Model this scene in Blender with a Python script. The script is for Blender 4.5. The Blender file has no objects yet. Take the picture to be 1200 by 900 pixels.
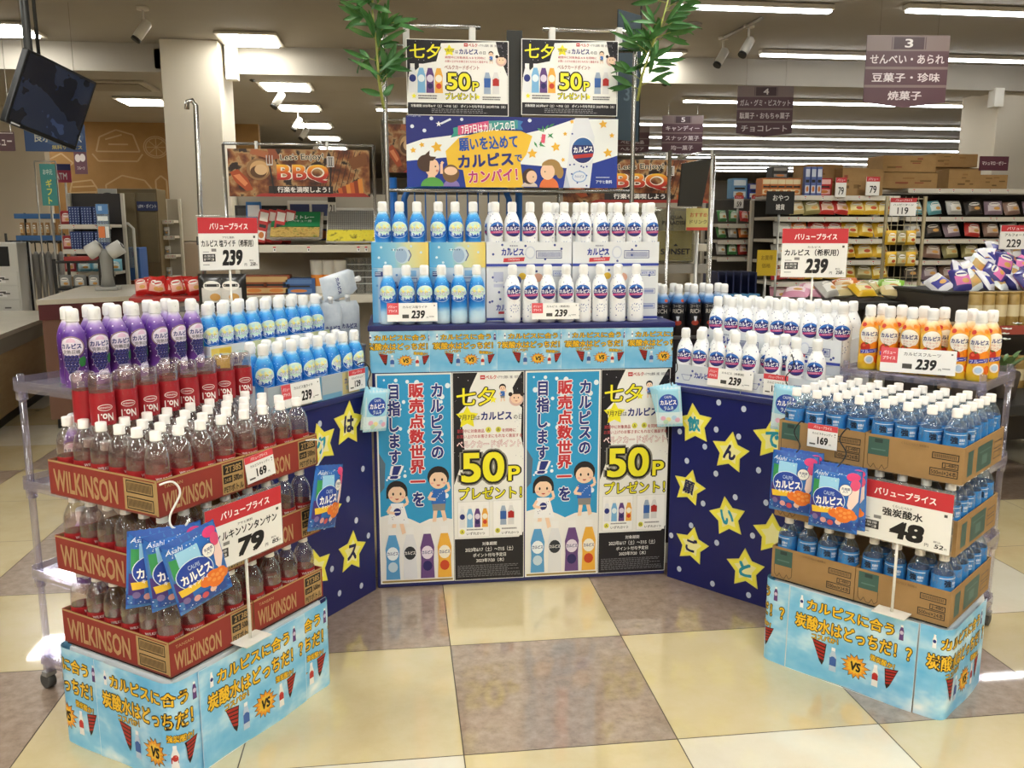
import bpy, bmesh, math, random
from mathutils import Matrix, Vector
random.seed(11)
S = bpy.context.scene
COL = S.collection
PI = math.pi
R = math.radians

# ---------------------------------------------------------------- camera, world, exposure
FPX = 1020.0
CAM_H, CAM_YAW, CAM_PITCH = 1.48, R(-7.3), R(10.0)
cd = bpy.data.cameras.new('camera')
cam = bpy.data.objects.new('camera', cd)
COL.objects.link(cam)
cd.sensor_fit = 'HORIZONTAL'; cd.sensor_width = 36.0; cd.lens = 36.0 * FPX / 1200.0
cd.clip_start = 0.05; cd.clip_end = 200
cam.location = (0, 0, CAM_H)
cam.rotation_euler = (PI / 2 - CAM_PITCH, 0, CAM_YAW)
S.camera = cam
S.view_settings.view_transform = 'Standard'
S.view_settings.look = 'None'
S.view_settings.gamma = 1.0
S.view_settings.use_curve_mapping = False
S.view_settings.exposure = 1.12
S.cycles.transparent_max_bounces = 20
S.cycles.max_bounces = 7
S.cycles.glossy_bounces = 3
S.cycles.transmission_bounces = 6
S.cycles.caustics_reflective = False
S.cycles.caustics_refractive = False
W = bpy.data.worlds.new('world'); S.world = W
W.use_nodes = True
W.node_tree.nodes['Background'].inputs[0].default_value = (0.97, 0.985, 1.0, 1)
W.node_tree.nodes['Background'].inputs[1].default_value = 0.42
LAMP_NEAR, LAMP_FAR, STRIP = 17.0, 11.0, 7.5

def at(u, v, Y):
    """a point of the store at depth Y seen at photo pixel u, v"""
    rz = Matrix.Rotation(CAM_YAW, 3, 'Z')
    fw = rz @ Vector((0, math.cos(CAM_PITCH), -math.sin(CAM_PITCH)))
    up = rz @ Vector((0, math.sin(CAM_PITCH), math.cos(CAM_PITCH)))
    d = fw + (rz @ Vector((1, 0, 0))) * ((u - 600) / FPX) + up * ((450 - v) / FPX)
    return Vector((0, 0, CAM_H)) + d * (Y / d.y)

# ---------------------------------------------------------------- materials
def lin(h):
    h = h.lstrip('#')
    c = [int(h[i:i + 2], 16) / 255 for i in (0, 2, 4)]
    return tuple((x / 12.92 if x <= .04045 else ((x + .055) / 1.055) ** 2.4) for x in c) + (1.0,)
_mats = {}
def mat(hexc, rough=.45, metal=0.0, spec=.4, emit=0.0, coat=0.0):
    k = (hexc, rough, metal, spec, emit, coat)
    if k in _mats: return _mats[k]
    m = bpy.data.materials.new('m' + hexc.strip('#')); m.use_nodes = True
    b = m.node_tree.nodes['Principled BSDF']
    b.inputs['Base Color'].default_value = lin(hexc)
    b.inputs['Roughness'].default_value = rough
    b.inputs['Metallic'].default_value = metal
    b.inputs['Specular IOR Level'].default_value = spec
    b.inputs['Coat Weight'].default_value = coat
    if emit:
        b.inputs['Emission Color'].default_value = lin(hexc)
        b.inputs['Emission Strength'].default_value = emit
    _mats[k] = m
    return m
def nmat(name, build, rough=.45, spec=.4, metal=0.0):
    """principled material whose base colour comes from build(nodes, links) -> socket"""
    m = bpy.data.materials.new(name); m.use_nodes = True
    nt = m.node_tree; b = nt.nodes['Principled BSDF']
    b.inputs['Roughness'].default_value = rough; b.inputs['Specular IOR Level'].default_value = spec
    b.inputs['Metallic'].default_value = metal
    s = build(nt, b)
    if s: nt.links.new(s, b.inputs['Base Color'])
    return m
def ramp(nt, fac, stops, interp='LINEAR'):
    r = nt.nodes.new('ShaderNodeValToRGB'); r.color_ramp.interpolation = interp
    e = r.color_ramp.elements
    e[0].position, e[0].color = stops[0][0], lin(stops[0][1])
    e[1].position, e[1].color = stops[-1][0], lin(stops[-1][1])
    for p, c in stops[1:-1]:
        x = e.new(p); x.color = lin(c)
    nt.links.new(fac, r.inputs[0]); return r.outputs[0]
def coords(nt, scale=(1, 1, 1), kind='Object'):
    t = nt.nodes.new('ShaderNodeTexCoord'); mp = nt.nodes.new('ShaderNodeMapping')
    mp.inputs['Scale'].default_value = scale
    nt.links.new(t.outputs[kind], mp.inputs[0]); return mp.outputs[0]
def noise(nt, scale, detail=4, vec=None, rough=.55):
    n = nt.nodes.new('ShaderNodeTexNoise'); n.inputs['Scale'].default_value = scale; n.inputs['Detail'].default_value = detail
    n.inputs['Roughness'].default_value = rough
    nt.links.new(vec if vec else coords(nt), n.inputs['Vector']); return n.outputs['Fac']
def noisy(name, stops, scale, rough=.5, spec=.4, detail=4, bump=0, sc=(1, 1, 1), metal=0):
    def f(nt, b):
        fac = noise(nt, scale, detail, coords(nt, sc))
        if bump:
            bp = nt.nodes.new('ShaderNodeBump'); bp.inputs['Strength'].default_value = bump; bp.inputs['Distance'].default_value = .01
            nt.links.new(fac, bp.inputs['Height']); nt.links.new(bp.outputs[0], b.inputs['Normal'])
        return ramp(nt, fac, stops)
    return nmat(name, f, rough, spec, metal)
def dotted(name, base, dot, scale, size, sc=(1, 1, 1), rough=.3):
    """plain colour with scattered round dots (printed film or cloth)"""
    def f(nt, b):
        v = nt.nodes.new('ShaderNodeTexVoronoi'); v.inputs['Scale'].default_value = scale
        v.inputs['Randomness'].default_value = .8
        nt.links.new(coords(nt, sc), v.inputs['Vector'])
        return ramp(nt, v.outputs['Distance'], [(0, dot), (size, dot), (size + .02, base), (1, base)])
    return nmat(name, f, rough)
def clear(name, tint, gloss=.16, rough=.06, opac=0.0, body='#ffffff'):
    """thin clear plastic: tinted see-through with a glossy skin"""
    m = bpy.data.materials.new(name); m.use_nodes = True
    nt = m.node_tree; nt.nodes.remove(nt.nodes['Principled BSDF'])
    tr = nt.nodes.new('ShaderNodeBsdfTransparent'); tr.inputs[0].default_value = lin(tint)
    gl = nt.nodes.new('ShaderNodeBsdfGlossy'); gl.inputs['Roughness'].default_value = rough
    gl.inputs[0].default_value = (1, 1, 1, 1)
    fr = nt.nodes.new('ShaderNodeLayerWeight'); fr.inputs[0].default_value = .35
    mx = nt.nodes.new('ShaderNodeMixShader')
    mth = nt.nodes.new('ShaderNodeMath'); mth.operation = 'MULTIPLY_ADD'
    nt.links.new(fr.outputs['Facing'], mth.inputs[0]); mth.inputs[1].default_value = gloss * 2.2; mth.inputs[2].default_value = gloss * .25
    nt.links.new(mth.outputs[0], mx.inputs[0]); nt.links.new(tr.outputs[0], mx.inputs[1]); nt.links.new(gl.outputs[0], mx.inputs[2])
    out = mx.outputs[0]
    if opac:
        df = nt.nodes.new('ShaderNodeBsdfDiffuse'); df.inputs[0].default_value = lin(body)
        m2 = nt.nodes.new('ShaderNodeMixShader'); m2.inputs[0].default_value = opac
        nt.links.new(out, m2.inputs[1]); nt.links.new(df.outputs[0], m2.inputs[2]); out = m2.outputs[0]
    nt.links.new(out, nt.nodes['Material Output'].inputs[0])
    return m

# ---------------------------------------------------------------- objects and tags
def link(name, me, parent=None, loc=(0, 0, 0), rz=0.0, rot=None):
    o = bpy.data.objects.new(name, me); COL.objects.link(o)
    if parent is not None: o.parent = parent
    o.location = loc
    o.rotation_euler = rot if rot else (0, 0, rz)
    return o
def tag(o, label=None, cat=None, group=None, kind=None):
    if label: o['label'] = label
    if cat: o['category'] = cat
    if group: o['group'] = group
    if kind: o['kind'] = kind
    return o
def thing(name, label, cat, loc=(0, 0, 0), rz=0.0, group=None, rot=None):
    return tag(link(name, None, None, loc, rz, rot), label, cat, group)
_src = {}
def dup(root, label, loc, rz=0.0, group=None, rot=None):
    """a copy of a thing with copies of its parts and sub-parts"""
    r = root.copy(); COL.objects.link(r)
    r.location = loc; r.rotation_euler = rot if rot else (0, 0, rz)
    r['label'] = label
    if group: r['group'] = group
    if root not in _src: _src[root] = [(c, list(c.children)) for c in root.children]
    for ch, gs in _src[root]:
        c = ch.copy(); COL.objects.link(c); c.parent = r
        for g in gs:
            d = g.copy(); COL.objects.link(d); d.parent = c
    return r
class Family:
    """first call moves the built thing itself, later calls copy it"""
    def __init__(s, maker): s.maker = maker; s.root = None
    def __call__(s, label, loc, rz=0.0, group=None, rot=None):
        if s.root is None:
            s.root = s.maker()
            _src[s.root] = [(c, list(c.children)) for c in s.root.children]
            r = s.root; r.location = loc; r.rotation_euler = rot if rot else (0, 0, rz); r['label'] = label
            if group: r['group'] = group
            return r
        return dup(s.root, label, loc, rz, group, rot)
ORD = ['first', 'second', 'third', 'fourth', 'fifth', 'sixth', 'seventh', 'eighth', 'ninth', 'tenth', 'eleventh', 'twelfth', 'thirteenth', 'fourteenth', 'fifteenth', 'sixteenth']

class Frame:
    """a stand's own axes: x to the right and -y to the front, as one faces it"""
    def __init__(s, deg): s.rz = R(deg); s.m = Matrix.Rotation(s.rz, 4, 'Z')
    def p(s, x, y, z): return s.m @ Vector((x, y, z))
LF, RF, CF = Frame(53.8), Frame(-51.0), Frame(0)

# ---------------------------------------------------------------- solid mesh builder
class MB:
    def __init__(s): s.v, s.f, s.m, s.sm = [], [], [], []
    def add(s, vs, fs, mi=0, smooth=False):
        b = len(s.v); s.v += [tuple(v) for v in vs]
        for f in fs: s.f.append(tuple(b + i for i in f)); s.m.append(mi); s.sm.append(smooth)
        return s
    def box(s, x0, x1, y0, y1, z0, z1, mi=0, bev=0.0, M=None):
        if bev:
            bm = bmesh.new(); bmesh.ops.create_cube(bm, size=1)
            for v in bm.verts: v.co = Vector(((x0 + x1) / 2 + v.co.x * (x1 - x0), (y0 + y1) / 2 + v.co.y * (y1 - y0), (z0 + z1) / 2 + v.co.z * (z1 - z0)))
            bmesh.ops.bevel(bm, geom=bm.edges[:], offset=bev, segments=2, profile=.6, affect='EDGES')
            bm.verts.index_update()
            vs = [v.co.copy() for v in bm.verts]; fs = [[v.index for v in f.verts] for f in bm.faces]; bm.free()
        else:
            vs = [Vector((x, y, z)) for z in (z0, z1) for y in (y0, y1) for x in (x0, x1)]
            fs = [(0, 2, 3, 1), (4, 5, 7, 6), (0, 1, 5, 4), (2, 6, 7, 3), (0, 4, 6, 2), (1, 3, 7, 5)]
        if M: vs = [M @ v for v in vs]
        return s.add(vs, fs, mi)
    def lathe(s, prof, n=16, mi=0, M=None, squash=(1, 1), cap0=True, cap1=True):
        vs, fs = [], []
        for z, r in prof:
            for k in range(n):
                a = 2 * PI * k / n
                vs.append(Vector((r * math.cos(a) * squash[0], r * math.sin(a) * squash[1], z)))
        for i in range(len(prof) - 1):
            for k in range(n):
                k2 = (k + 1) % n
                fs.append((i * n + k, i * n + k2, (i + 1) * n + k2, (i + 1) * n + k))
        if M: vs = [M @ v for v in vs]
        s.add(vs, fs, mi, True)
        b = len(s.v) - len(vs)
        if cap0: s.f.append(tuple(b + k for k in reversed(range(n)))); s.m.append(mi); s.sm.append(False)
        if cap1: s.f.append(tuple(b + (len(prof) - 1) * n + k for k in range(n))); s.m.append(mi); s.sm.append(False)
        return s
    def tube(s, pts, r, n=8, mi=0, closed=False, caps=True):
        pts = [Vector(p) for p in pts]; rings = []
        up = None
        N = len(pts)
        for i, p in enumerate(pts):
            if closed: t = pts[(i + 1) % N] - pts[i - 1]
            else: t = pts[min(i + 1, N - 1)] - pts[max(i - 1, 0)]
            t.normalize()
            if up is None: up = t.orthogonal().normalized()
            up = (up - t * up.dot(t)).normalized()
            sd = t.cross(up)
            rr = r[i] if isinstance(r, (list, tuple)) else r
            rings.append([p + (up * math.cos(2 * PI * k / n) + sd * math.sin(2 * PI * k / n)) * rr for k in range(n)])
        vs = [v for g in rings for v in g]; fs = []
        for i in range(N if closed else N - 1):
            j = (i + 1) % N
            for k in range(n): fs.append((i * n + k, i * n + (k + 1) % n, j * n + (k + 1) % n, j * n + k))
        if caps and not closed: fs += [tuple(reversed(range(n))), tuple((N - 1) * n + k for k in range(n))]
        return s.add(vs, fs, mi, n > 5)
    def grid(s, fn, nu, nv, mi=0, smooth=True, mf=None):
        vs = [fn(i / nu, j / nv) for j in range(nv + 1) for i in range(nu + 1)]
        b = len(s.v); s.v += [tuple(v) for v in vs]
        for j in range(nv):
            for i in range(nu):
                a = b + j * (nu + 1) + i
                s.f.append((a, a + 1, a + nu + 2, a + nu + 1)); s.m.append(mf(i / nu, j / nv) if mf else mi); s.sm.append(smooth)
        return s
    def mesh(s, name, mats):
        me = bpy.data.meshes.new(name); me.from_pydata(s.v, [], s.f)
        for m in (mats if isinstance(mats, (list, tuple)) else [mats]): me.materials.append(m)
        me.polygons.foreach_set('material_index', s.m); me.polygons.foreach_set('use_smooth', s.sm)
        me.update(); return me
    def build(s, name, mats, parent=None, loc=(0, 0, 0), rz=0.0, rot=None):
        return link(name, s.mesh(name, mats), parent, loc, rz, rot)
def arc(c, r, a0, a1, n, ax='xz'):
    out = []
    for i in range(n + 1):
        a = R(a0 + (a1 - a0) * i / n); p, q = r * math.cos(a), r * math.sin(a)
        out.append(Vector((c[0] + p, c[1], c[2] + q)) if ax == 'xz' else Vector((c[0], c[1] + p, c[2] + q)) if ax == 'yz' else Vector((c[0] + p, c[1] + q, c[2])))
    return out

# ---------------------------------------------------------------- flat print: shapes and lettering
_tm = {}
def tmesh(body):
    k = body
    if k in _tm: return _tm[k]
    c = bpy.data.curves.new('lettering', 'FONT'); c.body = body; c.size = 1; c.resolution_u = 5 if len(body) < 7 and body.isascii() else 2
    c.fill_mode = 'FRONT'; c.space_line = 1.02
    if '\n' in body: c.align_x = 'CENTER'
    o = bpy.data.objects.new('lettering', c); COL.objects.link(o)
    me = o.evaluated_get(bpy.context.evaluated_depsgraph_get()).to_mesh()
    vs = [(v.co.x, v.co.y) for v in me.vertices]
    fs = [tuple(p.vertices) for p in me.polygons if p.normal.z > 0] or [tuple(reversed(p.vertices)) for p in me.polygons]
    bpy.data.objects.remove(o); bpy.data.curves.remove(c)
    _tm[k] = (vs, fs); return _tm[k]
def tbox(body, off=0.0):
    vs = tmesh(body)[0]
    xs = [v[0] for v in vs] or [0, 1]; ys = [v[1] for v in vs] or [0, 1]
    return min(xs) - off, min(ys) - off, max(xs) + off, max(ys) + off
def around(r, n):
    return [(0, 0)] if r < .009 else [(r * math.cos(2 * PI * (k + .5) / n), r * math.sin(2 * PI * (k + .5) / n)) for k in range(n)]

class Print:
    """2-D design in its own units (v runs down); set() gives metres per unit; layers step towards the reader"""
    def __init__(s, w, h, W_, H_, warp=None, eps=.0004):
        s.w, s.h, s.sx, s.sz = w, h, W_ / w, H_ / h
        s.H_ = H_; s.W_ = W_; s.warp = warp; s.eps = eps; s.parts = {}; s.cur = 'sheet'; s.L = 0; s.k = 0
        s.x0, s.z0 = -W_ / 2, 0.0
    def part(s, name): s.cur = name; return s
    def fresh(s, name): s.cur = name + '#%d' % len(s.parts); return s
    def pt(s, u, v):
        x = s.x0 + u * s.sx; z = s.z0 + s.H_ - v * s.sz
        if s.warp: return s.warp(x, z, s.L * s.eps)
        return (x, -s.L * s.eps, z)
    def _put(s, uv, fs, col, L):
        if L is not None: s.L = L
        s.k = (s.k + 1) % 30; keep = s.L; s.L = keep + .03 * s.k
        d = s.parts.setdefault(s.cur, ([], [], [], []))
        m = col if not isinstance(col, str) else mat(col, .42)
        if m not in d[3]: d[3].append(m)
        mi = d[3].index(m); b = len(d[0])
        d[0].extend(s.pt(*p) for p in uv)
        for f in fs: d[1].append(tuple(b + i for i in f)); d[2].append(mi)
        s.L = keep
    def rect(s, u0, v0, u1, v1, col, L=None, n=(1, 1)):
        nu, nv = n
        uv = [(u0 + (u1 - u0) * i / nu, v0 + (v1 - v0) * j / nv) for j in range(nv + 1) for i in range(nu + 1)]
        fs = [(j * (nu + 1) + i, (j + 1) * (nu + 1) + i, (j + 1) * (nu + 1) + i + 1, j * (nu + 1) + i + 1) for j in range(nv) for i in range(nu)]
        s._put(uv, fs, col, L)
    def poly(s, pts, col, L=None, fan=False):
        a = sum(pts[i][0] * pts[(i + 1) % len(pts)][1] - pts[(i + 1) % len(pts)][0] * pts[i][1] for i in range(len(pts)))
        if a > 0: pts = pts[::-1]
        if s.warp:
            c = (sum(p[0] for p in pts) / len(pts), sum(p[1] for p in pts) / len(pts)); n = len(pts); Q = 3 if max(abs(p[0] - c[0]) for p in pts) * s.sx > .008 else 1
            if n < 8 and Q > 1:
                pts = [(a[0] + (b[0] - a[0]) * i / 4, a[1] + (b[1] - a[1]) * i / 4) for a, b in zip(pts, pts[1:] + pts[:1]) for i in range(4)]; n = len(pts)
            uv = [(c[0] + (p[0] - c[0]) * q / Q, c[1] + (p[1] - c[1]) * q / Q) for q in range(Q, 0, -1) for p in pts] + [c]
            fs = [(r * n + i, r * n + (i + 1) % n, (r + 1) * n + (i + 1) % n, (r + 1) * n + i) for r in range(Q - 1) for i in range(n)] + [((Q - 1) * n + i, (Q - 1) * n + (i + 1) % n, Q * n) for i in range(n)]
            s._put(uv, fs, col, L)
        elif fan:
            c = (sum(p[0] for p in pts) / len(pts), sum(p[1] for p in pts) / len(pts))
            s._put(list(pts) + [c], [(i, (i + 1) % len(pts), len(pts)) for i in range(len(pts))], col, L)
        else: s._put(pts, [tuple(range(len(pts)))], col, L)
    def disc(s, cu, cv, ru, rv=None, col='#ffffff', L=None, n=20, a0=0, a1=360):
        rv = ru if rv is None else rv
        pts = [(cu + ru * math.cos(R(a0 + (a1 - a0) * i / n)), cv - rv * math.sin(R(a0 + (a1 - a0) * i / n))) for i in range(n + (0 if a1 - a0 == 360 else 1))]
        s.poly(pts, col, L, fan=True)
    def star(s, cu, cv, r1, r2, col, L=None, n=5, rot=90):
        s.poly([(cu + (r1 if i % 2 == 0 else r2) * math.cos(R(rot + i * 180 / n)), cv - (r1 if i % 2 == 0 else r2) * math.sin(R(rot + i * 180 / n))) for i in range(2 * n)], col, L, fan=True)
    def line(s, pts, w, col, L=None):
        for (a, b) in zip(pts, pts[1:]):
            d = Vector((b[0] - a[0], b[1] - a[1])); 
            if d.length < 1e-9: continue
            q = Vector((-d.y, d.x)).normalized() * w / 2
            s.poly([(a[0] + q.x, a[1] + q.y), (b[0] + q.x, b[1] + q.y), (b[0] - q.x, b[1] - q.y), (a[0] - q.x, a[1] - q.y)], col, L)
    def frame(s, u0, v0, u1, v1, w, col, L=None):
        s.rect(u0, v0, u1, v0 + w, col, L); s.rect(u0, v1 - w, u1, v1, col); s.rect(u0, v0 + w, u0 + w, v1 - w, col); s.rect(u1 - w, v0 + w, u1, v1 - w, col)
    def text(s, body, u0, v0, u1, v1, col, L=None, bold=.012, out=None, rot=0, slant=0, out2=None):
        """lettering fitted to the box u0..u1, v0..v1; out = (width in em, colour)"""
        bx = tbox(body, bold)
        ku, kv = (u1 - u0) / max(bx[2] - bx[0], .01), (v1 - v0) / max(bx[3] - bx[1], .01)
        cu, cv = (u0 + u1) / 2, (v0 + v1) / 2
        ca, sa = math.cos(R(rot)), math.sin(R(rot))
        base = s.L if L is None else L
        def tr(p):
            x = (p[0] - bx[0]) * ku + u0 - cu; y = v1 - (p[1] - bx[1]) * kv - cv
            x += -y * slant
            y *= 1
            return (cu + x * ca + y * sa, cv - x * sa + y * ca)
        i = 0
        for o in (out2, out):
            if o:
                vs, fs = tmesh(body)
                for dx, dy in around(bold + o[0], 8): s._put([tr((p[0] + dx, p[1] + dy)) for p in vs], fs, o[1], base + i)
                i += 1
        vs, fs = tmesh(body)
        for dx, dy in around(bold, 4): s._put([tr((p[0] + dx, p[1] + dy)) for p in vs], fs, col, base + i)
        s.L = base
    def vtext(s, body, u0, v0, u1, v1, col, L=None, bold=.03, out=None, out2=None):
        n = len(body); h = (v1 - v0) / n; base = s.L if L is None else L
        for i, ch in enumerate(body):
            b = tbox(ch, bold); big = max(b[2] - b[0], b[3] - b[1], .01)
            w_, h_ = (b[2] - b[0]), (b[3] - b[1])
            f = 1 / max(1.0, w_, h_)
            cw, chh = (u1 - u0) * w_ * f * .98, h * h_ * f * .98
            cu, cv = (u0 + u1) / 2, v0 + h * (i + .5)
            if ch == 'ー': 
                s.rect(cu - (u1 - u0) * .08, cv - h * .42, cu + (u1 - u0) * .08, cv + h * .42, col, base + 2); continue
            s.text(ch, cu - cw / 2, cv - chh / 2, cu + cw / 2, cv + chh / 2, col, base, bold, out, out2=out2)
        s.L = base
    def build(s, root, extra_parent=None, M=None):
        out = {}
        for name, (vs, fs, mi, ms) in s.parts.items():
            name = name.split('#')[0]; me = bpy.data.meshes.new(name)
            me.from_pydata([tuple(M @ Vector(v)) for v in vs] if M else vs, [], fs)
            for m in ms: me.materials.append(m)
            me.polygons.foreach_set('material_index', mi); me.update()
            out[name] = link(name, me, root)
        return out
def small_lines(P, u0, v0, u1, v1, n, col, L=None, seed=0, duty=.55):
    """rows of print too small to read: short strokes of uneven length"""
    rr = random.Random(seed); h = (v1 - v0) / n
    for i in range(n):
        u = u0
        end = u1 - (u1 - u0) * rr.random() * .25
        while u < end:
            w = (u1 - u0) * rr.uniform(.02, .06)
            P.rect(u, v0 + h * i, min(u + w, end), v0 + h * (i + duty), col, L); u += w + (u1 - u0) * .012
# ================================================================ THE SETTING
CEIL1, CEIL2, BEAM_Y = 3.70, 3.40, 11.5
def structure(name, mb, mats):
    o = mb.build(name, mats); o['kind'] = 'structure'; return o
M_CEIL = noisy('ceiling paint', [(0, '#9d968a'), (1, '#aba498')], 1.2, .8, .2)
M_WALL = noisy('wall paint', [(0, '#c4b8a4'), (1, '#d2c7b4')], .8, .8, .2)
M_PILLAR = noisy('pillar paint', [(0, '#d3c9b5'), (1, '#ddd4c2')], .9, .7, .2)
M_PILLARLOW = mat('#b9a58e', .6)
def tile(name, a, b, c, scale, rough):
    def f(nt, bs):
        n1 = noise(nt, scale, 8, None, .7); bs.inputs['Coat Weight'].default_value = 1.0; bs.inputs['Coat Roughness'].default_value = .03; bs.inputs['Coat IOR'].default_value = 1.85
        return ramp(nt, n1, [(.3, a), (.5, b), (.68, c)])
    return nmat(name, f, rough, .5)
M_CREAM = tile('cream tile', '#cdb988', '#d7c597', '#dbcaa2', 2.2, .25)
M_BROWN = tile('brown stone tile', '#8a7461', '#a28c79', '#b39e8b', 26, .28)
M_IVORY = tile('ivory tile', '#dcd2b6', '#e5dcc4', '#e9e2cd', 2.2, .25)
g = MB(); g.box(-14, 14, -9, 34, -.05, -.002)
structure('floor', g, mat('#5b5142', .7))
TX, TY, X0, Y0 = .632, .672, .152, 2.270
tiles = [MB(), MB(), MB()]
rr = random.Random(5)
known = {(0, 0): 1, (-1, 0): 0, (1, 0): 0, (0, 1): 0, (-1, 1): 1, (1, 1): 1, (0, -1): 0, (-1, -1): 2, (1, -1): 2, (2, 0): 1, (2, -1): 0, (-2, -1): 1, (-2, 0): 0, (3, 0): 0, (2, 1): 0, (-2, 1): 0, (3, -1): 1, (-3, 0): 1, (-3, 1): 0, (-3, 2): 1, (-2, 2): 1, (3, 1): 2, (4, 0): 2}
for i in range(-14, 15):
    for j in range(-16, 26):
        k = known.get((i, j))
        if k is None: k = [1, 0, 1, 2, 0][(i * 2 + j * 3 + (i * j) % 2) % 5] if (i + j) % 2 else [0, 0, 2, 1][(i + 2 * j) % 4]
        x, y = X0 + i * TX, Y0 + j * TY
        tiles[k].add([(x + .0018, y + .0018, 0), (x + TX - .0018, y + .0018, 0), (x + TX - .0018, y + TY - .0018, 0), (x + .0018, y + TY - .0018, 0)], [(0, 1, 2, 3)])
for k, (m, n) in enumerate([(M_CREAM, 'floor_tile_cream'), (M_BROWN, 'floor_tile_brown'), (M_IVORY, 'floor_tile_ivory')]): structure(n, tiles[k], m)

g = MB(); g.box(-14, 14, -9, BEAM_Y, CEIL1, CEIL1 + .1); structure('ceiling', g, M_CEIL)
g = MB(); g.box(-14, 14, BEAM_Y + .5, 34, CEIL2, CEIL2 + .1); structure('ceiling', g, M_CEIL)
g = MB(); g.box(-14, 14, BEAM_Y, BEAM_Y + .5, CEIL2 - .03, CEIL1 + .1); structure('ceiling_beam', g, M_CEIL)
g = MB(); g.box(-14, 14, 33.8, 34, 0, 3.5); structure('wall_back', g, M_WALL)
g = MB(); g.box(-14.2, -14, -9, 34, 0, 3.8); structure('wall_left', g, M_WALL)
g = MB(); g.box(14, 14.2, -9, 34, 0, 3.8); structure('wall_right', g, M_WALL)
g = MB(); g.box(-14, 14, -9.2, -9, 0, 3.8); structure('wall_front', g, M_WALL)
# mural wall on the far left, orange brown with pale food drawings
MURAL_Y = 17.0
a, b = at(48, 158, MURAL_Y), at(215, 335, MURAL_Y)
g = MB(); g.box(-13.9, b.x + 1.5, MURAL_Y, MURAL_Y + .2, 0, CEIL2)
mural = structure('wall_mural', g, noisy('mural paint', [(.3, '#8f6a3a'), (.7, '#9c7644')], 3, .7))
P = Print(120, 140, 2.9, 2.95); P.part('trim_drawing'); P.L = 6
LNE = '#b39468'
for cu, cv, r in [(98, 18, 9), (98, 18, 7.6)]:
    for k in range(18): 
        t0, t1 = k * 20, k * 20 + 20
        P.line([(cu + r * math.cos(R(t0)), cv + r * math.sin(R(t0))), (cu + r * math.cos(R(t1)), cv + r * math.sin(R(t1)))], .8, LNE)
for k in range(8): P.line([(98, 18), (98 + 7 * math.cos(R(45 * k)), 18 + 7 * math.sin(R(45 * k)))], .6, LNE)
for pts in [[(55, 22), (58, 10), (70, 4), (82, 8), (86, 22), (55, 22)], [(52, 24), (56, 30), (84, 30), (88, 24)], [(60, 58), (60, 50), (72, 42), (88, 46), (96, 58), (60, 58)],
            [(96, 46), (96, 66), (104, 66), (104, 46), (100, 42), (96, 46)], [(106, 50), (106, 66), (114, 66), (114, 50), (106, 50)], [(36, 48), (50, 46), (54, 54), (50, 62), (38, 62), (34, 56), (36, 48)],
            [(36, 52), (52, 51)], [(35, 57), (53, 56)], [(40, 66), (56, 70), (48, 78), (38, 74), (40, 66)], [(78, 70), (88, 66), (94, 74), (84, 80), (78, 70)], [(20, 30), (30, 24), (38, 32), (28, 40), (20, 30)], [(64, 16), (78, 16)], [(62, 12), (74, 8)]]:
    P.line(pts, 1.2, LNE)
o = P.build(None)['trim_drawing']; o.location = ((a.x + b.x) / 2 - .1, MURAL_Y, .4); o['kind'] = 'structure'; o.name = 'wall_mural_line'
# pale wall left of the mural
a = at(54, 200, 15.0)
g = MB(); g.box(-13.9, a.x, 15.0, 15.2, 0, CEIL2); structure('wall_entrance', g, M_WALL)
# pillars
a, b = at(187, 62, 11.2), at(256, 62, 11.2)
g = MB(); g.box(a.x, b.x, 11.2, 12.05, 1.35, CEIL1, bev=.015); structure('pillar', g, M_PILLAR)
g = MB(); g.box(a.x - .01, b.x + .01, 11.19, 12.06, 0, 1.34, bev=.015); structure('pillar_panel', g, M_PILLARLOW)
g = MB(); g.box(b.x + .04, b.x + .18, 11.35, 11.5, CEIL1 - .42, CEIL1 - .02, bev=.01); structure('ceiling_trim', g, mat('#ddd8ca', .5))
g = MB(); g.box(a.x - .15, a.x - .03, 11.5, 12.0, CEIL1 - .3, CEIL1 - .05, bev=.01); structure('ceiling_trim', g, M_PILLAR)
a = at(1172, 95, 11.6)
g = MB(); g.box(a.x, a.x + .9, 11.6, 12.4, 0, CEIL1, bev=.015); structure('pillar', g, M_PILLAR)
g = MB(); g.box(a.x - .16, a.x - .02, 11.45, 11.6, CEIL1 - .55, CEIL1 - .3, bev=.01); structure('ceiling_trim', g, mat('#ddd8ca', .5))
# distant back-of-shop panelling seen over the shelves
g = MB(); g.box(4.2, 13.5, 30, 30.2, 1.2, 2.3); structure('wall_panel', g, noisy('far panel', [(0, '#8f6840'), (1, '#a37b50')], 1, .6))

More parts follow.
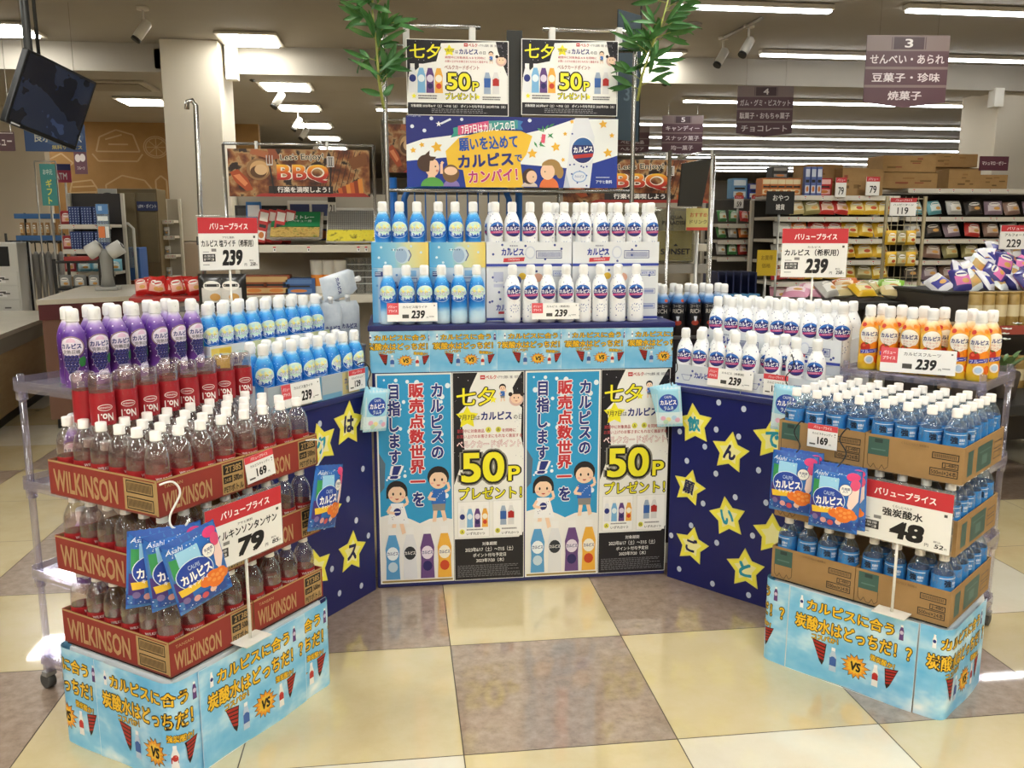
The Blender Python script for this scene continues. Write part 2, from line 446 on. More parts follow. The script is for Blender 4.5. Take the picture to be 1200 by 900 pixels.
# ---------------------------------------------------------------- lamps of the ceiling
M_LAMPN = mat('#fbfbf6', .5, emit=LAMP_NEAR); M_LAMPF = mat('#fbfbf6', .5, emit=LAMP_FAR); M_STRIP = mat('#f8fbff', .5, emit=STRIP)
M_LFRAME = mat('#cfc8ba', .5)
def make_panel(m, s=.58):
    def f():
        t = thing('ceiling_lamp', 'x', 'ceiling lamp', group='square ceiling lamps')
        g = MB(); g.box(-s / 2 - .06, s / 2 + .06, -s / 2 - .06, s / 2 + .06, -.028, 0, bev=.008); g.build('lamp_frame', M_LFRAME, t)
        g = MB(); g.box(-s / 2, s / 2, -s / 2, s / 2, -.045, -.029, bev=.006); g.build('diffuser', m, t)
        return t
    return f
lampN, lampF = Family(make_panel(M_LAMPN)), Family(make_panel(M_LAMPF))
pan = [(293, 44, CEIL1, 'square white ceiling lamp nearest the pillar, above the chrome pole'),
       (98, 81, CEIL1, 'square white ceiling lamp beside the hanging monitor'), (2, 32, CEIL1, 'square white ceiling lamp at the top left corner, behind the monitor pole'),
       (168, 117, CEIL2, 'square white ceiling lamp between the monitor and the pillar'), (6, 133, CEIL2, 'square white ceiling lamp left of the monitor, above the purple sign'),
       (329, 91, CEIL2 + .0, 'square ceiling lamp just behind the beam, second of the row right of the pillar'),
       (350, 124, CEIL2, 'square ceiling lamp, third of the row right of the pillar'), (367, 145, CEIL2, 'square ceiling lamp, fourth of the row right of the pillar'),
       (380, 160, CEIL2, 'square ceiling lamp, fifth of the row right of the pillar'), (390, 172, CEIL2, 'square ceiling lamp, farthest of the row right of the pillar'),
       (272, 171, CEIL2, 'far square ceiling lamp low beside the pillar, above the BBQ banner'), (765, 64, CEIL1, 'ceiling lamp shining behind the right bamboo branch')]
def on_z(u, v, z):
    p = at(u, v, 1.0); c = Vector((0, 0, CAM_H)); d = p - c; return c + d * ((z - CAM_H) / d.z)
for u, v, z, l in pan:
    p = on_z(u, v, z)
    if v == 91: p.y = max(p.y, BEAM_Y + .9)
    lampN(l, (p.x, p.y, z - .006)) if z == CEIL1 else lampF(l, (p.x, p.y, z - .006))
# lamp grid carries on unseen; rows behind the camera added for frontal light
for x in (-4.4, -1.5, 1.6, 4.7):
    for y in (-7.6, -5.6, -3.6, -1.6, .9, 3.4, 6.0):
        if y == 6.0 and abs(x) < 2: continue
        lampN('unseen square white ceiling lamp over the drinks display and its aisle', (x, y, CEIL1 - .006), group='lamps over the drinks display')
def make_strip(L):
    def f():
        t = thing('strip_lamp', 'x', 'strip lamp', group='strip lamps over the aisles')
        g = MB(); g.box(-L / 2, L / 2, -.06, .06, -.05, 0, bev=.01); g.build('lamp_body', M_LFRAME, t)
        g = MB(); g.box(-L / 2 + .02, L / 2 - .02, -.045, .045, -.075, -.051, bev=.01); g.build('tube', M_STRIP, t)
        return t
    return f
for i, (v, u0, u1, z) in enumerate([(2, 1062, 1290, CEIL1), (73, 890, 1250, CEIL1), (117, 800, 1171, CEIL2), (145, 745, 1168, CEIL2), (160, 750, 1164, CEIL2), (173, 750, 1160, CEIL2), (183, 755, 1155, CEIL2), (190, 755, 1100, CEIL2), (195, 820, 1060, CEIL2), (199, 830, 1000, CEIL2)]):
    y = on_z(1000, v, z).y
    if v == 73: y = min(y, 10.9)
    z -= .006
    a, b = at(u0, v, y), at(u1, v, y)
    fam = Family(make_strip(b.x - a.x))
    fam('long fluorescent strip lamp over the snack aisles, %s row from the front' % ORD[i], ((a.x + b.x) / 2, y, z))
for u, v, i in [(470, 124, 0), (840, 1, 1)]:
    p = on_z(u, v, CEIL2 if i == 0 else CEIL1)
    Family(make_strip(1.6))(['long strip lamp behind the left edge of the top posters', 'short strip lamp at the top edge, right of the bamboo'][i], (p.x + .4, p.y, p.z - .006))
# spotlights on rails
def make_spot():
    t = thing('spotlight', 'x', 'spotlight', group='ceiling spotlights')
    g = MB(); g.lathe([(-.03, .06), (0, .06)], 14); g.tube([(0, 0, -.02), (0, 0, -.16)], .012); g.build('mount', M_LFRAME, t)
    g = MB(); MM = Matrix.Translation((0, 0, -.2)) @ Matrix.Rotation(R(35), 4, 'Y'); g.lathe([(-.13, .045), (-.1, .05), (.06, .05), (.08, .03)], 14, M=MM); g.build('lamp_head', mat('#d6d2c8', .4), t)
    g = MB(); g.lathe([(-.16, .048), (-.131, .048)], 14, M=MM); g.build('shade', mat('#26241f', .5), t)
    return t
spot = Family(make_spot)
for u, v, z, l in [(167, 8, CEIL1, 'black ended spotlight on the ceiling left of the pillar'), (300, 62, CEIL1, 'small spotlight hanging under the lamp right of the pillar'),
                   (327, 96, CEIL2, 'spotlight just below the second lamp right of the pillar'), (349, 128, CEIL2, 'spotlight below the third lamp right of the pillar'),
                   (357, 141, CEIL2, 'spotlight beside the fourth lamp right of the pillar'), (372, 158, CEIL2, 'tiny spotlight by the fifth lamp right of the pillar'),
                   (848, 43, CEIL1, 'spotlight at the near end of the ceiling rail above the snack aisles'), (878, 29, CEIL1, 'spotlight at the far end of the ceiling rail above the snack aisles'), (785, 68, CEIL1, 'spotlight behind the right bamboo branch')]:
    p = on_z(u, v, z); spot(l, (p.x, p.y, z - .001), rz=.4)
a, b = on_z(845, 44, CEIL1), on_z(893, 19, CEIL1)
g = MB(); g.tube([(a.x, a.y, CEIL1 - .02), (b.x, b.y, CEIL1 - .02)], .02, 6)
tag(g.build('lighting_rail', mat('#8b8478', .5)), 'grey ceiling rail carrying two spotlights over the snack aisles', 'rail')
g = MB(); p = on_z(137, 99, CEIL2); g.box(-.45, .45, -.4, .4, -.03, 0, bev=.01); g.box(-.36, .36, -.3, .3, -.045, -.031, 1)
o = g.build('air_vent', [mat('#aba292', .6), mat('#8a8274', .7)], None, (p.x, p.y, CEIL2)); tag(o, 'square ceiling air vent left of the pillar', 'vent')
g = MB(); p = on_z(811, 28, CEIL1); g.lathe([(-.03, .1), (0, .11)], 20); o = g.build('smoke_detector', mat('#8f877a', .6), None, (p.x, p.y, CEIL1)); tag(o, 'small round grey detector on the ceiling right of the bamboo', 'detector')
# ================================================================ BOTTLES
CPROF = [(0, .030), (.004, .0333), (.03, .034), (.05, .0333), (.072, .0328), (.1, .0336), (.125, .034), (.145, .0336), (.158, .0312), (.17, .0274), (.181, .0222), (.189, .0182), (.194, .0165), (.2, .016)]
def rad(prof, z):
    for (z0, r0), (z1, r1) in zip(prof, prof[1:]):
        if z0 <= z <= z1: return r0 + (r1 - r0) * (z - z0) / max(z1 - z0, 1e-6)
    return prof[-1][1] if z > prof[-1][0] else prof[0][1]
def film(name, stops, dot=None, scale=60, size=.12, rough=.3, wob=.0):
    """printed shrink film: bands of colour up the bottle, optional round dots"""
    def f(nt, b):
        t = nt.nodes.new('ShaderNodeTexCoord'); sp = nt.nodes.new('ShaderNodeSeparateXYZ'); nt.links.new(t.outputs['Object'], sp.inputs[0])
        k = nt.nodes.new('ShaderNodeMath'); k.operation = 'MULTIPLY'; k.inputs[1].default_value = 1 / .236; nt.links.new(sp.outputs[2], k.inputs[0])
        fac = k.outputs[0]
        if wob:
            n = noise(nt, 30, 2, t.outputs['Object']); a = nt.nodes.new('ShaderNodeMath'); a.operation = 'MULTIPLY_ADD'; a.inputs[1].default_value = wob; 
            nt.links.new(n, a.inputs[0]); nt.links.new(fac, a.inputs[2]); s2 = nt.nodes.new('ShaderNodeMath'); s2.operation = 'SUBTRACT'; s2.inputs[1].default_value = wob / 2
            nt.links.new(a.outputs[0], s2.inputs[0]); fac = s2.outputs[0]
        c = ramp(nt, fac, stops)
        if not dot: return c
        v = nt.nodes.new('ShaderNodeTexVoronoi'); v.inputs['Scale'].default_value = scale; v.inputs['Randomness'].default_value = .75
        nt.links.new(t.outputs['Object'], v.inputs['Vector'])
        m = nt.nodes.new('ShaderNodeMix'); m.data_type = 'RGBA'
        r_ = ramp(nt, v.outputs['Distance'], [(0, '#ffffff'), (size, '#ffffff'), (size + .03, '#000000'), (1, '#000000')])
        nt.links.new(r_, m.inputs[0]); nt.links.new(c, m.inputs[6]); m.inputs[7].default_value = lin(dot); return m.outputs[2]
    return nmat(name, f, rough, .5)
F_WHITE = film('white dotted film', [(0, '#f3f5f6'), (1, '#f7f8f8')], '#2c3f8f', 62, .13)
F_BLUE = film('blue bubble film', [(0, '#d9ecf6'), (.2, '#b9ddf2'), (.3, '#3f9ae0'), (.4, '#0f6fcc'), (.7, '#1583d8'), (.78, '#3fa6e6'), (.83, '#d9eef8'), (.86, '#f4f9fb'), (1, '#f7fbfb')], '#9fdcf6', 95, .13, wob=.08)
F_PURPLE = film('purple dotted film', [(0, '#8f62b4'), (.12, '#6d3a96'), (.3, '#4a1f68'), (.5, '#552a80'), (.7, '#64389c'), (.78, '#a888cc'), (.84, '#f3eef7'), (1, '#f8f6f9')], '#efe4f6', 72, .15, wob=.12)
F_ORANGE = film('orange fruit film', [(0, '#f3d23a'), (.2, '#f0a422'), (.42, '#f0b63a'), (.62, '#f3cf5a'), (.72, '#f19a2e'), (.79, '#f7dfa8'), (.84, '#f9f5ec'), (1, '#fbfaf6')], None, wob=.16)
F_RICH = film('black rich film', [(0, '#33261f'), (.3, '#16161b'), (.62, '#17171d'), (.66, '#2c5a9c'), (.76, '#5f93c8'), (.83, '#e4e9ee'), (1, '#f5f6f6')], None, wob=.06)
M_CAP = mat('#f1f1ee', .35)
NAVY = '#23307c'
def cwarp(prof, R0=.033):
    def w(x, z, d):
        r = rad(prof, z) + .0005 + d; a = x / R0
        return (r * math.sin(a), -r * math.cos(a), z)
    return w
def cap_mesh():
    g = MB(); g.lathe([(.1965, .0168), (.1975, .0188), (.2005, .0192), (.2015, .0184), (.2035, .0188), (.226, .0187), (.2325, .0174), (.236, .013), (.2365, .006)], 18)
    g.box(-.006, .006, -.0205, -.0165, .213, .219); g.box(-.005, .005, .016, .0198, .2, .224)
    return g
def body_mesh(prof=CPROF, n=20):
    g = MB(); g.lathe(prof, n); return g
def concentrate(kind):
    film_, cat, grp = {'white': (F_WHITE, 'bottle', 'white drink bottles'), 'blue': (F_BLUE, 'bottle', 'blue drink bottles'), 'purple': (F_PURPLE, 'bottle', 'purple drink bottles'),
                       'orange': (F_ORANGE, 'bottle', 'orange drink bottles'), 'rich': (F_RICH, 'bottle', 'dark drink bottles')}[kind]
    def f():
        t = thing('drink_bottle', 'x', 'bottle', group=grp)
        body_mesh().build('bottle_body', film_, t)
        cap_mesh().build('cap', M_CAP, t)
        # label design in mm, 66 wide, 236 tall
        P = Print(100, 236, .1, .236, cwarp(CPROF), eps=.00025)
        c = 50
        P.part('label_print')
        if kind == 'white':
            P.disc(c, 111, 34, 31, '#f4f6fa', 1, n=28); P.disc(c, 111, 32.5, 29.5, NAVY, 2, n=28)
            P.disc(c, 111, 32.5, 29.5, '#2a6fc4', 3, n=16, a0=18, a1=162)
            P.disc(c, 111, 32.5, 29.5, '#3a1f5e', 3, n=12, a0=222, a1=318)
            P.poly([(20, 120), (50, 117.5), (80, 117), (79, 126), (50, 127), (21, 128)], '#c2417f', 4)
            P.poly([(c, 85), (c + 4, 95), (c, 99), (c - 4, 95)], '#eaf4ff', 4)
            P.part('label_lettering'); P.text('カルピス', 21, 100, 79, 116, '#ffffff', 5, bold=.04)
            P.text('CONCENTRATE', 32, 120, 68, 124, '#f6d9ea', 5, bold=.0)
            P.part('dot_print')
            for k in range(10): P.disc(c + 17 * math.cos(R(36 * k)), 176 + 15 * math.sin(R(36 * k)), 2.0, None, '#5a76b8', 2, n=8)
            P.text('カルピス', 41, 174, 59, 179, '#5a76b8', 2, bold=0)
        if kind == 'blue':
            P.disc(c, 113, 37, 33, '#e6f7fb', 1, n=28); P.disc(c, 113, 35.5, 31.5, '#d3efdc', 2, n=28)
            P.disc(c, 113, 35.5, 31.5, '#1f62c0', 3, n=20, a0=184, a1=356)
            for k, (du, dv, cc) in enumerate([(-15, -9, '#f4ec8a'), (0, -15, '#f7f3b0'), (15, -8, '#eef6d8'), (4, -6, '#f2e86a'), (-7, -19, '#bfe6ee'), (16, -17, '#f3eda0'), (-20, -16, '#eef2b4')]): P.disc(c + du, 113 + dv, 6, 5, cc, 4, n=10)
            P.part('label_lettering'); P.text('カルピス', 21, 105, 79, 120, '#ffffff', 5, bold=.04, out=(.05, '#1a4fa6')); P.text('塩ライチ', 26, 123, 74, 137, '#e9f6ff', 5, bold=.03)
        if kind == 'purple':
            P.disc(c, 112, 37, 32, '#b39a6e', 1, n=30); P.disc(c, 112, 35, 30.5, '#5b2d80', 2, n=30); P.disc(c, 112, 33.5, 29, '#ece4ef', 3, n=30)
            P.poly([(36, 98), (64, 98), (60, 89), (50, 84), (41, 89)], '#e4c3da', 4)
            P.part('grape_print')
            for row, cnt in enumerate([4, 5, 4, 4, 3, 2]):
                for q in range(cnt):
                    u, v = c - 2 + (q - (cnt - 1) / 2) * 10, 141 + row * 9
                    P.disc(u, v, 6.6, 6.3, '#cfc8e2', 4, n=10); P.disc(u, v, 5.7, 5.5, '#28245e', 5, n=10); P.disc(u - 1.4, v - 1.4, 2.2, None, '#4a4a92', 6, n=7)
            P.poly([(70, 146), (84, 140), (90, 150), (85, 168), (73, 172), (68, 160)], '#2f7a3a', 6)
            P.disc(c + 5, 203, 17, 15.5, '#eee8f2', 5, n=20); P.disc(c + 5, 203, 14.5, 13, '#7c64a8', 6, n=20); P.disc(c + 5, 203, 13, 11.6, '#e9e2f0', 7, n=20)
            P.part('label_lettering'); P.text('カルピス', 22, 101, 78, 117, NAVY, 5, bold=.045); P.text('完熟巨峰', 27, 120, 74, 133, '#4a4450', 5, bold=.01)
            P.text('カルピス', c - 4, 200, c + 14, 206, '#6b4f9a', 8, bold=0)
        if kind == 'orange':
            P.disc(c, 108, 36, 33, '#e8a13a', 1, n=30); P.disc(c, 108, 34, 31, '#f8f3e6', 2, n=30)
            P.part('fruit_print')
            P.disc(c - 14, 152, 18, 18, '#c9321f', 3, n=20); P.disc(c + 20, 148, 18, 16, '#ef8a1c', 3, n=20); P.disc(c - 18, 146, 6, 5, '#e9644a', 4, n=10)
            P.poly([(c - 18, 132), (c - 2, 137), (c - 10, 142)], '#2d7431', 4); P.disc(c - 30, 196, 16, 18, '#f2c12a', 3, n=16); P.disc(c + 30, 196, 13, 15, '#e86a1c', 3, n=16)
            P.poly([(c - 32, 163), (c, 159), (c + 34, 156), (c + 33, 170), (c, 173), (c - 30, 177)], '#4a4aa8', 5); P.text('フルーツ', c - 27, 161, c + 29, 173, '#d8d4f4', 6, bold=.03, rot=5)
            P.disc(c + 2, 197, 16, 16, '#f6efe6', 5, n=18); P.disc(c + 2, 197, 11, 11, '#b9cfe4', 6, n=18)
            P.disc(c - 24, 70, 10, 8, '#d23a30', 2, n=12); P.disc(c + 22, 66, 9, 7, '#f08a1e', 2, n=12)
            P.part('label_lettering'); P.text('カルピス', 22, 95, 78, 111, NAVY, 5, bold=.045); P.text('フルーツ', 32, 115, 68, 122, '#c8452e', 5, bold=.0); P.text('マンゴー', 31, 125, 69, 132, '#c8452e', 5, bold=.0)
        if kind == 'rich':
            P.poly([(20, 62), (80, 66), (80, 84), (20, 80)], '#3c76b4', 1); P.disc(72, 74, 9, 7, '#c8502a', 2, n=12)
            P.disc(c, 176, 18, 12, '#b8432e', 2, n=16); P.poly([(42, 146), (58, 146), (54, 170), (46, 170)], '#dfe3ea', 2)
            P.part('label_lettering'); P.text('コーヒー', 24, 92, 76, 106, '#bfb8b2', 4, bold=.02); P.text('RICH', 26, 112, 74, 132, '#cfc7bd', 4, bold=.02)
        P.build(t)
        return t
    return f
bW, bB, bP, bO, bK = [Family(concentrate(k)) for k in ('white', 'blue', 'purple', 'orange', 'rich')]

# clear half-litre bottles
SPROF = [(0, .024), (.004, .029), (.012, .0322), (.03, .033), (.045, .0322), (.06, .033), (.085, .0325), (.1, .033), (.13, .033), (.146, .0322), (.158, .0298), (.169, .0253), (.179, .0187), (.186, .014), (.19, .0125), (.196, .0125)]
M_PET = clear('clear bottle plastic', '#fafafa', .26, .05, .022, '#f4f2f0')
M_PETW = clear('clear water bottle plastic', '#eef7fb', .2, .07, .05, '#d8eaf4')
M_SODA = clear('soda', '#f8ecea', .05, .08, .015, '#f2dcda')
M_WATER = clear('water', '#a8d0ea', .03, .1, .14, '#4a9cd4')
M_WATER_TOP = M_WATER
def soda_cap(col='#f2efea'):
    g = MB(); g.lathe([(.19, .0142), (.1915, .0152), (.194, .0152), (.195, .0146), (.214, .0148), (.2155, .013)], 18, 0); return g
def clear_bottle(kind):
    def f():
        t = thing({'soda': 'soda_bottle', 'no': 'soda_bottle', 'water': 'water_bottle'}[kind], 'x', 'bottle')
        body_mesh(SPROF, 16).build('bottle_body', M_PETW if kind == 'water' else M_PET, t)
        soda_cap().build('cap', mat('#f0ece6', .35), t)
        g = MB(); g.lathe([(.006, .027), (.014, .031), (.12, .0312), (.14, .0302), (.152, .027)], 14); g.build('water', M_WATER if kind == 'water' else M_SODA, t)
        z0, z1 = {'soda': (.035, .106), 'no': (.05, .14), 'water': (.06, .15)}[kind]
        lm = {'soda': mat('#a8272b', .35), 'no': mat('#a3222c', .35), 'water': mat('#2f7fc4', .35)}[kind]
        g = MB(); g.lathe([(z0, rad(SPROF, z0) + .0006), ((z0 + z1) / 2, .0337), (z1, rad(SPROF, z1) + .0006)], 18, cap0=False, cap1=False); g.build('label', lm, t)
        P = Print(100, 216, .1, .216, lambda x, z, d: ((.0341 + d) * math.sin(x / .033), -(.0341 + d) * math.cos(x / .033), z), eps=.0003)
        P.part('label_lettering')
        if kind == 'soda': 
            P.text('WILKINSON', 24, 216 - 98, 76, 216 - 90, '#f0e6dc', 1, bold=.02); P.disc(50, 216 - 50, 22, 11, '#f2eae0', 1, n=20); P.disc(50, 216 - 50, 19, 9, '#a8272b', 2, n=20); P.text('TANSAN', 36, 162, 64, 170, '#f2eae0', 3)
        if kind == 'no': 
            P.text('No.1', 30, 216 - 128, 70, 216 - 106, '#f3ece6', 1, bold=.03); P.disc(50, 216 - 90, 19, 9, '#f3ece6', 1, n=20); P.disc(50, 216 - 90, 17, 7.4, '#a3222c', 2, n=20); P.text('WILKINSON', 36, 123.5, 64, 128.5, '#f3ece6', 3)
        if kind == 'water':
            P.text('強', 34, 78, 56, 100, '#14243a', 1, bold=.04); P.rect(20, 72, 80, 74, '#d6e8f2', 1, n=(6, 1)); P.text('炭酸水', 58, 84, 76, 93, '#e8f2f8', 1); small_lines(P, 58, 96, 78, 102, 2, '#d6e8f2', 1)
        P.build(t)
        return t
    return f
bS, bN, bA = [Family(clear_bottle(k)) for k in ('soda', 'no', 'water')]
rb = random.Random(21)
def jit(a=.25): return rb.uniform(-a, a)
# ================================================================ PRINTED SHEETS AND POSTERS
def sky_print():
    def f(nt, b):
        n = noise(nt, 7, 3, coords(nt, (1, 1, 1.6)))
        return ramp(nt, n, [(.3, '#62b4e2'), (.5, '#86c6e8'), (.62, '#b9def0'), (.78, '#eef6f8')])
    return nmat('printed sky', f, .38)
M_SKY = sky_print()
PAPER = '#f1f1ec'
def mini_bottle(P, cu, v0, h, body, lab, cap='#f2f2f0', L=3, extra=None):
    w = h * .28; was = P.cur; P.fresh('bottle_print')
    P.rect(cu - w * .27, v0, cu + w * .27, v0 + h * .14, cap, L)
    P.poly([(cu - w * .25, v0 + h * .14), (cu + w * .25, v0 + h * .14), (cu + w * .5, v0 + h * .4), (cu + w * .45, v0 + h * .65), (cu + w * .5, v0 + h), (cu - w * .5, v0 + h), (cu - w * .45, v0 + h * .65), (cu - w * .5, v0 + h * .4)], body, L)
    P.disc(cu, v0 + h * .5, w * .42, h * .13, lab, L + 1, n=14)
    if extra: P.disc(cu, v0 + h * .76, w * .34, h * .1, extra, L + 1, n=12)
    P.part(was)
def vs_sheet(P):
    """sheet on sparkling water, 420 x 297"""
    P.part('sheet'); P.rect(0, 0, 420, 297, M_SKY, 0, n=(42, 2)); P.frame(0, 0, 420, 297, 1.2, '#e8eef0', 1)
    P.part('picture_print')
    mini_bottle(P, 45, 22, 44, '#f4f4f4', '#23307c', L=2); mini_bottle(P, 372, 22, 50, '#5d3a78', '#cdbfd8', L=2)
    for cu, cv, s, fl in [(112, 186, 1, 1), (352, 196, .85, -1)]:
        P.poly([(cu - 24 * s * fl, cv - 26 * s), (cu + 26 * s * fl, cv - 18 * s), (cu + 20 * s * fl, cv + 44 * s), (cu + 14 * s * fl, cv + 60 * s), (cu + 4 * s * fl, cv + 46 * s)], '#2a1210', 2)
        for k in range(5):
            a = k / 5; x0 = cu - (21 - 22 * a) * s * fl; x1 = cu + (23 - 4 * a) * s * fl; y = cv + (-21 + 66 * a * .95) * s
            P.poly([(x0, y - 1), (x1, y + 5 * s), (x1 - 2 * fl, y + 13 * s), (x0 + 5 * fl, y + 8 * s)], '#a8261f', 3)
    mini_bottle(P, 162, 172, 84, '#b9cbe0', '#3a62a8', L=3); P.rect(151, 208, 173, 236, '#3b5fa6', 5)
    mini_bottle(P, 302, 180, 74, '#eceae6', '#c43a2e', L=3); P.rect(292.5, 214, 311.5, 232, '#b52a26', 5)
    pts = lambda k, r1, r2, cu, cv: [(cu + (r1 if i % 2 == 0 else r2) * (1.2 if i % 4 == 0 else 1) * math.cos(R(i * 180 / k + 8)), cv - (r1 if i % 2 == 0 else r2) * math.sin(R(i * 180 / k + 8))) for i in range(2 * k)]
    P.poly(pts(14, 44, 31, 236, 212), '#3c2a12', 2, fan=True); P.poly(pts(14, 40, 29, 236, 212), '#eb9c2e', 3, fan=True); P.poly(pts(14, 27, 21, 236, 212), '#f0c23a', 4, fan=True)
    P.part('lettering')
    P.text('VS', 219, 195, 255, 228, '#1d1810', 6, bold=.05, slant=.1)
    P.text('カルピスに合う', 64, 26, 350, 68, '#efc02c', 3, bold=.035, out=(.055, '#241d12'))
    P.text('炭酸水はどっちだ！？', 26, 84, 408, 136, '#efc02c', 3, bold=.035, out=(.055, '#241d12'))
    P.text('コスパか！', 86, 140, 176, 160, '#efc02c', 3, bold=.03, out=(.06, '#241d12'), rot=4)
    P.text('強炭酸か！', 282, 152, 360, 174, '#efc02c', 3, bold=.03, out=(.06, '#241d12'), rot=-6)
def kid(P, cu, v0, h, girl=False, L=4):
    """plain cartoon child in a blue printed shirt or a white spotted frock"""
    P.fresh('child_print'); hw = h * .17; sk = '#f3d2b4'; hair = '#211a1a'
    P.poly([(cu - hw * .55, v0 + h * .75), (cu - hw * .1, v0 + h * .75), (cu - hw * .3, v0 + h * 1.0), (cu - hw * .7, v0 + h * 1.0)], sk, L)
    P.poly([(cu + hw * .15, v0 + h * .75), (cu + hw * .6, v0 + h * .75), (cu + hw * .9, v0 + h * .97), (cu + hw * .5, v0 + h * 1.0)], sk, L)
    if girl:
        P.poly([(cu - hw * .7, v0 + h * .42), (cu + hw * .7, v0 + h * .42), (cu + hw * 1.3, v0 + h * .8), (cu - hw * 1.1, v0 + h * .8)], '#f2f3f5', L + 1)
        for k in range(12): P.disc(cu + hw * (-.7 + 1.5 * ((k * 37) % 100) / 100), v0 + h * (.48 + .28 * ((k * 61) % 100) / 100), h * .008, None, '#23307c', L + 2, n=6)
        P.disc(cu, v0 + h * .58, h * .07, None, '#23307c', L + 2, n=14); P.rect(cu - h * .05, v0 + h * .57, cu + h * .05, v0 + h * .59, '#f0f0f4', L + 3)
    else:
        P.poly([(cu - hw * .75, v0 + h * .42), (cu + hw * .75, v0 + h * .42), (cu + hw * .8, v0 + h * .68), (cu - hw * .8, v0 + h * .68)], '#2f6fc6', L + 1)
        for k in range(9): P.disc(cu + hw * (-.65 + 1.3 * ((k * 37) % 100) / 100), v0 + h * (.45 + .2 * ((k * 61) % 100) / 100), h * .009, None, '#dfeaf8', L + 2, n=6)
        P.poly([(cu - hw * .7, v0 + h * .68), (cu + hw * .75, v0 + h * .68), (cu + hw * .7, v0 + h * .8), (cu - hw * .65, v0 + h * .8)], '#8d8a86', L + 1)
    P.line([(cu - hw * .7, v0 + h * .47), (cu - hw * 1.1, v0 + h * .58), (cu - hw * .3, v0 + h * .6)], h * .05, sk, L + 3)
    P.line([(cu + hw * .7, v0 + h * .47), (cu + hw * 1.2, v0 + h * .42), (cu + hw * 1.0, v0 + h * .3)], h * .05, sk, L + 3)
    P.disc(cu, v0 + h * .2, h * .2, h * .19, hair, L + 1, n=20)
    if girl: P.rect(cu - h * .2, v0 + h * .2, cu + h * .2, v0 + h * .33, hair, L + 1)
    P.disc(cu, v0 + h * .26, h * .165, h * .15, sk, L + 3, n=20)
    P.disc(cu, v0 + h * .12, h * .17, h * .09, hair, L + 4, n=16, a0=0, a1=180)
    for s in (-1, 1):
        P.disc(cu + s * h * .07, v0 + h * .25, h * .018, h * .028, hair, L + 4, n=8); P.disc(cu + s * h * .11, v0 + h * .31, h * .03, h * .016, '#eeb0a0', L + 4, n=8)
    P.disc(cu, v0 + h * .335, h * .035, h * .025, '#b8473c', L + 4, n=8, a0=180, a1=360)
YEL = '#f3ea2e'
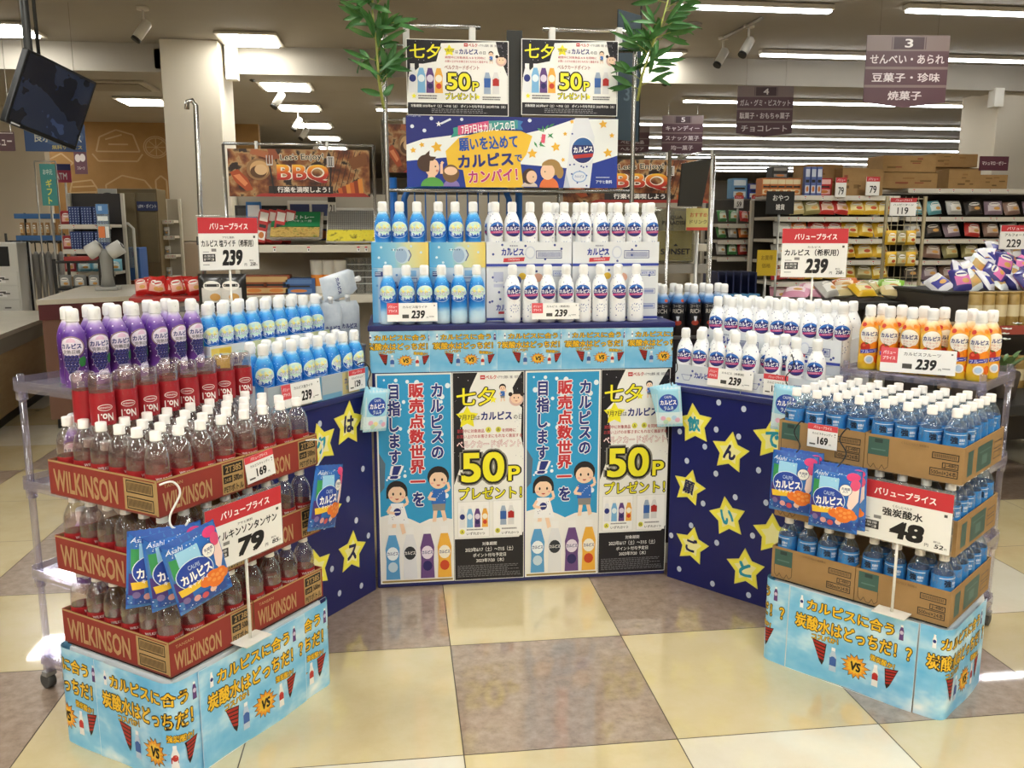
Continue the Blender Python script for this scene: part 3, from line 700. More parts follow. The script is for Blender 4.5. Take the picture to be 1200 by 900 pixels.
def points_poster(P):
    """white and starry black points poster, 270 x 790"""
    P.part('sheet'); P.rect(0, 0, 270, 790, PAPER, 0)
    P.part('night_print'); P.rect(0, 0, 270, 430, '#15131b', 1)
    P.poly([(95, 0), (262, 0), (248, 22), (226, 60), (236, 110), (262, 135), (258, 240), (270, 300), (270, 432), (0, 432), (0, 425), (44, 300), (38, 215), (22, 150), (52, 120), (66, 60)], PAPER, 2)
    r_ = random.Random(3)
    for k in range(46):
        u = r_.choice([r_.uniform(2, 70), r_.uniform(236, 268)]); v = r_.uniform(4, 330); P.disc(u, v, r_.choice([.8, 1.2, 1.8]), None, '#c9c6d2', 3, n=6)
    P.rect(0, 628, 270, 790, '#1a181c', 2); P.poly([(250, 628), (270, 606), (270, 628)], '#1a181c', 2); P.frame(0, 0, 270, 790, 2, '#e6e6e2', 3)
    P.part('figure_print'); kid(P, 188, 44, 66, False, 4); P.part('face_print'); P.disc(240, 104, 27, 24, '#dcb9ae', 4, n=20); P.disc(240, 100, 21, 19, '#f3d2b4', 5, n=18)
    for s in (-1, 1): P.disc(240 + 8 * s, 97, 2.2, 3, '#2a2020', 6, n=8); P.disc(240 + 22 * s, 84, 8, None, '#2a2020', 4, n=10)
    P.disc(240, 108, 5, 3, '#b8473c', 6, n=8, a0=180, a1=360); P.disc(240, 84, 14, 8, '#2a2020', 6, n=12, a0=0, a1=180)
    P.star(54, 166, 44, 23, YEL, 4); P.star(152, 102, 15, 7, YEL, 7)
    P.part('product_print')
    for x0, x1 in ((14, 136), (150, 264)): P.rect(x0, 484, x1, 622, '#d9d9d6', 3); P.rect(x0 + 1.5, 485.5, x1 - 1.5, 620.5, '#f7f7f5', 4)
    for k, (b_, l_, e_) in enumerate([('#e9ebee', '#23307c', None), ('#7fb8e2', '#e6f2f8', None), ('#62407f', '#e3d8ea', '#2b2560'), ('#eeb14a', '#f8f2e2', '#d0432a')]): mini_bottle(P, 32 + 29 * k, 500, 84, b_, l_, L=5, extra=e_)
    mini_bottle(P, 190, 492, 86, '#9fb0c6', '#2f5aa4', L=5); P.rect(178, 525, 202, 556, '#3560a8', 7); mini_bottle(P, 220, 492, 86, '#dfdfde', '#b52a26', L=5); P.rect(208, 528, 232, 552, '#b52a26', 7)
    P.disc(31, 600, 10, None, '#e6e25a', 5, n=14); P.disc(168, 600, 10, None, '#e6e25a', 5, n=14)
    P.part('lettering')
    P.rect(104, 12, 122, 27, '#c23a3a', 5); P.rect(107, 18, 119, 21, PAPER, 6); P.text('ベルク', 124, 12, 165, 27, '#c23a3a', 5, bold=.03); P.text('×アサヒ飲料（株）共同企画', 168, 14, 262, 26, '#6b6870', 5)
    P.text('七夕', 14, 56, 160, 124, YEL, 5, bold=.02, out=(.05, '#1b1a12'))
    P.text('7月7日', 24, 156, 82, 176, '#3d3a20', 6); P.text('は', 86, 160, 102, 176, '#3a3840', 5); P.text('カルピス', 106, 146, 224, 178, NAVY, 5, bold=.045); P.text('の日', 230, 160, 262, 177, '#3a3840', 5)
    P.text('期間中に対象商品', 16, 210, 118, 224, '#b8404a', 5); P.disc(134, 214, 11, None, '#e6e25a', 4, n=12); P.disc(172, 214, 11, None, '#e6e25a', 4, n=12); P.text('A', 129, 208, 139, 220, '#6b6a2a', 6); P.text('B', 167, 208, 177, 220, '#6b6a2a', 6); P.text('を同時に', 186, 210, 238, 224, '#b8404a', 5)
    P.text('お買い上げのお客さまにもれなく進呈する', 14, 230, 262, 244, '#b8404a', 5)
    P.text('ベルクカードポイント', 14, 252, 260, 280, '#f7f3f2', 5, bold=.012, out=(.035, '#b23a40'))
    P.fresh('price_lettering'); P.text('50', 28, 296, 196, 412, YEL, 5, bold=.035, out=(.05, '#1b1a12'), out2=(.085, '#8f8c84')); P.text('P', 208, 352, 256, 410, YEL, 5, bold=.03, out=(.06, '#1b1a12'))
    P.text('プレゼント！', 20, 430, 262, 476, YEL, 5, bold=.02, out=(.06, '#1b1a12'))
    P.fresh('product_lettering'); P.text('A', 26, 594, 36, 606, '#6b6a2a', 7); P.text('B', 163, 594, 173, 606, '#6b6a2a', 7); P.text('いずれか1つ', 48, 602, 118, 614, '#4a484c', 6); P.text('いずれか1つ', 184, 604, 250, 615, '#4a484c', 6); small_lines(P, 48, 590, 128, 599, 1, '#8a888c', 6); small_lines(P, 184, 590, 258, 600, 1, '#8a888c', 6)
    P.fresh('date_lettering'); P.text('対象期間', 108, 642, 164, 656, '#f0efec', 5); P.text('2023年6/17（土）〜7/15（土）', 42, 662, 228, 680, '#f0efec', 5); P.text('ポイント付与予定日', 72, 686, 200, 701, '#f0efec', 5); P.text('2023年7/20（木）', 84, 706, 192, 722, '#f0efec', 5)
    small_lines(P, 12, 732, 262, 780, 8, '#77757a', 5, seed=4, duty=.4)
def slogan_poster(P):
    """blue slogan poster with bottles, 295 x 790"""
    P.part('sheet'); P.rect(0, 0, 295, 790, PAPER, 0)
    P.part('background_print'); P.rect(6, 6, 289, 560, '#2f9dd2', 1)
    r_ = random.Random(8)
    for k in range(40): P.disc(r_.uniform(16, 280), r_.uniform(14, 540), r_.choice([4, 7, 10]), None, '#e9f5fb', 2, n=12)
    P.poly([(6, 530), (40, 522), (90, 528), (130, 545), (160, 560), (200, 544), (250, 540), (289, 548), (289, 784), (6, 784)], '#f0efec', 3); P.poly([(6, 290), (30, 330), (24, 420), (6, 440)], '#5b7284', 2)
    P.rect(6, 778, 289, 785, '#a08a4c', 4)
    P.part('figure_print'); kid(P, 72, 392, 208, True, 5); kid(P, 236, 342, 214, False, 5)
    P.part('product_print')
    for k, (b_, l_, e_) in enumerate([('#5aa0d4', '#eef6fa', '#c8dcea'), ('#e4e6ea', '#2b3038', None), ('#6a4a82', '#e9dfee', '#28245e'), ('#efb545', '#f8f2e2', '#cc4a2a')]):
        cu = 50 + 69 * k; mini_bottle(P, cu, 572, 200, b_, l_, L=12, extra=e_)
    P.part('lettering')
    o = (.05, '#f4f6f8')
    P.vtext('カルピスの', 208, 34, 262, 322, NAVY, 5, bold=.045, out=o)
    P.fresh('slogan_lettering'); P.vtext('販売点数世界一', 124, 34, 186, 428, '#c8323a', 5, bold=.05, out=o); P.vtext('を', 130, 436, 184, 498, NAVY, 5, bold=.045, out=o)
    P.fresh('slogan_lettering'); P.vtext('目指します', 42, 36, 94, 336, NAVY, 5, bold=.045, out=o); P.text('！', 50, 338, 88, 388, NAVY, 5, bold=.05, out=o, slant=.35)
    for k in range(4): P.fresh('name_lettering'); P.text('カルピス', 50 + 69 * k - 21, 664, 50 + 69 * k + 21, 678, NAVY if k != 1 else '#f0f0f0', 14, bold=.03)
def top_poster(P):
    """landscape points poster, 378 x 278"""
    P.part('sheet'); P.rect(0, 0, 378, 278, PAPER, 0)
    P.part('night_print'); P.rect(3, 3, 375, 276, '#17151d', 1)
    P.poly([(128, 14), (330, 4), (338, 40), (362, 100), (374, 130), (374, 232), (3, 232), (3, 210), (6, 140), (60, 90), (110, 80)], PAPER, 2)
    r_ = random.Random(3)
    for k in range(40): P.disc(r_.choice([r_.uniform(4, 110), r_.uniform(345, 374)]), r_.uniform(4, 120), r_.choice([.6, .9, 1.4]), None, '#c9c6d2', 3, n=6)
    P.part('product_print')
    for k, (b_, l_, e_) in enumerate([('#e9ebee', '#23307c', None), ('#7fb8e2', '#e6f2f8', None), ('#62407f', '#e3d8ea', '#2b2560'), ('#eeb14a', '#f8f2e2', '#d0432a')]): mini_bottle(P, 22 + 32 * k, 90, 106, b_, l_, L=4, extra=e_)
    mini_bottle(P, 298, 104, 92, '#9fb0c6', '#2f5aa4', L=4); P.rect(286, 138, 310, 172, '#3560a8', 6); mini_bottle(P, 330, 102, 94, '#dfdfde', '#b52a26', L=4); P.rect(318, 142, 342, 166, '#b52a26', 6)
    P.star(158, 40, 22, 12, YEL, 4); P.star(26, 208, 10, 5, YEL, 4); P.star(262, 208, 10, 5, YEL, 4)
    P.part('figure_print'); kid(P, 312, 38, 46, False, 4); P.part('face_print'); P.disc(350, 74, 20, 19, '#dcb9ae', 4, n=18); P.disc(350, 72, 15, 14, '#f3d2b4', 5, n=16); P.disc(350, 60, 10, 6, '#2a2020', 6, n=10, a0=0, a1=180)
    for s in (-1, 1): P.disc(350 + 6 * s, 70, 1.6, 2.2, '#2a2020', 6, n=8); P.disc(350 + 16 * s, 58, 6, None, '#2a2020', 4, n=8)
    P.part('lettering')
    P.rect(212, 12, 226, 24, '#c23a3a', 4); P.rect(215, 16.5, 223, 19, PAPER, 5); P.text('ベルク', 228, 12, 262, 25, '#c23a3a', 4, bold=.03); P.text('×アサヒ飲料（株）共同企画', 266, 14, 352, 24, '#6b6870', 4)
    P.text('七夕', 12, 18, 126, 72, YEL, 4, bold=.02, out=(.05, '#1b1a12'))
    P.text('7月7日', 142, 34, 174, 46, '#3d3a20', 6); P.text('は', 180, 38, 190, 50, '#3a3840', 4); P.text('カルピス', 194, 32, 264, 52, NAVY, 4, bold=.045); P.text('の日', 268, 40, 292, 51, '#3a3840', 4)
    P.text('期間中に対象商品 A B を同時に', 142, 60, 292, 69, '#b8404a', 4); P.text('お買い上げのお客さまにもれなく進呈する', 142, 74, 300, 83, '#b8404a', 4)
    P.text('ベルクカードポイント', 140, 92, 268, 108, '#9a3a3e', 4, bold=.015)
    P.fresh('price_lettering'); P.text('50', 146, 120, 236, 184, YEL, 4, bold=.035, out=(.06, '#1b1a12')); P.text('P', 242, 152, 266, 186, YEL, 4, bold=.03, out=(.07, '#1b1a12'))
    P.text('プレゼント！', 142, 194, 256, 218, YEL, 4, bold=.02, out=(.07, '#1b1a12'))
    small_lines(P, 42, 204, 130, 222, 2, '#5a585e', 4); small_lines(P, 280, 206, 366, 222, 2, '#5a585e', 4)
    P.fresh('date_lettering'); P.text('対象期間 2023年6/17（土）〜7/15（土）', 14, 238, 186, 249, '#f0efec', 4); P.text('ポイント付与予定日 2023年7/20（木）', 198, 238, 366, 249, '#f0efec', 4)
    small_lines(P, 90, 254, 340, 272, 3, '#8a888c', 4, seed=2, duty=.4)
def wish_banner(P):
    """wide blue and white banner, 785 x 265"""
    P.part('sheet'); P.rect(0, 0, 785, 265, '#1f3a94', 0)
    P.part('background_print')
    P.rect(0, 0, 785, 110, '#232c78', 1)
    P.poly([(0, 108), (60, 86), (160, 72), (300, 66), (430, 62), (520, 40), (620, 4), (785, 2), (785, 140), (700, 168), (600, 190), (440, 178), (300, 166), (160, 152), (0, 168)], '#eef1ee', 2)
    P.poly([(215, 265), (205, 200), (150, 190), (142, 130), (190, 80), (300, 50), (420, 52), (462, 70), (440, 140), (418, 170), (430, 265)], '#efc23a', 3)
    for u, v, r in [(22, 40, 7), (66, 55, 7), (92, 10, 7), (202, 12, 6), (452, 12, 7), (240, 32, 5)]: P.disc(u, v, r, None, '#dfe6f2', 3, n=12)
    for u, v, r in [(24, 128, 12), (56, 108, 11), (110, 116, 22), (462, 136, 20), (550, 110, 19), (585, 60, 9), (578, 158, 9), (728, 22, 17), (762, 64, 11), (748, 130, 19), (610, 14, 9), (500, 78, 8)]: P.star(u, v, r, r * .5, '#eeb93c', 4, rot=90 + u % 20)
    P.star(118, 30, 11, 5, '#eef1f4', 4); P.poly([(124, 26), (160, 8), (164, 14), (128, 32)], '#dfe6f2', 3)
    P.poly([(170, 44), (196, 38), (196, 72), (160, 80), (172, 62)], '#3a9a8a', 4); P.poly([(188, 36), (300, 16), (408, 12), (408, 42), (300, 48), (188, 70)], '#d85a86', 5); P.poly([(300, 16), (408, 12), (408, 42), (300, 48)], '#4a9a96', 6); P.poly([(396, 10), (428, 16), (418, 30), (428, 48), (396, 46)], '#3e78b4', 4)
    for k, (u, v, a) in enumerate([(480, 40, 30), (500, 30, 80), (522, 26, 120), (545, 22, 150), (468, 90, 60), (496, 84, 100), (540, 58, 140), (520, 60, 40), (486, 100, 20)]):
        c_, s_ = math.cos(R(a)), math.sin(R(a)); P.poly([(u, v), (u + 12 * c_ - 4 * s_, v + 12 * s_ + 4 * c_), (u + 28 * c_, v + 28 * s_), (u + 12 * c_ + 4 * s_, v + 12 * s_ - 4 * c_)], ['#4a9a5e', '#3f8652'][k % 2], 4)
    P.poly([(498, 62), (512, 64), (508, 96), (494, 94)], '#e35a76', 5)
    P.part('figure_print')
    sk, hr = '#f0c8a6', '#4a3428'
    P.disc(92, 262, 42, 34, '#5aa048', 6, n=18, a0=0, a1=180); P.poly([(74, 236), (104, 236), (100, 205), (80, 205)], sk, 5); P.disc(92, 192, 26, 34, sk, 6, n=20); P.disc(70, 176, 32, 32, hr, 7, n=18, a0=60, a1=290); P.poly([(60, 150), (84, 128), (82, 150), (108, 152), (96, 166), (62, 170)], hr, 7); P.disc(104, 188, 3, None, '#2a2020', 8, n=8); P.disc(110, 204, 5, None, '#d88a76', 8, n=8)
    P.fresh('figure_print'); P.disc(162, 262, 30, 26, '#8a78b4', 6, n=18, a0=0, a1=180); P.disc(160, 214, 31, 34, '#7a5a38', 6, n=20); P.disc(160, 204, 24, 16, sk, 7, n=16); P.line([(126, 215), (126, 178), (132, 170)], 10, sk, 7)
    P.fresh('figure_print'); P.disc(452, 262, 30, 20, '#d9c8ba', 6, n=16, a0=0, a1=180); P.disc(452, 222, 27, 30, '#4a3428', 6, n=18); P.disc(460, 224, 20, 24, sk, 7, n=18); P.disc(466, 224, 2.5, None, '#2a2020', 8, n=8)
    P.fresh('figure_print'); P.disc(526, 265, 36, 40, '#e2763c', 6, n=18, a0=0, a1=180); P.disc(520, 204, 27, 31, sk, 7, n=18); P.disc(534, 188, 36, 32, '#a8844c', 6, n=20); P.disc(566, 206, 14, 24, '#a8844c', 6, n=14); P.disc(528, 180, 30, 20, '#a8844c', 8, n=16, a0=0, a1=180); P.disc(510, 204, 2.5, None, '#2a2020', 8, n=8)
    P.part('product_print')
    P.poly([(622, 0), (672, 0), (696, 70), (692, 150), (680, 265), (580, 265), (598, 150), (604, 70)], '#e3e6ea', 6)
    P.poly([(580, 265), (590, 205), (606, 265)], '#c4ccd6', 7)
    r_ = random.Random(6)
    for k in range(22): P.disc(r_.uniform(604, 684), r_.uniform(10, 262), 3.4, None, '#2c3f8f', 7, n=8)
    P.disc(652, 122, 46, 52, '#f0f2f4', 8, n=30); P.disc(652, 122, 42, 48, '#27306a', 9, n=30); P.disc(652, 122, 42, 48, '#2f5f9c', 10, n=16, a0=25, a1=155); P.poly([(614, 140), (692, 132), (690, 146), (618, 154)], '#b8342e', 10)
    P.disc(640, 222, 28, 22, '#8fb0d8', 8, n=20); P.disc(640, 222, 24, 18, '#e3e6ea', 9, n=20)
    P.part('lettering')
    P.text('カルピス', 616, 106, 690, 130, '#f6f7f8', 12, bold=.045, rot=4); P.text('カルピス', 622, 216, 658, 226, '#4a70b0', 11)
    P.fresh('ribbon_lettering'); P.text('7月7日はカルピスの日', 200, 24, 396, 58, '#ffffff', 8, bold=.02, rot=6)
    P.fresh('slogan_lettering'); P.text('願いを込めて', 190, 72, 408, 124, '#2b56a8', 6, bold=.04, rot=4); P.text('カルピス', 186, 136, 392, 188, NAVY, 6, bold=.05, rot=4); P.text('で', 396, 140, 424, 168, '#2b56a8', 6, bold=.035)
    P.text('カンパイ！', 224, 196, 408, 244, '#c43a78', 6, bold=.04, out=(.03, '#f6ead0'), rot=4)
    P.fresh('maker_lettering'); P.text('アサヒ飲料', 704, 234, 766, 248, '#dfe6f2', 6, bold=.03); small_lines(P, 704, 222, 770, 229, 1, '#c4cfe6', 6); P.text('アサヒ飲料（株）', 6, -4, 54, 6, '#aab4d6', 6)

def put_print(name, label, cat, design, w, h, W_, H_, loc, rz=0, group=None, rot=None, thick=.0012, warp=None, sheet_back=True):
    t = thing(name, label, cat, loc, rz, group, rot)
    P = Print(w, h, W_, H_, warp); design(P)
    if sheet_back and not warp:
        g = MB(); g.box(-W_ / 2, W_ / 2, .0003, thick, 0, H_); g.build('backing', mat('#e9e9e4', .5), t)
    P.build(t); return t

# ---------------------------------------------------------------- price signs and price cards
RED = '#c8343c'
def price_sign(label, loc, rz, W_, H_, item, small, price, tax, pole=None, group='large price signs', tilt=0, size_fit=None, pole_x=0.0):
    t = thing('price_sign', label, 'price sign', loc, rz, group)
    if tilt: t.rotation_euler = (0, tilt, rz)
    g = MB(); g.box(-W_ / 2 - .004, W_ / 2 + .004, .0006, .004, -.004, H_ + .008, bev=.001); g.build('clear_holder', clear('clear holder', '#f6f8f8', .2, .05, .06), t)
    P = Print(300, 220, W_, H_)
    P.part('card'); P.rect(0, 0, 300, 220, '#f0efe9', 0); P.rect(0, 0, 300, 66, RED, 1)
    P.part('lettering'); P.text('バリュープライス', 56, 22, 250, 50, '#fbf3f0', 2, bold=.035)
    P.text(small, 118, 78, 178, 88, '#4a4848', 1); 
    n = len(item); w = min(250, 32 * n); f0 = size_fit or (150 - w / 2, 150 + w / 2)
    P.text(item, f0[0], 92, f0[1], 124, '#1e1c1c', 1, bold=.03)
    pw = {2: 104, 3: 104}[len(price)] if len(price) != 2 else 110
    P.text(price, 112, 134, 112 + pw, 204, '#1e1c1c', 1, bold=.06, slant=.12)
    P.rect(16, 152, 78, 184, '#3a3838', 1); P.text('お買得', 22, 156, 72, 166, '#dcdad4', 2); P.text('円', 22, 170, 70, 180, '#dcdad4', 2); P.rect(60, 130, 84, 142, '#8a8884', 1)
    P.text('円', 224, 194, 236, 206, '#4a4848', 1); P.text(tax, 254, 190, 282, 206, '#2a2828', 1, bold=.03, slant=.15); P.text('税込', 250, 178, 272, 186, '#6a6868', 1); P.text('円', 284, 198, 291, 206, '#4a4848', 1)
    P.rect(276, 76, 286, 86, '#55534f', 1); small_lines(P, 16, 196, 56, 202, 1, '#6a6868', 1); small_lines(P, 18, 142, 56, 147, 1, '#6a6868', 1)
    P.build(t)
    if pole:
        g = MB(); g.tube([(pole_x, .006, .02), (pole_x, .006, -pole)], .0045, 8); g.box(pole_x - .03, pole_x + .03, .001, .011, .0, .02, bev=.002); g.build('pole', mat('#e9e6dc', .4), t)
        g = MB(); g.box(pole_x - .05, pole_x + .05, -.03, .04, -pole - .003, -pole, bev=.001); g.build('foot', mat('#e9e6dc', .4), t)
    return t
def price_card(label, loc, rz, price='239', item='カルピス（希釈用）', W_=.2, H_=.08, rot=None):
    """wide card with a red corner block"""
    t = thing('price_card', label, 'price card', loc, rz, 'small price cards', rot)
    P = Print(200, 80, W_, H_)
    P.part('card'); P.rect(0, 0, 200, 80, '#f3f2ee', 0); P.rect(0, 0, 46, 50, '#e0545c', 1)
    P.part('lettering'); P.text('バリュー', 6, 10, 40, 22, '#fbeeee', 2, bold=.03); P.text('プライス', 6, 28, 40, 40, '#fbeeee', 2, bold=.03)
    P.text(item, 62, 12, 160, 23, '#3a3838', 1); P.text(price, 96, 32, 150, 68, '#1e1c1c', 1, bold=.05, slant=.12); P.rect(60, 50, 86, 66, '#4a4844', 1); P.text('円', 156, 60, 163, 67, '#4a4848', 1); small_lines(P, 166, 58, 192, 64, 1, '#77757a', 1); P.rect(186, 10, 191, 15, '#6a6868', 1)
    g = MB(); g.box(-W_ / 2, W_ / 2, .0003, .0012, 0, H_); g.build('backing', mat('#efeeea', .5), t)
    P.build(t); return t
def small_card(label, loc, rz, price='129', item='カルピスラムネ', W_=.1, H_=.08, rot=None):
    t = thing('price_card', label, 'price card', loc, rz, 'small price cards', rot)
    P = Print(100, 80, W_, H_)
    P.part('card'); P.rect(0, 0, 100, 80, '#f3f2ee', 0); P.rect(0, 0, 100, 20, '#dc4a52', 1)
    P.part('lettering'); P.text('バリュープライス', 20, 5, 80, 15, '#fbeeee', 2, bold=.02); P.text(item, 16, 27, 84, 36, '#3a3838', 1); P.text(price, 34, 42, 70, 68, '#1e1c1c', 1, bold=.05); P.rect(8, 66, 28, 71, '#55534f', 1); P.text('円', 74, 62, 80, 68, '#4a4848', 1); P.rect(90, 26, 94, 30, '#6a6868', 1); P.rect(90, 34, 94, 37, '#a8a6a2', 1)
    g = MB(); g.box(-W_ / 2, W_ / 2, .0003, .0012, 0, H_); g.build('backing', mat('#efeeea', .5), t)
    P.build(t); return t

# ---------------------------------------------------------------- snack bags with hooks
def bag_shape(w, h, d):
    def y(x, z):
        a = max(0, 1 - abs(2 * x / w) ** 2.6); b = max(0, 1 - abs(2 * (z - h / 2) / h) ** 2.6)
        return d * (a * b) ** .6
    return y
def candy_print(P, ramune=False):
    """front of a hanging candy bag, 150 x 205"""
    if ramune:
        P.rect(0, 0, 150, 205, '#9fd6ea', 1, n=(8, 10)); P.rect(0, 130, 150, 190, '#d9ecf2', 2, n=(8, 4))
        P.part('picture_print'); P.disc(75, 82, 56, 44, '#2a4fae', 4, n=24); 
        for u, v, c in [(40, 160, '#e6b4cc'), (70, 166, '#f2e6a6'), (104, 158, '#b4d6ee'), (122, 170, '#e6b4cc'), (54, 178, '#bfe2c8')]: P.disc(u, v, 15, 12, c, 5, n=12)
        P.part('lettering'); P.text('カルピス', 28, 66, 122, 92, '#ffffff', 6, bold=.045); P.text('ラムネ', 48, 98, 104, 118, '#dff2fa', 6, bold=.03); P.text('CALPIS', 54, 46, 96, 58, '#e6f0fa', 6); return
    P.rect(0, 0, 150, 205, '#2a6cc0', 1, n=(8, 10)); P.rect(0, 0, 150, 14, '#1d4f9e', 2, n=(8, 1)); P.rect(0, 164, 150, 194, '#1f4a9c', 2, n=(8, 2)); P.rect(4, 108, 40, 166, '#46307a', 2, n=(3, 3)); P.rect(8, 44, 26, 100, '#3a9a5a', 2, n=(2, 3)); P.rect(26, 30, 86, 70, '#9cd2ee', 2, n=(3, 3))
    r_ = random.Random(9)
    P.part('dot_print')
    for k in range(34): P.disc(r_.uniform(4, 146), r_.choice([r_.uniform(14, 40), r_.uniform(168, 192)]), r_.choice([1.2, 1.8]), None, '#d6e8f6', 3, n=6)
    P.part('picture_print')
    P.disc(60, 102, 50, 42, '#dcecf6', 4, n=26); P.disc(60, 102, 48, 40, '#2346a8', 5, n=26); P.poly([(122, 48), (146, 44), (146, 96), (126, 130), (116, 110)], '#f2d6cc', 4); P.disc(134, 44, 14, 18, '#e0537c', 5, n=14)
    P.disc(108, 62, 19, None, '#2b2f6a', 6, n=20); P.disc(108, 62, 17.5, None, '#f3f2ea', 7, n=20); P.poly([(8, 132), (70, 124), (74, 142), (12, 152)], '#efc63a', 7)
    for u, v, r in [(82, 140, 20), (100, 134, 22), (120, 138, 22), (108, 150, 24), (134, 146, 14)]: P.disc(u, v, r, r * .8, '#ea7a2c', 8, n=14)
    for u, v in [(88, 136), (100, 130), (112, 136), (124, 132), (100, 146), (114, 150), (128, 146)]: P.disc(u, v, 6, 5, '#f29a48', 9, n=8)
    for u, v, c in [(22, 166, '#7c6a9e'), (48, 172, '#d9a09c'), (70, 176, '#c8525a'), (94, 170, '#e9c6b8')]: P.disc(u, v, 9.5, None, c, 5, n=12)
    P.disc(126, 20, 20, 13, '#e0437c', 4, n=16)
    P.part('lettering'); P.text('カルピス', 20, 90, 104, 118, '#ffffff', 8, bold=.05, rot=6); P.text('CALPIS', 44, 74, 76, 86, '#bcd0f0', 8); P.text('キャンディ', 32, 120, 88, 132, '#ffffff', 10, bold=.03, rot=6); P.text('乳酸菌\n入り', 96, 54, 121, 71, '#2b2f6a', 8, bold=.01); P.text('Asahi', 8, 16, 50, 28, '#dce8f6', 4, slant=.3)
def make_candy(ramune=False, W_=.148, H_=.205, D=.02):
    def f():
        t = thing('candy_bag', 'x', 'candy bag')
        y = bag_shape(W_, H_, D); g = MB()
        m = [mat('#cfe6f0' if ramune else '#3f74b4', .25, spec=.6)]
        for s in (-1, 1):
            g.grid(lambda a, b: (W_ * (a - .5), s * y(W_ * (a - .5), H_ * b), H_ * b + .0015 * math.sin(a * 40) * (b < .06 or b > .94)), 14, 18)
        g.build('bag_film', m, t)
        P = Print(150, 205, W_, H_, lambda x, z, d: (x, -y(x, z) - .0006 - d, z), eps=.0003); P.part('front_print'); candy_print(P, ramune); P.build(t)
        return t
    return f
candy, ramune = Family(make_candy()), Family(make_candy(True, .105, .17, .012))
def hook(label, pts, col='#1a1a1a', r=.0022):
    g = MB(); 
    P_ = [Vector(p) for p in pts]; sm = []
    for i in range(len(P_) - 1):
        p0, p1, p2, p3 = P_[max(i - 1, 0)], P_[i], P_[i + 1], P_[min(i + 2, len(P_) - 1)]
        for k in range(5):
            q = k / 5; sm.append(.5 * ((2 * p1) + (p2 - p0) * q + (2 * p0 - 5 * p1 + 4 * p2 - p3) * q * q + (3 * p1 - p0 - 3 * p2 + p3) * q ** 3))
    sm.append(P_[-1]); o = sm[0].copy()
    g.tube([p - o for p in sm], r, 6)
    return tag(g.build('hook', mat(col, .4), None, o), label, 'hook', 'hooks of the candy bags')
# ================================================================ THE DRINKS DISPLAY
NAVYV = noisy('navy vinyl', [(.2, '#131957'), (.8, '#192064')], 3, .32, .5, bump=.12)
M_KRAFT = noisy('kraft board', [(.2, '#9a7a50'), (.8, '#a88659')], 14, .7, .2)
M_KRAFTIN = mat('#9c8059', .8)
M_WRED = noisy('red board', [(.2, '#8c372f'), (.8, '#973f36')], 10, .6, .2)
M_WHITEB = noisy('white board', [(.2, '#dfe3e6'), (.8, '#e9ecee')], 8, .5, .3)
M_CLEARPL = clear('clear rack plastic', '#ebe9f2', .25, .08, .10, '#c9c6d8')
def hit(fr, y, u, v):
    """where the sight line through a photo pixel meets the plane y of a stand's frame"""
    o = fr.m.inverted() @ Vector((0, 0, CAM_H)); q = fr.m.inverted() @ at(u, v, 3.0); d = q - o
    return o + d * ((y - o.y) / d.y)
def M_side(x, y, z, right): return Matrix.Translation((x, y, z)) @ Matrix.Rotation(PI / 2 if right else -PI / 2, 4, 'Z')

# ---- centre stand
t = thing('display_stand', 'tall navy display stand at the centre, covered in posters', 'display stand', (.5, 3.495, 0))
g = MB(); g.box(-.62, .62, 0, .46, 0, 1.083, bev=.006); g.build('stand_body', NAVYV, t)
g = MB(); g.box(-.632, .632, -.006, .47, 1.084, 1.107, bev=.004); g.build('stand_top', NAVYV, t)
# posters on its front
px = [(443, 531), (531.5, 614), (615.5, 702), (702.5, 782)]
pl = ['blue slogan poster at the stand, leftmost of four, next to the starry points poster', 'black and white points poster, second of four on the stand', 'blue slogan poster between the two starry points posters', 'black and white points poster, rightmost of four on the stand']
for k, (u0, u1) in enumerate(px):
    a, b = at(u0, 560, 3.49), at(u1, 560, 3.49); z0 = .018; H_ = .912 - z0
    if k % 2 == 0: put_print('poster', pl[k], 'poster', slogan_poster, 295, 790, b.x - a.x, H_, ((a.x + b.x) / 2, 3.4925, z0), group='posters on the centre stand')
    else: put_print('poster', pl[k], 'poster', points_poster, 270, 790, b.x - a.x, H_, ((a.x + b.x) / 2, 3.4925, z0), group='posters on the centre stand')
# strip of small sheets above them
for k, u0 in enumerate([425, 503, 582.5, 657.5, 731.5]):
    a = at(u0, 410, 3.49); w = .30
    x1 = min(a.x + w, 1.125) if k == 4 else a.x + w
    P = Print(420, 297, w, .168)
    if k in (0, 4):   # the end sheets bend round the stand's sides
        def warp(x, z, d, a=a, w=w, k=k):
            X = a.x + w / 2 + x
            if X > 1.12: return (1.12 - (a.x + w / 2) + .004 + d, X - 1.12, z)
            if X < -.122: return (-.122 - (a.x + w / 2) - .003 - d, -.122 - X, z)
            return (x, -d, z)
        P.warp = warp
    vs_sheet(P)
    t = thing('printed_sheet', '%s blue sparkling water sheet on the band above the centre posters' % ['leftmost', 'second', 'middle', 'fourth', 'rightmost'][k], 'sheet', (a.x + w / 2, 3.4935 - .0012 * k, .916), 0, 'blue sheets on the centre stand')
    P.build(t)
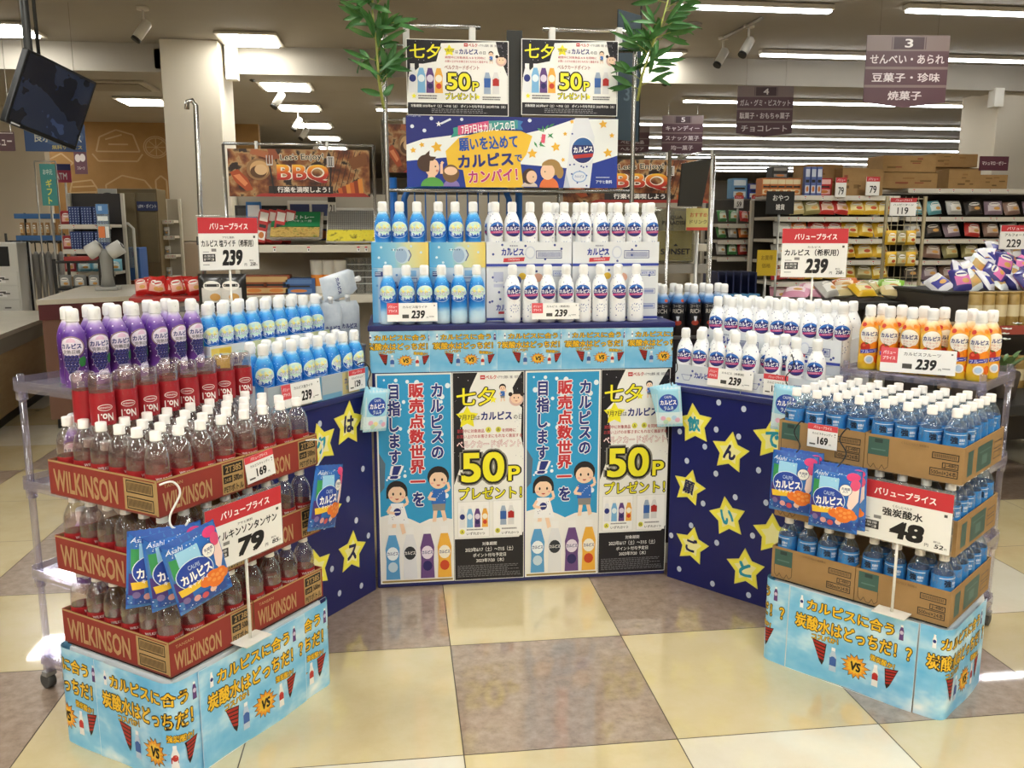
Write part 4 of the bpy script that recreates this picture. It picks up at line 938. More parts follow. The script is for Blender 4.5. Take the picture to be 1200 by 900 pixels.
# cartons standing on the stand
def carton_front(P, blue, low, w):
    """printed front of a drinks carton, w x 220 or w x 100"""
    h = 220 if low else 100
    if blue:
        def grad(nt, b):
            t_ = nt.nodes.new('ShaderNodeTexCoord'); sp = nt.nodes.new('ShaderNodeSeparateXYZ'); nt.links.new(t_.outputs['Generated'], sp.inputs[0])
            return ramp(nt, sp.outputs[0], [(0, '#4fa6d8'), (.4, '#8cc6dc'), (.62, '#d6dcae'), (1, '#ecd36a')] if not low else [(0, '#5fb0de'), (.09, '#8cc8e8'), (.12, '#cfe2ee'), (1, '#dbe6ee')])
        P.part('front_print'); P.rect(0, 0, w, h, nmat('carton print', grad, .45), 1); P.part('picture_print')
        if low:
            P.rect(12, 14, 44, 34, '#3a4a86', 2); P.rect(w - 86, 10, w - 50, 34, '#8fc0e4', 2); P.frame(w - 92, 40, w - 46, 60, 3, '#6a82b8', 2)
            for u, v in [(20, 70), (100, 28), (30, 120), (w - 30, 90), (90, 130)]: P.disc(u, v, 5, None, '#6aa2d4', 2, n=10)
            P.part('lettering'); P.text('カルピス', 70, 52, 146, 84, NAVY, 3, bold=.04); small_lines(P, 14, 17, 42, 31, 2, '#dfe6f2', 3)
        else:
            for u, v in [(40, 20), (30, 60), (56, 80), (w - 70, 16), (w - 30, 40), (90, 30)]: P.disc(u, v, 5, None, '#dff0f6', 2, n=12)
            P.disc(125, 50, 30, 34, '#c9dbe6', 2, n=20); P.disc(120, 52, 24, 28, '#9fb9d4', 3, n=18); P.line([(150, 30), (160, 50), (148, 74)], 4, '#4a5f9e', 3)
            for k in range(5): P.disc(84 + k * 10, 30, 2.5, None, '#3a3f66', 3, n=6)
    else:
        P.part('front_print'); P.rect(0, 0, w, h, M_WHITEB, 1); P.rect(0, h - 14, w, h - 3, '#3a4aa4', 2); P.part('picture_print')
        r_ = random.Random(w + h)
        for k in range(16 if low else 9): P.disc(r_.uniform(10, w - 10), r_.uniform(8, h - 22), 5, None, '#3f4f96', 2, n=10)
        if low:
            P.rect(30, 18, 70, 58, '#b9bfd6', 3); P.rect(30, 66, 70, 80, '#c6cbdd', 3); P.disc(150, 36, 16, 14, '#ecc23e', 3, n=14); P.disc(216, 42, 20, 18, '#eab49a', 3, n=14); P.disc(132, 52, 14, 16, '#4a5a8e', 3, n=14)
            for v in (14, 90, 152): P.frame(w - 78, v, w - 12, v + 22, 2, '#5a6cb0', 3); P.rect(w - 72, v + 5, w - 18, v + 17, '#8f9cc8', 3)
            P.part('lettering'); P.text('カルピス', 40, 150, 130, 176, '#3a4aa4', 3, bold=.04); P.rect(50, 180, 110, 190, '#c8434a', 3); P.text('20本入', w - 70, 18, w - 20, 32, '#e6e9f4', 4)
        else:
            P.disc(w / 2 + 4, 42, 22, 26, '#cfd5e2', 3, n=18); P.disc(w / 2 + 4, 42, 17, 20, '#e4e8ec', 4, n=18); P.frame(w - 150, 34, w - 42, 66, 2.5, '#46528e', 3); 
            for k in range(24): P.rect(w - 142 + k * 4, 40, w - 140 + k * 4, 60, '#6a76ac', 3)
            P.poly([(72, 64), (160, 60), (156, 76), (70, 80)], '#d2454c', 3)
            P.part('lettering'); P.text('カルピス', 62, 24, 156, 54, '#2f3f9e', 3, bold=.05); P.text('CONCENTRATE', 90, 66, 138, 73, '#f6e6e6', 4); P.text('希釈専用', 96, 12, 130, 19, '#6a7090', 3)
def open_tray(t, W_, D, H_, m_out, m_in, th=.003, floor=.003):
    """low open box, front at y=0, centred on x, as the part tray_body"""
    g = MB(); x = W_ / 2
    g.box(-x, x, 0, D, 0, floor, 1)
    g.box(-x, x, 0, th, th, H_, 0); g.box(-x, x, D - th, D, th, H_, 0); g.box(-x, -x + th, th, D - th, th, H_, 0); g.box(x - th, x, th, D - th, th, H_, 0)
    g.box(-x + th, x - th, th, th * 1.4, th, H_ - .001, 1); g.box(-x + th, x - th, D - th * 1.4, D - th, th, H_ - .001, 1)
    return g.build('tray_body', [m_out, m_in], t)
cols = [(436, 502.5, True), (503.5, 569, True), (570, 669.5, False), (670.5, 771, False)]
cen = []
for k, (u0, u1, blue) in enumerate(cols):
    a, b = at(u0, 330, 3.6), at(u1, 330, 3.6); w = b.x - a.x; cx = (a.x + b.x) / 2; cen.append((a.x, b.x))
    nm = ['leftmost blue', 'second blue', 'left white', 'rightmost white'][k]
    t = thing('carton', '%s drinks carton on the centre stand, behind the front bottles' % nm, 'carton', (cx, 3.6, 1.1075), 0, 'drinks cartons on the centre stand')
    g = MB(); g.box(-w / 2, w / 2, 0, .3, 0, .222, bev=.002); g.build('carton_body', M_WHITEB, t)
    P = Print(w * 1000, 220, w, .222); carton_front(P, blue, True, w * 1000); P.build(t)
    t = thing('carton_tray', 'open tray of bottles on the %s carton of the centre stand' % nm, 'tray', (cx, 3.598, 1.3305), 0, 'open trays on the centre stand')
    open_tray(t, w, .29, .103, M_WHITEB, M_WHITEB, floor=.029); P = Print(w * 1000, 100, w, .103); carton_front(P, blue, False, w * 1000); P.build(t)
# bottles of the centre stand
for k, u in enumerate([454.8, 476.4, 497.5, 517.5, 537.8, 558.7]):
    p = at(u, 340, 3.545); bB('blue bottle standing on the navy stand top, %s from its left end' % ORD[k], (p.x, 3.545, 1.1075), jit(.2))
for k, u in enumerate([600.5, 621.7, 641.5, 663.2, 683.5, 703, 724, 745]):
    p = at(u, 340, 3.545); bW('white bottle standing on the navy stand top, %s of the white row' % ORD[k], (p.x, 3.545, 1.1075), jit(.25))
for k, u in enumerate([448.5, 468.4, 488.7, 513.7, 533.4, 554.5]):
    p = at(u, 260, 3.643); bB('blue bottle in the upper trays of the centre stand, %s in front row' % ORD[k], (p.x, 3.643, 1.36), jit(.2))
for k, u in enumerate([580, 600, 621, 641, 661, 684, 704, 724, 743, 762]):
    p = at(u, 260, 3.643); bW('white bottle in the upper trays of the centre stand, %s in front row' % ORD[k], (p.x, 3.643, 1.36), jit(.3))
for k, u in enumerate([577, 650, 676, 697, 717, 737, 757]):
    p = at(u, 255, 3.72); bW('white bottle half hidden in the upper trays, %s in the row behind' % ORD[k], (p.x, 3.72, 1.36), jit(.5))
price_card('white price card 239 in front of the blue bottles on the centre stand', (at(483, 357, 3.5).x, 3.492, 1.122), 0, '239', 'カルピス塩ライチ', .2, .074, rot=(R(-8), 0, 0))
price_card('white price card 239 in front of the white bottles on the centre stand', (at(651, 355, 3.5).x, 3.492, 1.124), 0, '239', 'カルピス（希釈用）', .195, .066, rot=(R(-8), 0, 0))

# ---- side tables with starry cloth
def table(fr, x0, x1, y0, y1, z, label, dots, stars, tag_y):
    w = x1 - x0; o = fr.p((x0 + x1) / 2, y0, 0)
    t = thing('display_table', label, 'table', o, fr.rz)
    g = MB(); g.box(-w / 2, w / 2, 0, y1 - y0, 0, z - .02, bev=.004); g.build('cloth_cover', NAVYV, t)
    g = MB(); g.box(-w / 2 - .004, w / 2 + .004, -.008, y1 - y0 + .01, z - .019, z, bev=.004); g.build('table_top', mat('#2a2f63', .4), t)
    P = Print(w * 1000, z * 1000, w, z); P.part('dot_print')
    for u, v in dots:
        q = hit(fr, y0, u, v); 
        if x0 + .01 < q.x < x1 - .01: P.disc((q.x - x0) * 1000, (z - q.z) * 1000, 11, 12.5, '#c6cfdf', 1.5, n=16)
    P.build(t)
    for ch, u, v, rot, col, lab, s in stars:
        q = hit(fr, y0, u, v); o = fr.p(q.x, y0 - .0035, q.z)
        st = thing('paper_star', lab, 'paper star', o, fr.rz, 'yellow paper stars', rot=(0, R(-rot), fr.rz))
        g = MB(); Rr = .088 * s
        outer = [(Rr * (1 if i % 2 == 0 else .55) * math.cos(R(90 + 36 * i)), Rr * (1 if i % 2 == 0 else .55) * math.sin(R(90 + 36 * i))) for i in range(10)]
        g.add([(x, 0, y_) for x, y_ in outer] + [(x, .0025, y_) for x, y_ in outer], [tuple(range(9, -1, -1)), tuple(range(10, 20))] + [(i, (i + 1) % 10, (i + 1) % 10 + 10, i + 10) for i in range(10)])
        g.build('star_body', mat('#e9df6a', .4), st)
        P = Print(200, 200, .2 * s, .2 * s); P.z0 = -.1 * s; P.part('star_print'); P.star(100, 100, 80, 44, '#f4ea4e', 1); P.star(100, 100, 52, 30, '#f6f0a8', 2)
        if ch: P.part('lettering'); P.text(ch, 70, 66, 128, 132, col, 3, bold=.05)
        P.build(st)
CY, DK = '#2a9ab0', '#20234f'
dR = [(760 + x / 3, 440 + y / 3) for x, y in [(247, 95), (335, 118), (238, 190), (317, 215), (198, 250), (110, 197), (135, 300), (237, 345), (387, 333), (305, 428), (192, 450), (413, 447), (150, 527), (80, 562), (366, 563), (240, 588), (108, 680), (225, 732), (352, 772), (430, 60), (60, 640)]]
dL = [(300 + x / 2.812, 400 + y / 2.812) for x, y in [(210, 272), (275, 420), (352, 420), (303, 520), (250, 750), (347, 805), (275, 830), (370, 640), (205, 330), (330, 250), (330, 590), (225, 610)]]
starL = [('は', 408, 497, -6, DK, 'yellow paper star lettered at the top of the left cloth, under the price cards', 1.05), ('ク', 376, 521, 14, CY, 'yellow paper star behind the hanging blue candy bag', 1.0), ('ス', 412, 647, -8, DK, 'yellow paper star nearest the floor on the left cloth', 1.0), ('', 370, 668, 8, CY, 'yellow paper star half hidden by the soda bottles', 1.0), ('ピ', 384, 600, -10, CY, 'yellow paper star below the hanging candy bag', .9)]
starR = [('飲', 814, 497, 8, CY, 'yellow paper star topmost by the centre stand, behind the small candy bags', 1.0), ('で', 906, 515, 2, CY, 'yellow paper star high beside the water stack', 1.0), ('ん', 856, 530, -5, DK, 'yellow paper star second from the top of the right cloth', .98), ('願', 808, 571, -10, DK, 'yellow paper star with a dense dark character at the edge by the centre stand', .9), ('い', 853, 606, 12, CY, 'yellow paper star in the middle of the right cloth', .98), ('ご', 811, 639, -6, DK, 'yellow paper star low at the edge beside the points poster', .95), ('と', 874, 667, 4, CY, 'yellow paper star lowest on the right cloth', 1.0), ('', 906, 627, 4, DK, 'blank yellow paper star partly behind the water cartons', 1.0)]
table(LF, 2.1, 2.735, 2.158, 2.7, .852, 'navy cloth covered table left of the centre stand, with yellow stars', dL, starL, 0)
table(RF, -1.985, -1.335, 3.05, 3.62, .842, 'navy cloth covered table right of the centre stand, with yellow stars', dR, starR, 0)

# ---- trays and bottles on the left table
def wing_print(P, blue, w, h=92):
    P.part('front_print')
    if blue:
        P.rect(0, 0, w, h, '#aab6bd', 1); P.rect(w * .42, 4, w * .78, h - 4, '#c9bd86', 2); P.rect(w * .8, 0, w, h, '#5d9bc0', 2); P.rect(0, h - 20, w * .4, h, '#6fa3c2', 2)
        P.part('lettering'); P.text('カルピス', w * .46, 24, w * .74, 48, '#4a5a9a', 3, bold=.03); P.text('塩ライチ', w * .48, 54, w * .72, 72, '#7f9ab0', 3)
    else:
        P.rect(0, 0, w, h, '#d3d8de', 1); P.rect(0, h - 14, w, h - 3, '#3f4c9c', 2)
        r_ = random.Random(3)
        for k in range(9): P.disc(r_.uniform(8, w - 8), r_.uniform(8, h - 24), 5, None, '#46549a', 2, n=10)
        P.frame(w * .72, 26, w * .94, 50, 2.5, '#56639e', 3); P.line([(w * .1, 40), (w * .14, 62), (w * .22, 62), (w * .26, 40), (w * .1, 40)], 2, '#7c86b4', 3)
        P.part('lettering'); P.text('カルピス', w * .3, 24, w * .6, 50, '#3f4c9c', 3, bold=.04)
def wing_tray(fr, x0, x1, y0, y1, z, h, blue, label, grp, name='carton_tray', closed=False):
    w = x1 - x0
    t = thing(name, label, 'carton' if closed else 'tray', fr.p((x0 + x1) / 2, y0, z), fr.rz, grp)
    if closed: g = MB(); g.box(-w / 2, w / 2, 0, y1 - y0, 0, h, bev=.002); g.build('carton_body', M_WHITEB, t)
    else: open_tray(t, w, y1 - y0, h, M_WHITEB, M_WHITEB)
    P = Print(w * 1000, 92, w, h); wing_print(P, blue, w * 1000); P.build(t)
wing_tray(LF, 2.18, 2.454, 2.166, 2.33, .8525, .092, True, 'grey and yellow bottle tray at the near end of the left table', 'bottle trays on the side tables')
wing_tray(LF, 2.458, 2.732, 2.166, 2.33, .8525, .092, True, 'grey and yellow bottle tray of the left table, next to the centre stand', 'bottle trays on the side tables')
for k in range(2):
    x0 = 2.11 + .314 * k
    wing_tray(LF, x0, x0 + .31, 2.36, 2.62, .8525, .135, True, 'closed carton raising the upper blue row, %s' % ['near the clear rack', 'by the silver pouches'][k], 'riser cartons on the side tables', 'carton', True)
    t = thing('carton_tray', 'yellow and blue tray of the upper blue row, %s' % ['near the clear rack', 'by the silver pouches'][k], 'tray', LF.p(x0 + .155, 2.358, .988), LF.rz, 'upper trays on the side tables')
    open_tray(t, .31, .26, .095, M_WHITEB, M_WHITEB); P = Print(310, 95, .31, .095); P.part('front_print'); P.rect(0, 0, 310, 95, '#d7dcd6', 1); P.rect(4, 8, 96, 90, '#ecd062', 2); P.rect(40, 12, 92, 86, '#e6c03c', 3); P.rect(200, 0, 310, 95, '#c9cf9e', 2); P.part('lettering'); P.text('カルピス', 104, 44, 190, 74, '#3a4a9a', 3, bold=.04); P.build(t)
xs = [2.205, 2.275, 2.345, 2.415, 2.485, 2.56, 2.63, 2.7]
for k, x in enumerate(xs):
    bB('blue bottle in the low left tray, %s of the front row from the near end' % ORD[k], LF.p(x, 2.205, .857), LF.rz + jit(.5) - .2)
for k, x in enumerate([2.215, 2.295, 2.37, 2.445, 2.52, 2.6, 2.675]):
    if k in (1, 2, 4, 5, 6, 3, 0): bB('blue bottle in the low left tray, %s of the row behind' % ORD[k], LF.p(x, 2.277, .857), LF.rz + jit(1.2))
for k in range(9):
    bB('blue bottle in the upper left row, %s of the front line from the near end' % ORD[k], LF.p(2.145 + .0695 * k, 2.402, .993), LF.rz + jit(.25) - .35)
for k in range(8):
    bB('blue bottle in the upper left row, %s of the line behind' % ORD[k], LF.p(2.15 + .0715 * k, 2.474, .993), LF.rz + jit(.6))
# silver pouches at the end of the upper row
def make_pouch():
    t = thing('drink_pouch', 'x', 'pouch'); g = MB()
    sh = bag_shape(.108, .19, .016)
    for s in (-1, 1): g.grid(lambda a, b: (.108 * (a - .5) * (1 - .25 * max(0, b - .85) / .15), s * sh(.108 * (a - .5), .19 * b) * (1 - .5 * b), .19 * b), 12, 14)
    g.build('pouch_film', noisy('silver pouch film', [(.2, '#b9c6d2'), (.8, '#e9eef2')], 20, .3, .6), t)
    g = MB(); g.lathe([(.186, .01), (.2, .01), (.2005, .012), (.214, .012), (.215, .009)], 12); g.build('spout_cap', M_CAP, t)
    P = Print(130, 190, .108, .19, lambda x, z, d: (x, -sh(x, z) * (1 - .5 * z / .19) - .0008 - d, z), eps=.0003); P.part('lettering'); P.text('カルピス', 22, 96, 108, 116, NAVY, 1, bold=.05); P.build(t)
    return t
pouch = Family(make_pouch)
g = MB(); g.box(-.115, .115, 0, .25, 0, .985, bev=.004)
t = thing('pouch_stand', 'pale box stand carrying the silver pouches, behind the left table', 'stand', LF.p(2.862, 2.37, 0), LF.rz); g.build('stand_body', M_WHITEB, t)
g = MB(); g.box(-.118, .118, -.004, .255, .9855, .995, bev=.002); g.build('stand_top', mat('#d3d8dc', .5), t)
for k, (x, y, r_) in enumerate([(2.80, 2.405, -.3), (2.915, 2.41, -.45), (2.80, 2.465, -.2), (2.915, 2.47, -.4), (2.86, 2.53, -.3)]):
    pouch('silver drink pouch standing behind the left blue bottles, %s' % ['nearest the blue row', 'nearest the centre stand', 'second rank, by the blue row', 'second rank, by the centre stand', 'hindmost'][k], LF.p(x, y, .996), LF.rz + r_)
pouch('silver drink pouch lying on top of the standing pouches', LF.p(2.80, 2.45, 1.232), 0, rot=(R(-8), R(78), LF.rz - .3))

# ---- right table
wing_tray(RF, -1.98, -1.68, 3.058, 3.22, .8425, .092, False, 'white dotted tray of the right table, next to the centre stand', 'bottle trays on the side tables')
wing_tray(RF, -1.676, -1.375, 3.058, 3.22, .8425, .092, False, 'white dotted tray at the near end of the right table', 'bottle trays on the side tables')
for k in range(2):
    x0 = -1.975 + .303 * k
    wing_tray(RF, x0, x0 + .3, 3.262, 3.55, .8425, .12, False, 'closed white carton raising the upper right row, %s' % ['by the centre stand', 'by the orange bottles'][k], 'riser cartons on the side tables', 'carton', True)
    t = thing('carton_tray', 'white dotted tray of the upper right row, %s' % ['by the centre stand', 'by the orange bottles'][k], 'tray', RF.p(x0 + .15, 3.26, .963), RF.rz, 'upper trays on the side tables')
    open_tray(t, .3, .29, .1, M_WHITEB, M_WHITEB); P = Print(300, 100, .3, .1); carton_front(P, False, False, 300); P.build(t)
for k, u in enumerate([803, 821, 841, 861]): 
    q = hit(RF, 3.10, u, 415); bW('white bottle in the low right tray by the centre stand, %s of its front row' % ORD[k], RF.p(q.x, 3.10, .8465), RF.rz + jit(.35) + .3)
for k, u in enumerate([880, 906, 932, 957]): 
    q = hit(RF, 3.10, u, 425); bW('white bottle in the low right tray by the water stack, %s of its front row' % ORD[k], RF.p(q.x, 3.10, .8465), RF.rz + jit(.35) + .3)
for k, x in enumerate([-1.93, -1.86, -1.785, -1.71, -1.63, -1.56]):
    bW('white bottle in the low right tray, %s of the row behind' % ORD[k], RF.p(x, 3.178, .8465), RF.rz + jit(.8))
for k in range(9):
    bW('white bottle in the upper right row, %s of the front line from the centre' % ORD[k], RF.p(-1.937 + .0685 * k, 3.302, .968), RF.rz + jit(.35) + .3)
for r_ in range(2):
    for k in range(8): bW('white bottle in the upper right row, %s of the %s line behind' % (ORD[k], ['first', 'second'][r_]), RF.p(-1.935 + .073 * k + .01 * r_, 3.375 + .073 * r_, .968), RF.rz + jit(.8))
# dark bottles behind
t = thing('display_box', 'dark board stand carrying the black bottles behind the right row', 'stand', (1.36, 3.865, 0))
g = MB(); g.box(-.2, .25, 0, .3, 0, .985, bev=.004); g.build('stand_body', mat('#3a3236', .6), t); g = MB(); g.box(-.21, .26, -.01, .31, .986, 1.0, bev=.002); g.build('stand_top', mat('#57514d', .6), t)
for r_ in range(2):
    for k in range(5): bK('dark drink bottle behind the white row, %s in its %s line' % (ORD[k], ['front', 'back'][r_]), (1.205 + .073 * k, 3.91 + .078 * r_, 1.0), jit(.3) - .2)

# ---- clear wheeled racks
def rack(fr, x0, x1, y0, y1, zs, label, front_open=False):
    w, d = x1 - x0, y1 - y0
    t = thing('wheeled_rack', label, 'rack', fr.p((x0 + x1) / 2, y0, 0), fr.rz)
    for z in zs:
        g = MB(); g.box(-w / 2, w / 2, 0, d, z - .012, z, bev=.003); g.box(-w / 2, w / 2, -.003, .0, z - .022, z + .006); g.box(-w / 2, w / 2, d, d + .003, z - .022, z + .02); g.box(-w / 2 - .003, -w / 2, 0, d, z - .022, z + .01); g.box(w / 2, w / 2 + .003, 0, d, z - .022, z + .01)
        g.build('shelf', M_CLEARPL, t)
    for sx in (-1, 1):
        for sy in (0, 1):
            g = MB(); x, y = sx * (w / 2 - .014), .014 + sy * (d - .028)
            g.tube([(x, y, .06), (x, y, zs[0] + .03)], .011, 10)
            for z in zs: g.tube([(x, y, z - .05), (x, y, z - .013)], .017, 10)
            p = g.build('post', M_CLEARPL, t)
            g = MB(); MM = Matrix.Translation((x, y + .01, .026)) @ Matrix.Rotation(PI / 2, 4, 'Y'); g.lathe([(-.014, .02), (-.012, .026), (.012, .026), (.014, .02)], 18, 0, M=MM); g.box(x - .018, x + .018, y - .012, y + .016, .045, .062, 1, bev=.003)
            g.build('caster', [mat('#4a4a48', .5), mat('#8b8a86', .4)], t)
rack(LF, 1.57, 2.095, 2.30, 2.62, [1.015, .70, .405, .11], 'clear plastic wheeled rack behind the red soda trays, with purple bottles')
rack(RF, -1.322, -.83, 3.15, 3.50, [.975, .66, .36, .11], 'clear plastic wheeled rack behind the water stack, with orange bottles')
for k in range(7):
    bP('purple grape bottle on the clear rack top, %s of the front row' % ORD[k], LF.p(1.642 + .0735 * k - .012, 2.395 + (.012 if k in (3,) else 0), 1.016), LF.rz + (-.9 if k == 0 else jit(.18) - .12))
for k in range(6): bP('purple grape bottle on the clear rack top, %s of the row behind' % ORD[k], LF.p(1.668 + .0735 * k, 2.475, 1.016), LF.rz + jit(1.0))
for z, nm in ((.701, 'second'), (.406, 'third'), (.111, 'bottom')): bP('purple grape bottle on the %s shelf of the clear rack, beside the red trays' % nm, LF.p(1.61, 2.40, z), LF.rz - .9)
bW('white bottle on the second shelf of the clear rack behind the soda bottles', LF.p(1.70, 2.42, .701), LF.rz)
for k, u in enumerate([1018, 1041, 1067, 1091, 1124, 1148]):
    q = hit(RF, 3.215, u, 400); bO('orange fruit bottle on the clear rack, %s of the front row' % ORD[k], RF.p(q.x, 3.215, .976), RF.rz + jit(.2) + .35)
    bO('orange fruit bottle on the clear rack, %s of the row behind' % ORD[k], RF.p(q.x + .012, 3.295, .976), RF.rz + jit(.5) + .35)
for k in range(6): bO('orange fruit bottle shaded on the lower rack shelf, %s from the table' % ORD[k], RF.p(-1.27 + .075 * k, 3.22 + .02 * (k % 2), .661), RF.rz + jit(.5))

# ---- soda stack on the left, water stack on the right
def soda_tray(label, o, rz):
    def f():
        t = thing('soda_tray', 'x', 'tray', group='red soda trays'); open_tray(t, .30, .448, .1, M_WRED, M_KRAFTIN)
        P = Print(300, 100, .30, .1); P.part('front_print'); KR, TAN = '#b2925f', '#b98f62'
        P.rect(0, 0, 300, 5, KR, 1); P.rect(0, 96, 300, 100, '#7e3a30', 1); P.rect(214, 8, 294, 96, KR, 1); P.rect(218, 12, 290, 40, '#1f1a16', 2); P.rect(218, 46, 250, 66, '#1f1a16', 2)
        P.part('lettering'); P.text('WILKINSON', 14, 36, 176, 88, TAN, 2, bold=.03); P.text('TANSAN', 20, 16, 80, 25, TAN, 2); P.text('2T38S', 226, 17, 284, 36, KR, 3, bold=.03); P.text('500ml', 254, 47, 288, 65, '#1f1a16', 3, bold=.02); P.text('24本', 222, 49, 246, 63, KR, 3); P.text('PETボトル', 218, 72, 290, 92, '#1f1a16', 3, bold=.02)
        P.build(t)
        for right in (False, True):
            P = Print(448, 100, .448, .1); P.part('side_print'); P.rect(0, 0, 448, 5, KR, 1); P.rect(0, 96, 448, 100, '#7e3a30', 1); P.rect(318, 8, 440, 94, KR, 1); P.rect(440, 4, 448, 96, KR, 1)
            for v in (12, 56): 
                P.frame(328, v, 432, v + 34, 3, '#2a211a', 2)
                for k in range(22): P.rect(334 + k * 4.2, v + 6, 336 + k * 4.2, v + 28, '#4a3a2a', 2)
            P.part('side_lettering'); P.text('WILKINSON', 22, 22, 292, 88, TAN, 2, bold=.03)
            P.build(t, M=M_side((.15 if right else -.15) + (.0002 if right else -.0002), .224, 0, right))
        return t
    return f
sodatray = Family(soda_tray('', None, 0))
def water_tray_make():
    t = thing('water_tray', 'x', 'tray', group='brown water trays'); open_tray(t, .288, .4, .112, M_KRAFT, M_KRAFTIN)
    def side(P, w):
        INK, GRN = '#2e2a24', '#3f5f56'
        P.rect(10, 8, 74, 64, GRN, 1); P.rect(30, 12, 54, 24, '#2c3f3c', 2); P.rect(20, 44, 64, 48, '#577a70', 2); P.line([(10, 64), (12, 96), (22, 106), (30, 92), (38, 106), (48, 108), (56, 92), (64, 106), (74, 96), (74, 64)], 2, '#5a4a30', 1)
        P.frame(w - 88, 24, w - 12, 44, 2.5, INK, 1)
        for k in range(16): P.rect(w - 82 + k * 4, 29, w - 80 + k * 4, 39, '#5a4a36', 1)
        P.frame(w - 58, 52, w - 12, 70, 2.5, INK, 1); P.frame(w - 92, 72, w - 12, 96, 2.5, INK, 1); P.rect(w - 160, 20, w - 100, 24, '#9d7c4c', 1)
    P = Print(288, 112, .288, .112); P.part('front_print'); side(P, 288); P.part('lettering'); P.text('J-480', 236, 55, 270, 67, '#2e2a24', 2); P.text('500ml×24本', 200, 76, 272, 92, '#2e2a24', 2); P.text('くらしにベルク 強炭酸水', 110, 8, 190, 16, '#7c6340', 2); P.build(t)
    for right in (False, True):
        P = Print(400, 112, .4, .112); P.part('side_print'); P.rect(40, 20, 90, 96, '#3f5f56', 1); P.rect(130, 20, 280, 100, '#3f5f56', 1); P.rect(150, 40, 260, 44, '#577a70', 2); P.rect(180, 54, 230, 84, '#577a70', 2); P.frame(300, 34, 376, 58, 2.5, '#2e2a24', 1); P.frame(300, 66, 376, 90, 2.5, '#2e2a24', 1)
        P.build(t, M=M_side((.144 if right else -.144) + (.0002 if right else -.0002), .2, 0, right))
    return t
watertray = Family(water_tray_make)
TIER = ['bottom', 'middle', 'top']
for tier, z in enumerate([.305, .527, .749]):
    for b in range(2):
        x0 = 1.442 + .304 * b
        sodatray('red soda tray, %s tier, %s' % (TIER[tier], ['at the near corner of the stack', 'second one, by the navy cloth'][b]), LF.p(x0 + .15, 1.834, z), LF.rz)
        for i in range(4):
            for j in range(6):
                if tier < 2 and not (j == 0 or (b == 0 and i == 0) or (b == 1 and i == 3 and j < 2) or j == 1): continue
                if tier < 2 and j == 1 and i % 2: continue
                bS('clear soda bottle, %s tier, %s tray, rank %s from its front, %s along' % (TIER[tier], ['near', 'far'][b], ['one', 'two', 'three', 'four', 'five', 'six'][j], ORD[i]),
                   LF.p(x0 + .0405 + .073 * i + rb.uniform(-.002, .002), 1.834 + .041 + .0732 * j, z + .0035), LF.rz + jit(.6), 'clear soda bottles in the red trays')
for k in range(8):
    bN('upside down red label soda bottle resting on the soda caps, %s of the line' % ORD[k], LF.p(1.442 + .077 + .073 * k - .0005, 1.834 + .041 + .0732 * 3.5, .8775 + .2155), 0, 'upside down soda bottles', rot=(PI, 0, LF.rz + PI - .55 + jit(.2)))
for k in range(3):
    bN('upside down red label soda bottle behind the first line, %s' % ORD[k], LF.p(1.442 + .077 + .073 * (2 * k), 1.834 + .041 + .0732 * 4.5, .8775 + .2155), 0, 'upside down soda bottles', rot=(PI, 0, LF.rz + PI + jit(.6)))
for tier, z in enumerate([.30, .522, .744]):
    for b in range(2):
        x0 = -1.325 + .29 * b
        watertray('brown water tray, %s tier, %s' % (TIER[tier], ['by the starry cloth', 'at the near corner of the stack'][b]), RF.p(x0 + .144, 2.687, z), RF.rz)
        for i in range(4):
            for j in range(6):
                if tier < 2 and not (j == 0 or (b == 1 and i == 3) or j == 1): continue
                if tier < 2 and j == 1 and i % 2 and not (b == 1 and i == 3): continue
                bA('blue label water bottle, %s tier, %s tray, rank %s from its front, %s along' % (TIER[tier], ['far', 'near'][b], ['one', 'two', 'three', 'four', 'five', 'six'][j], ORD[i]),
                   RF.p(x0 + .0385 + .0703 * i, 2.687 + .036 + .0655 * j + (.002 if j else 0), z + .0035), RF.rz + jit(.8) + .3, 'water bottles in the brown trays')
# plinths under the stacks, wrapped in printed sheets
def plinth(fr, x0, x1, y0, y1, h, label, path, sheets, order):
    t = thing('plinth', label, 'plinth', fr.p((x0 + x1) / 2, y0, 0), fr.rz); w = x1 - x0
    g = MB(); g.box(-w / 2 + .006, w / 2 - .006, .006, y1 - y0 - .006, .004, h - .006, bev=.03); g.build('plinth_body', mat('#d9dcdc', .6), t)
    g = MB(); g.box(-w / 2 + .012, w / 2 - .012, .012, y1 - y0 - .012, h - .0055, h - .0015, bev=.001); g.build('plinth_top', mat('#26221f', .6), t)
    seg = []; s = path[0][2]
    pts = [Vector(p[:2]) for p in path]
    def pos(q, d):
        s_ = path[0][2]
        for a, b in zip(pts, pts[1:]):
            L = (b - a).length
            if q <= s_ + L or b is pts[-1]:
                tt = (b - a).normalized(); n = Vector((tt.y, -tt.x)); p = a + tt * (q - s_); return p + n * d
            s_ += L
    def smooth(q, d):   # round the corners by averaging along the path
        acc = Vector((0, 0))
        for k in range(-3, 4): acc += pos(q + k * .009, d)
        return acc / 7
    for k, (s0, lift, lab) in enumerate(sheets):
        o = fr.p((x0 + x1) / 2, y0, 0); ox, oy = (x0 + x1) / 2, y0
        def warp(x, z, d, s0=s0, lift=lift):
            q = s0 + .21 + x; p = smooth(q, lift + d + .005 + .004 * math.sin(q * 17) * (1 - z / .3)); return (p.x - ox, p.y - oy, z)
        st = thing('printed_sheet', lab, 'sheet', o, fr.rz, 'blue sheets round the plinths')
        P = Print(420, 297, .42, .296, warp, eps=.00035); vs_sheet(P); P.build(st)
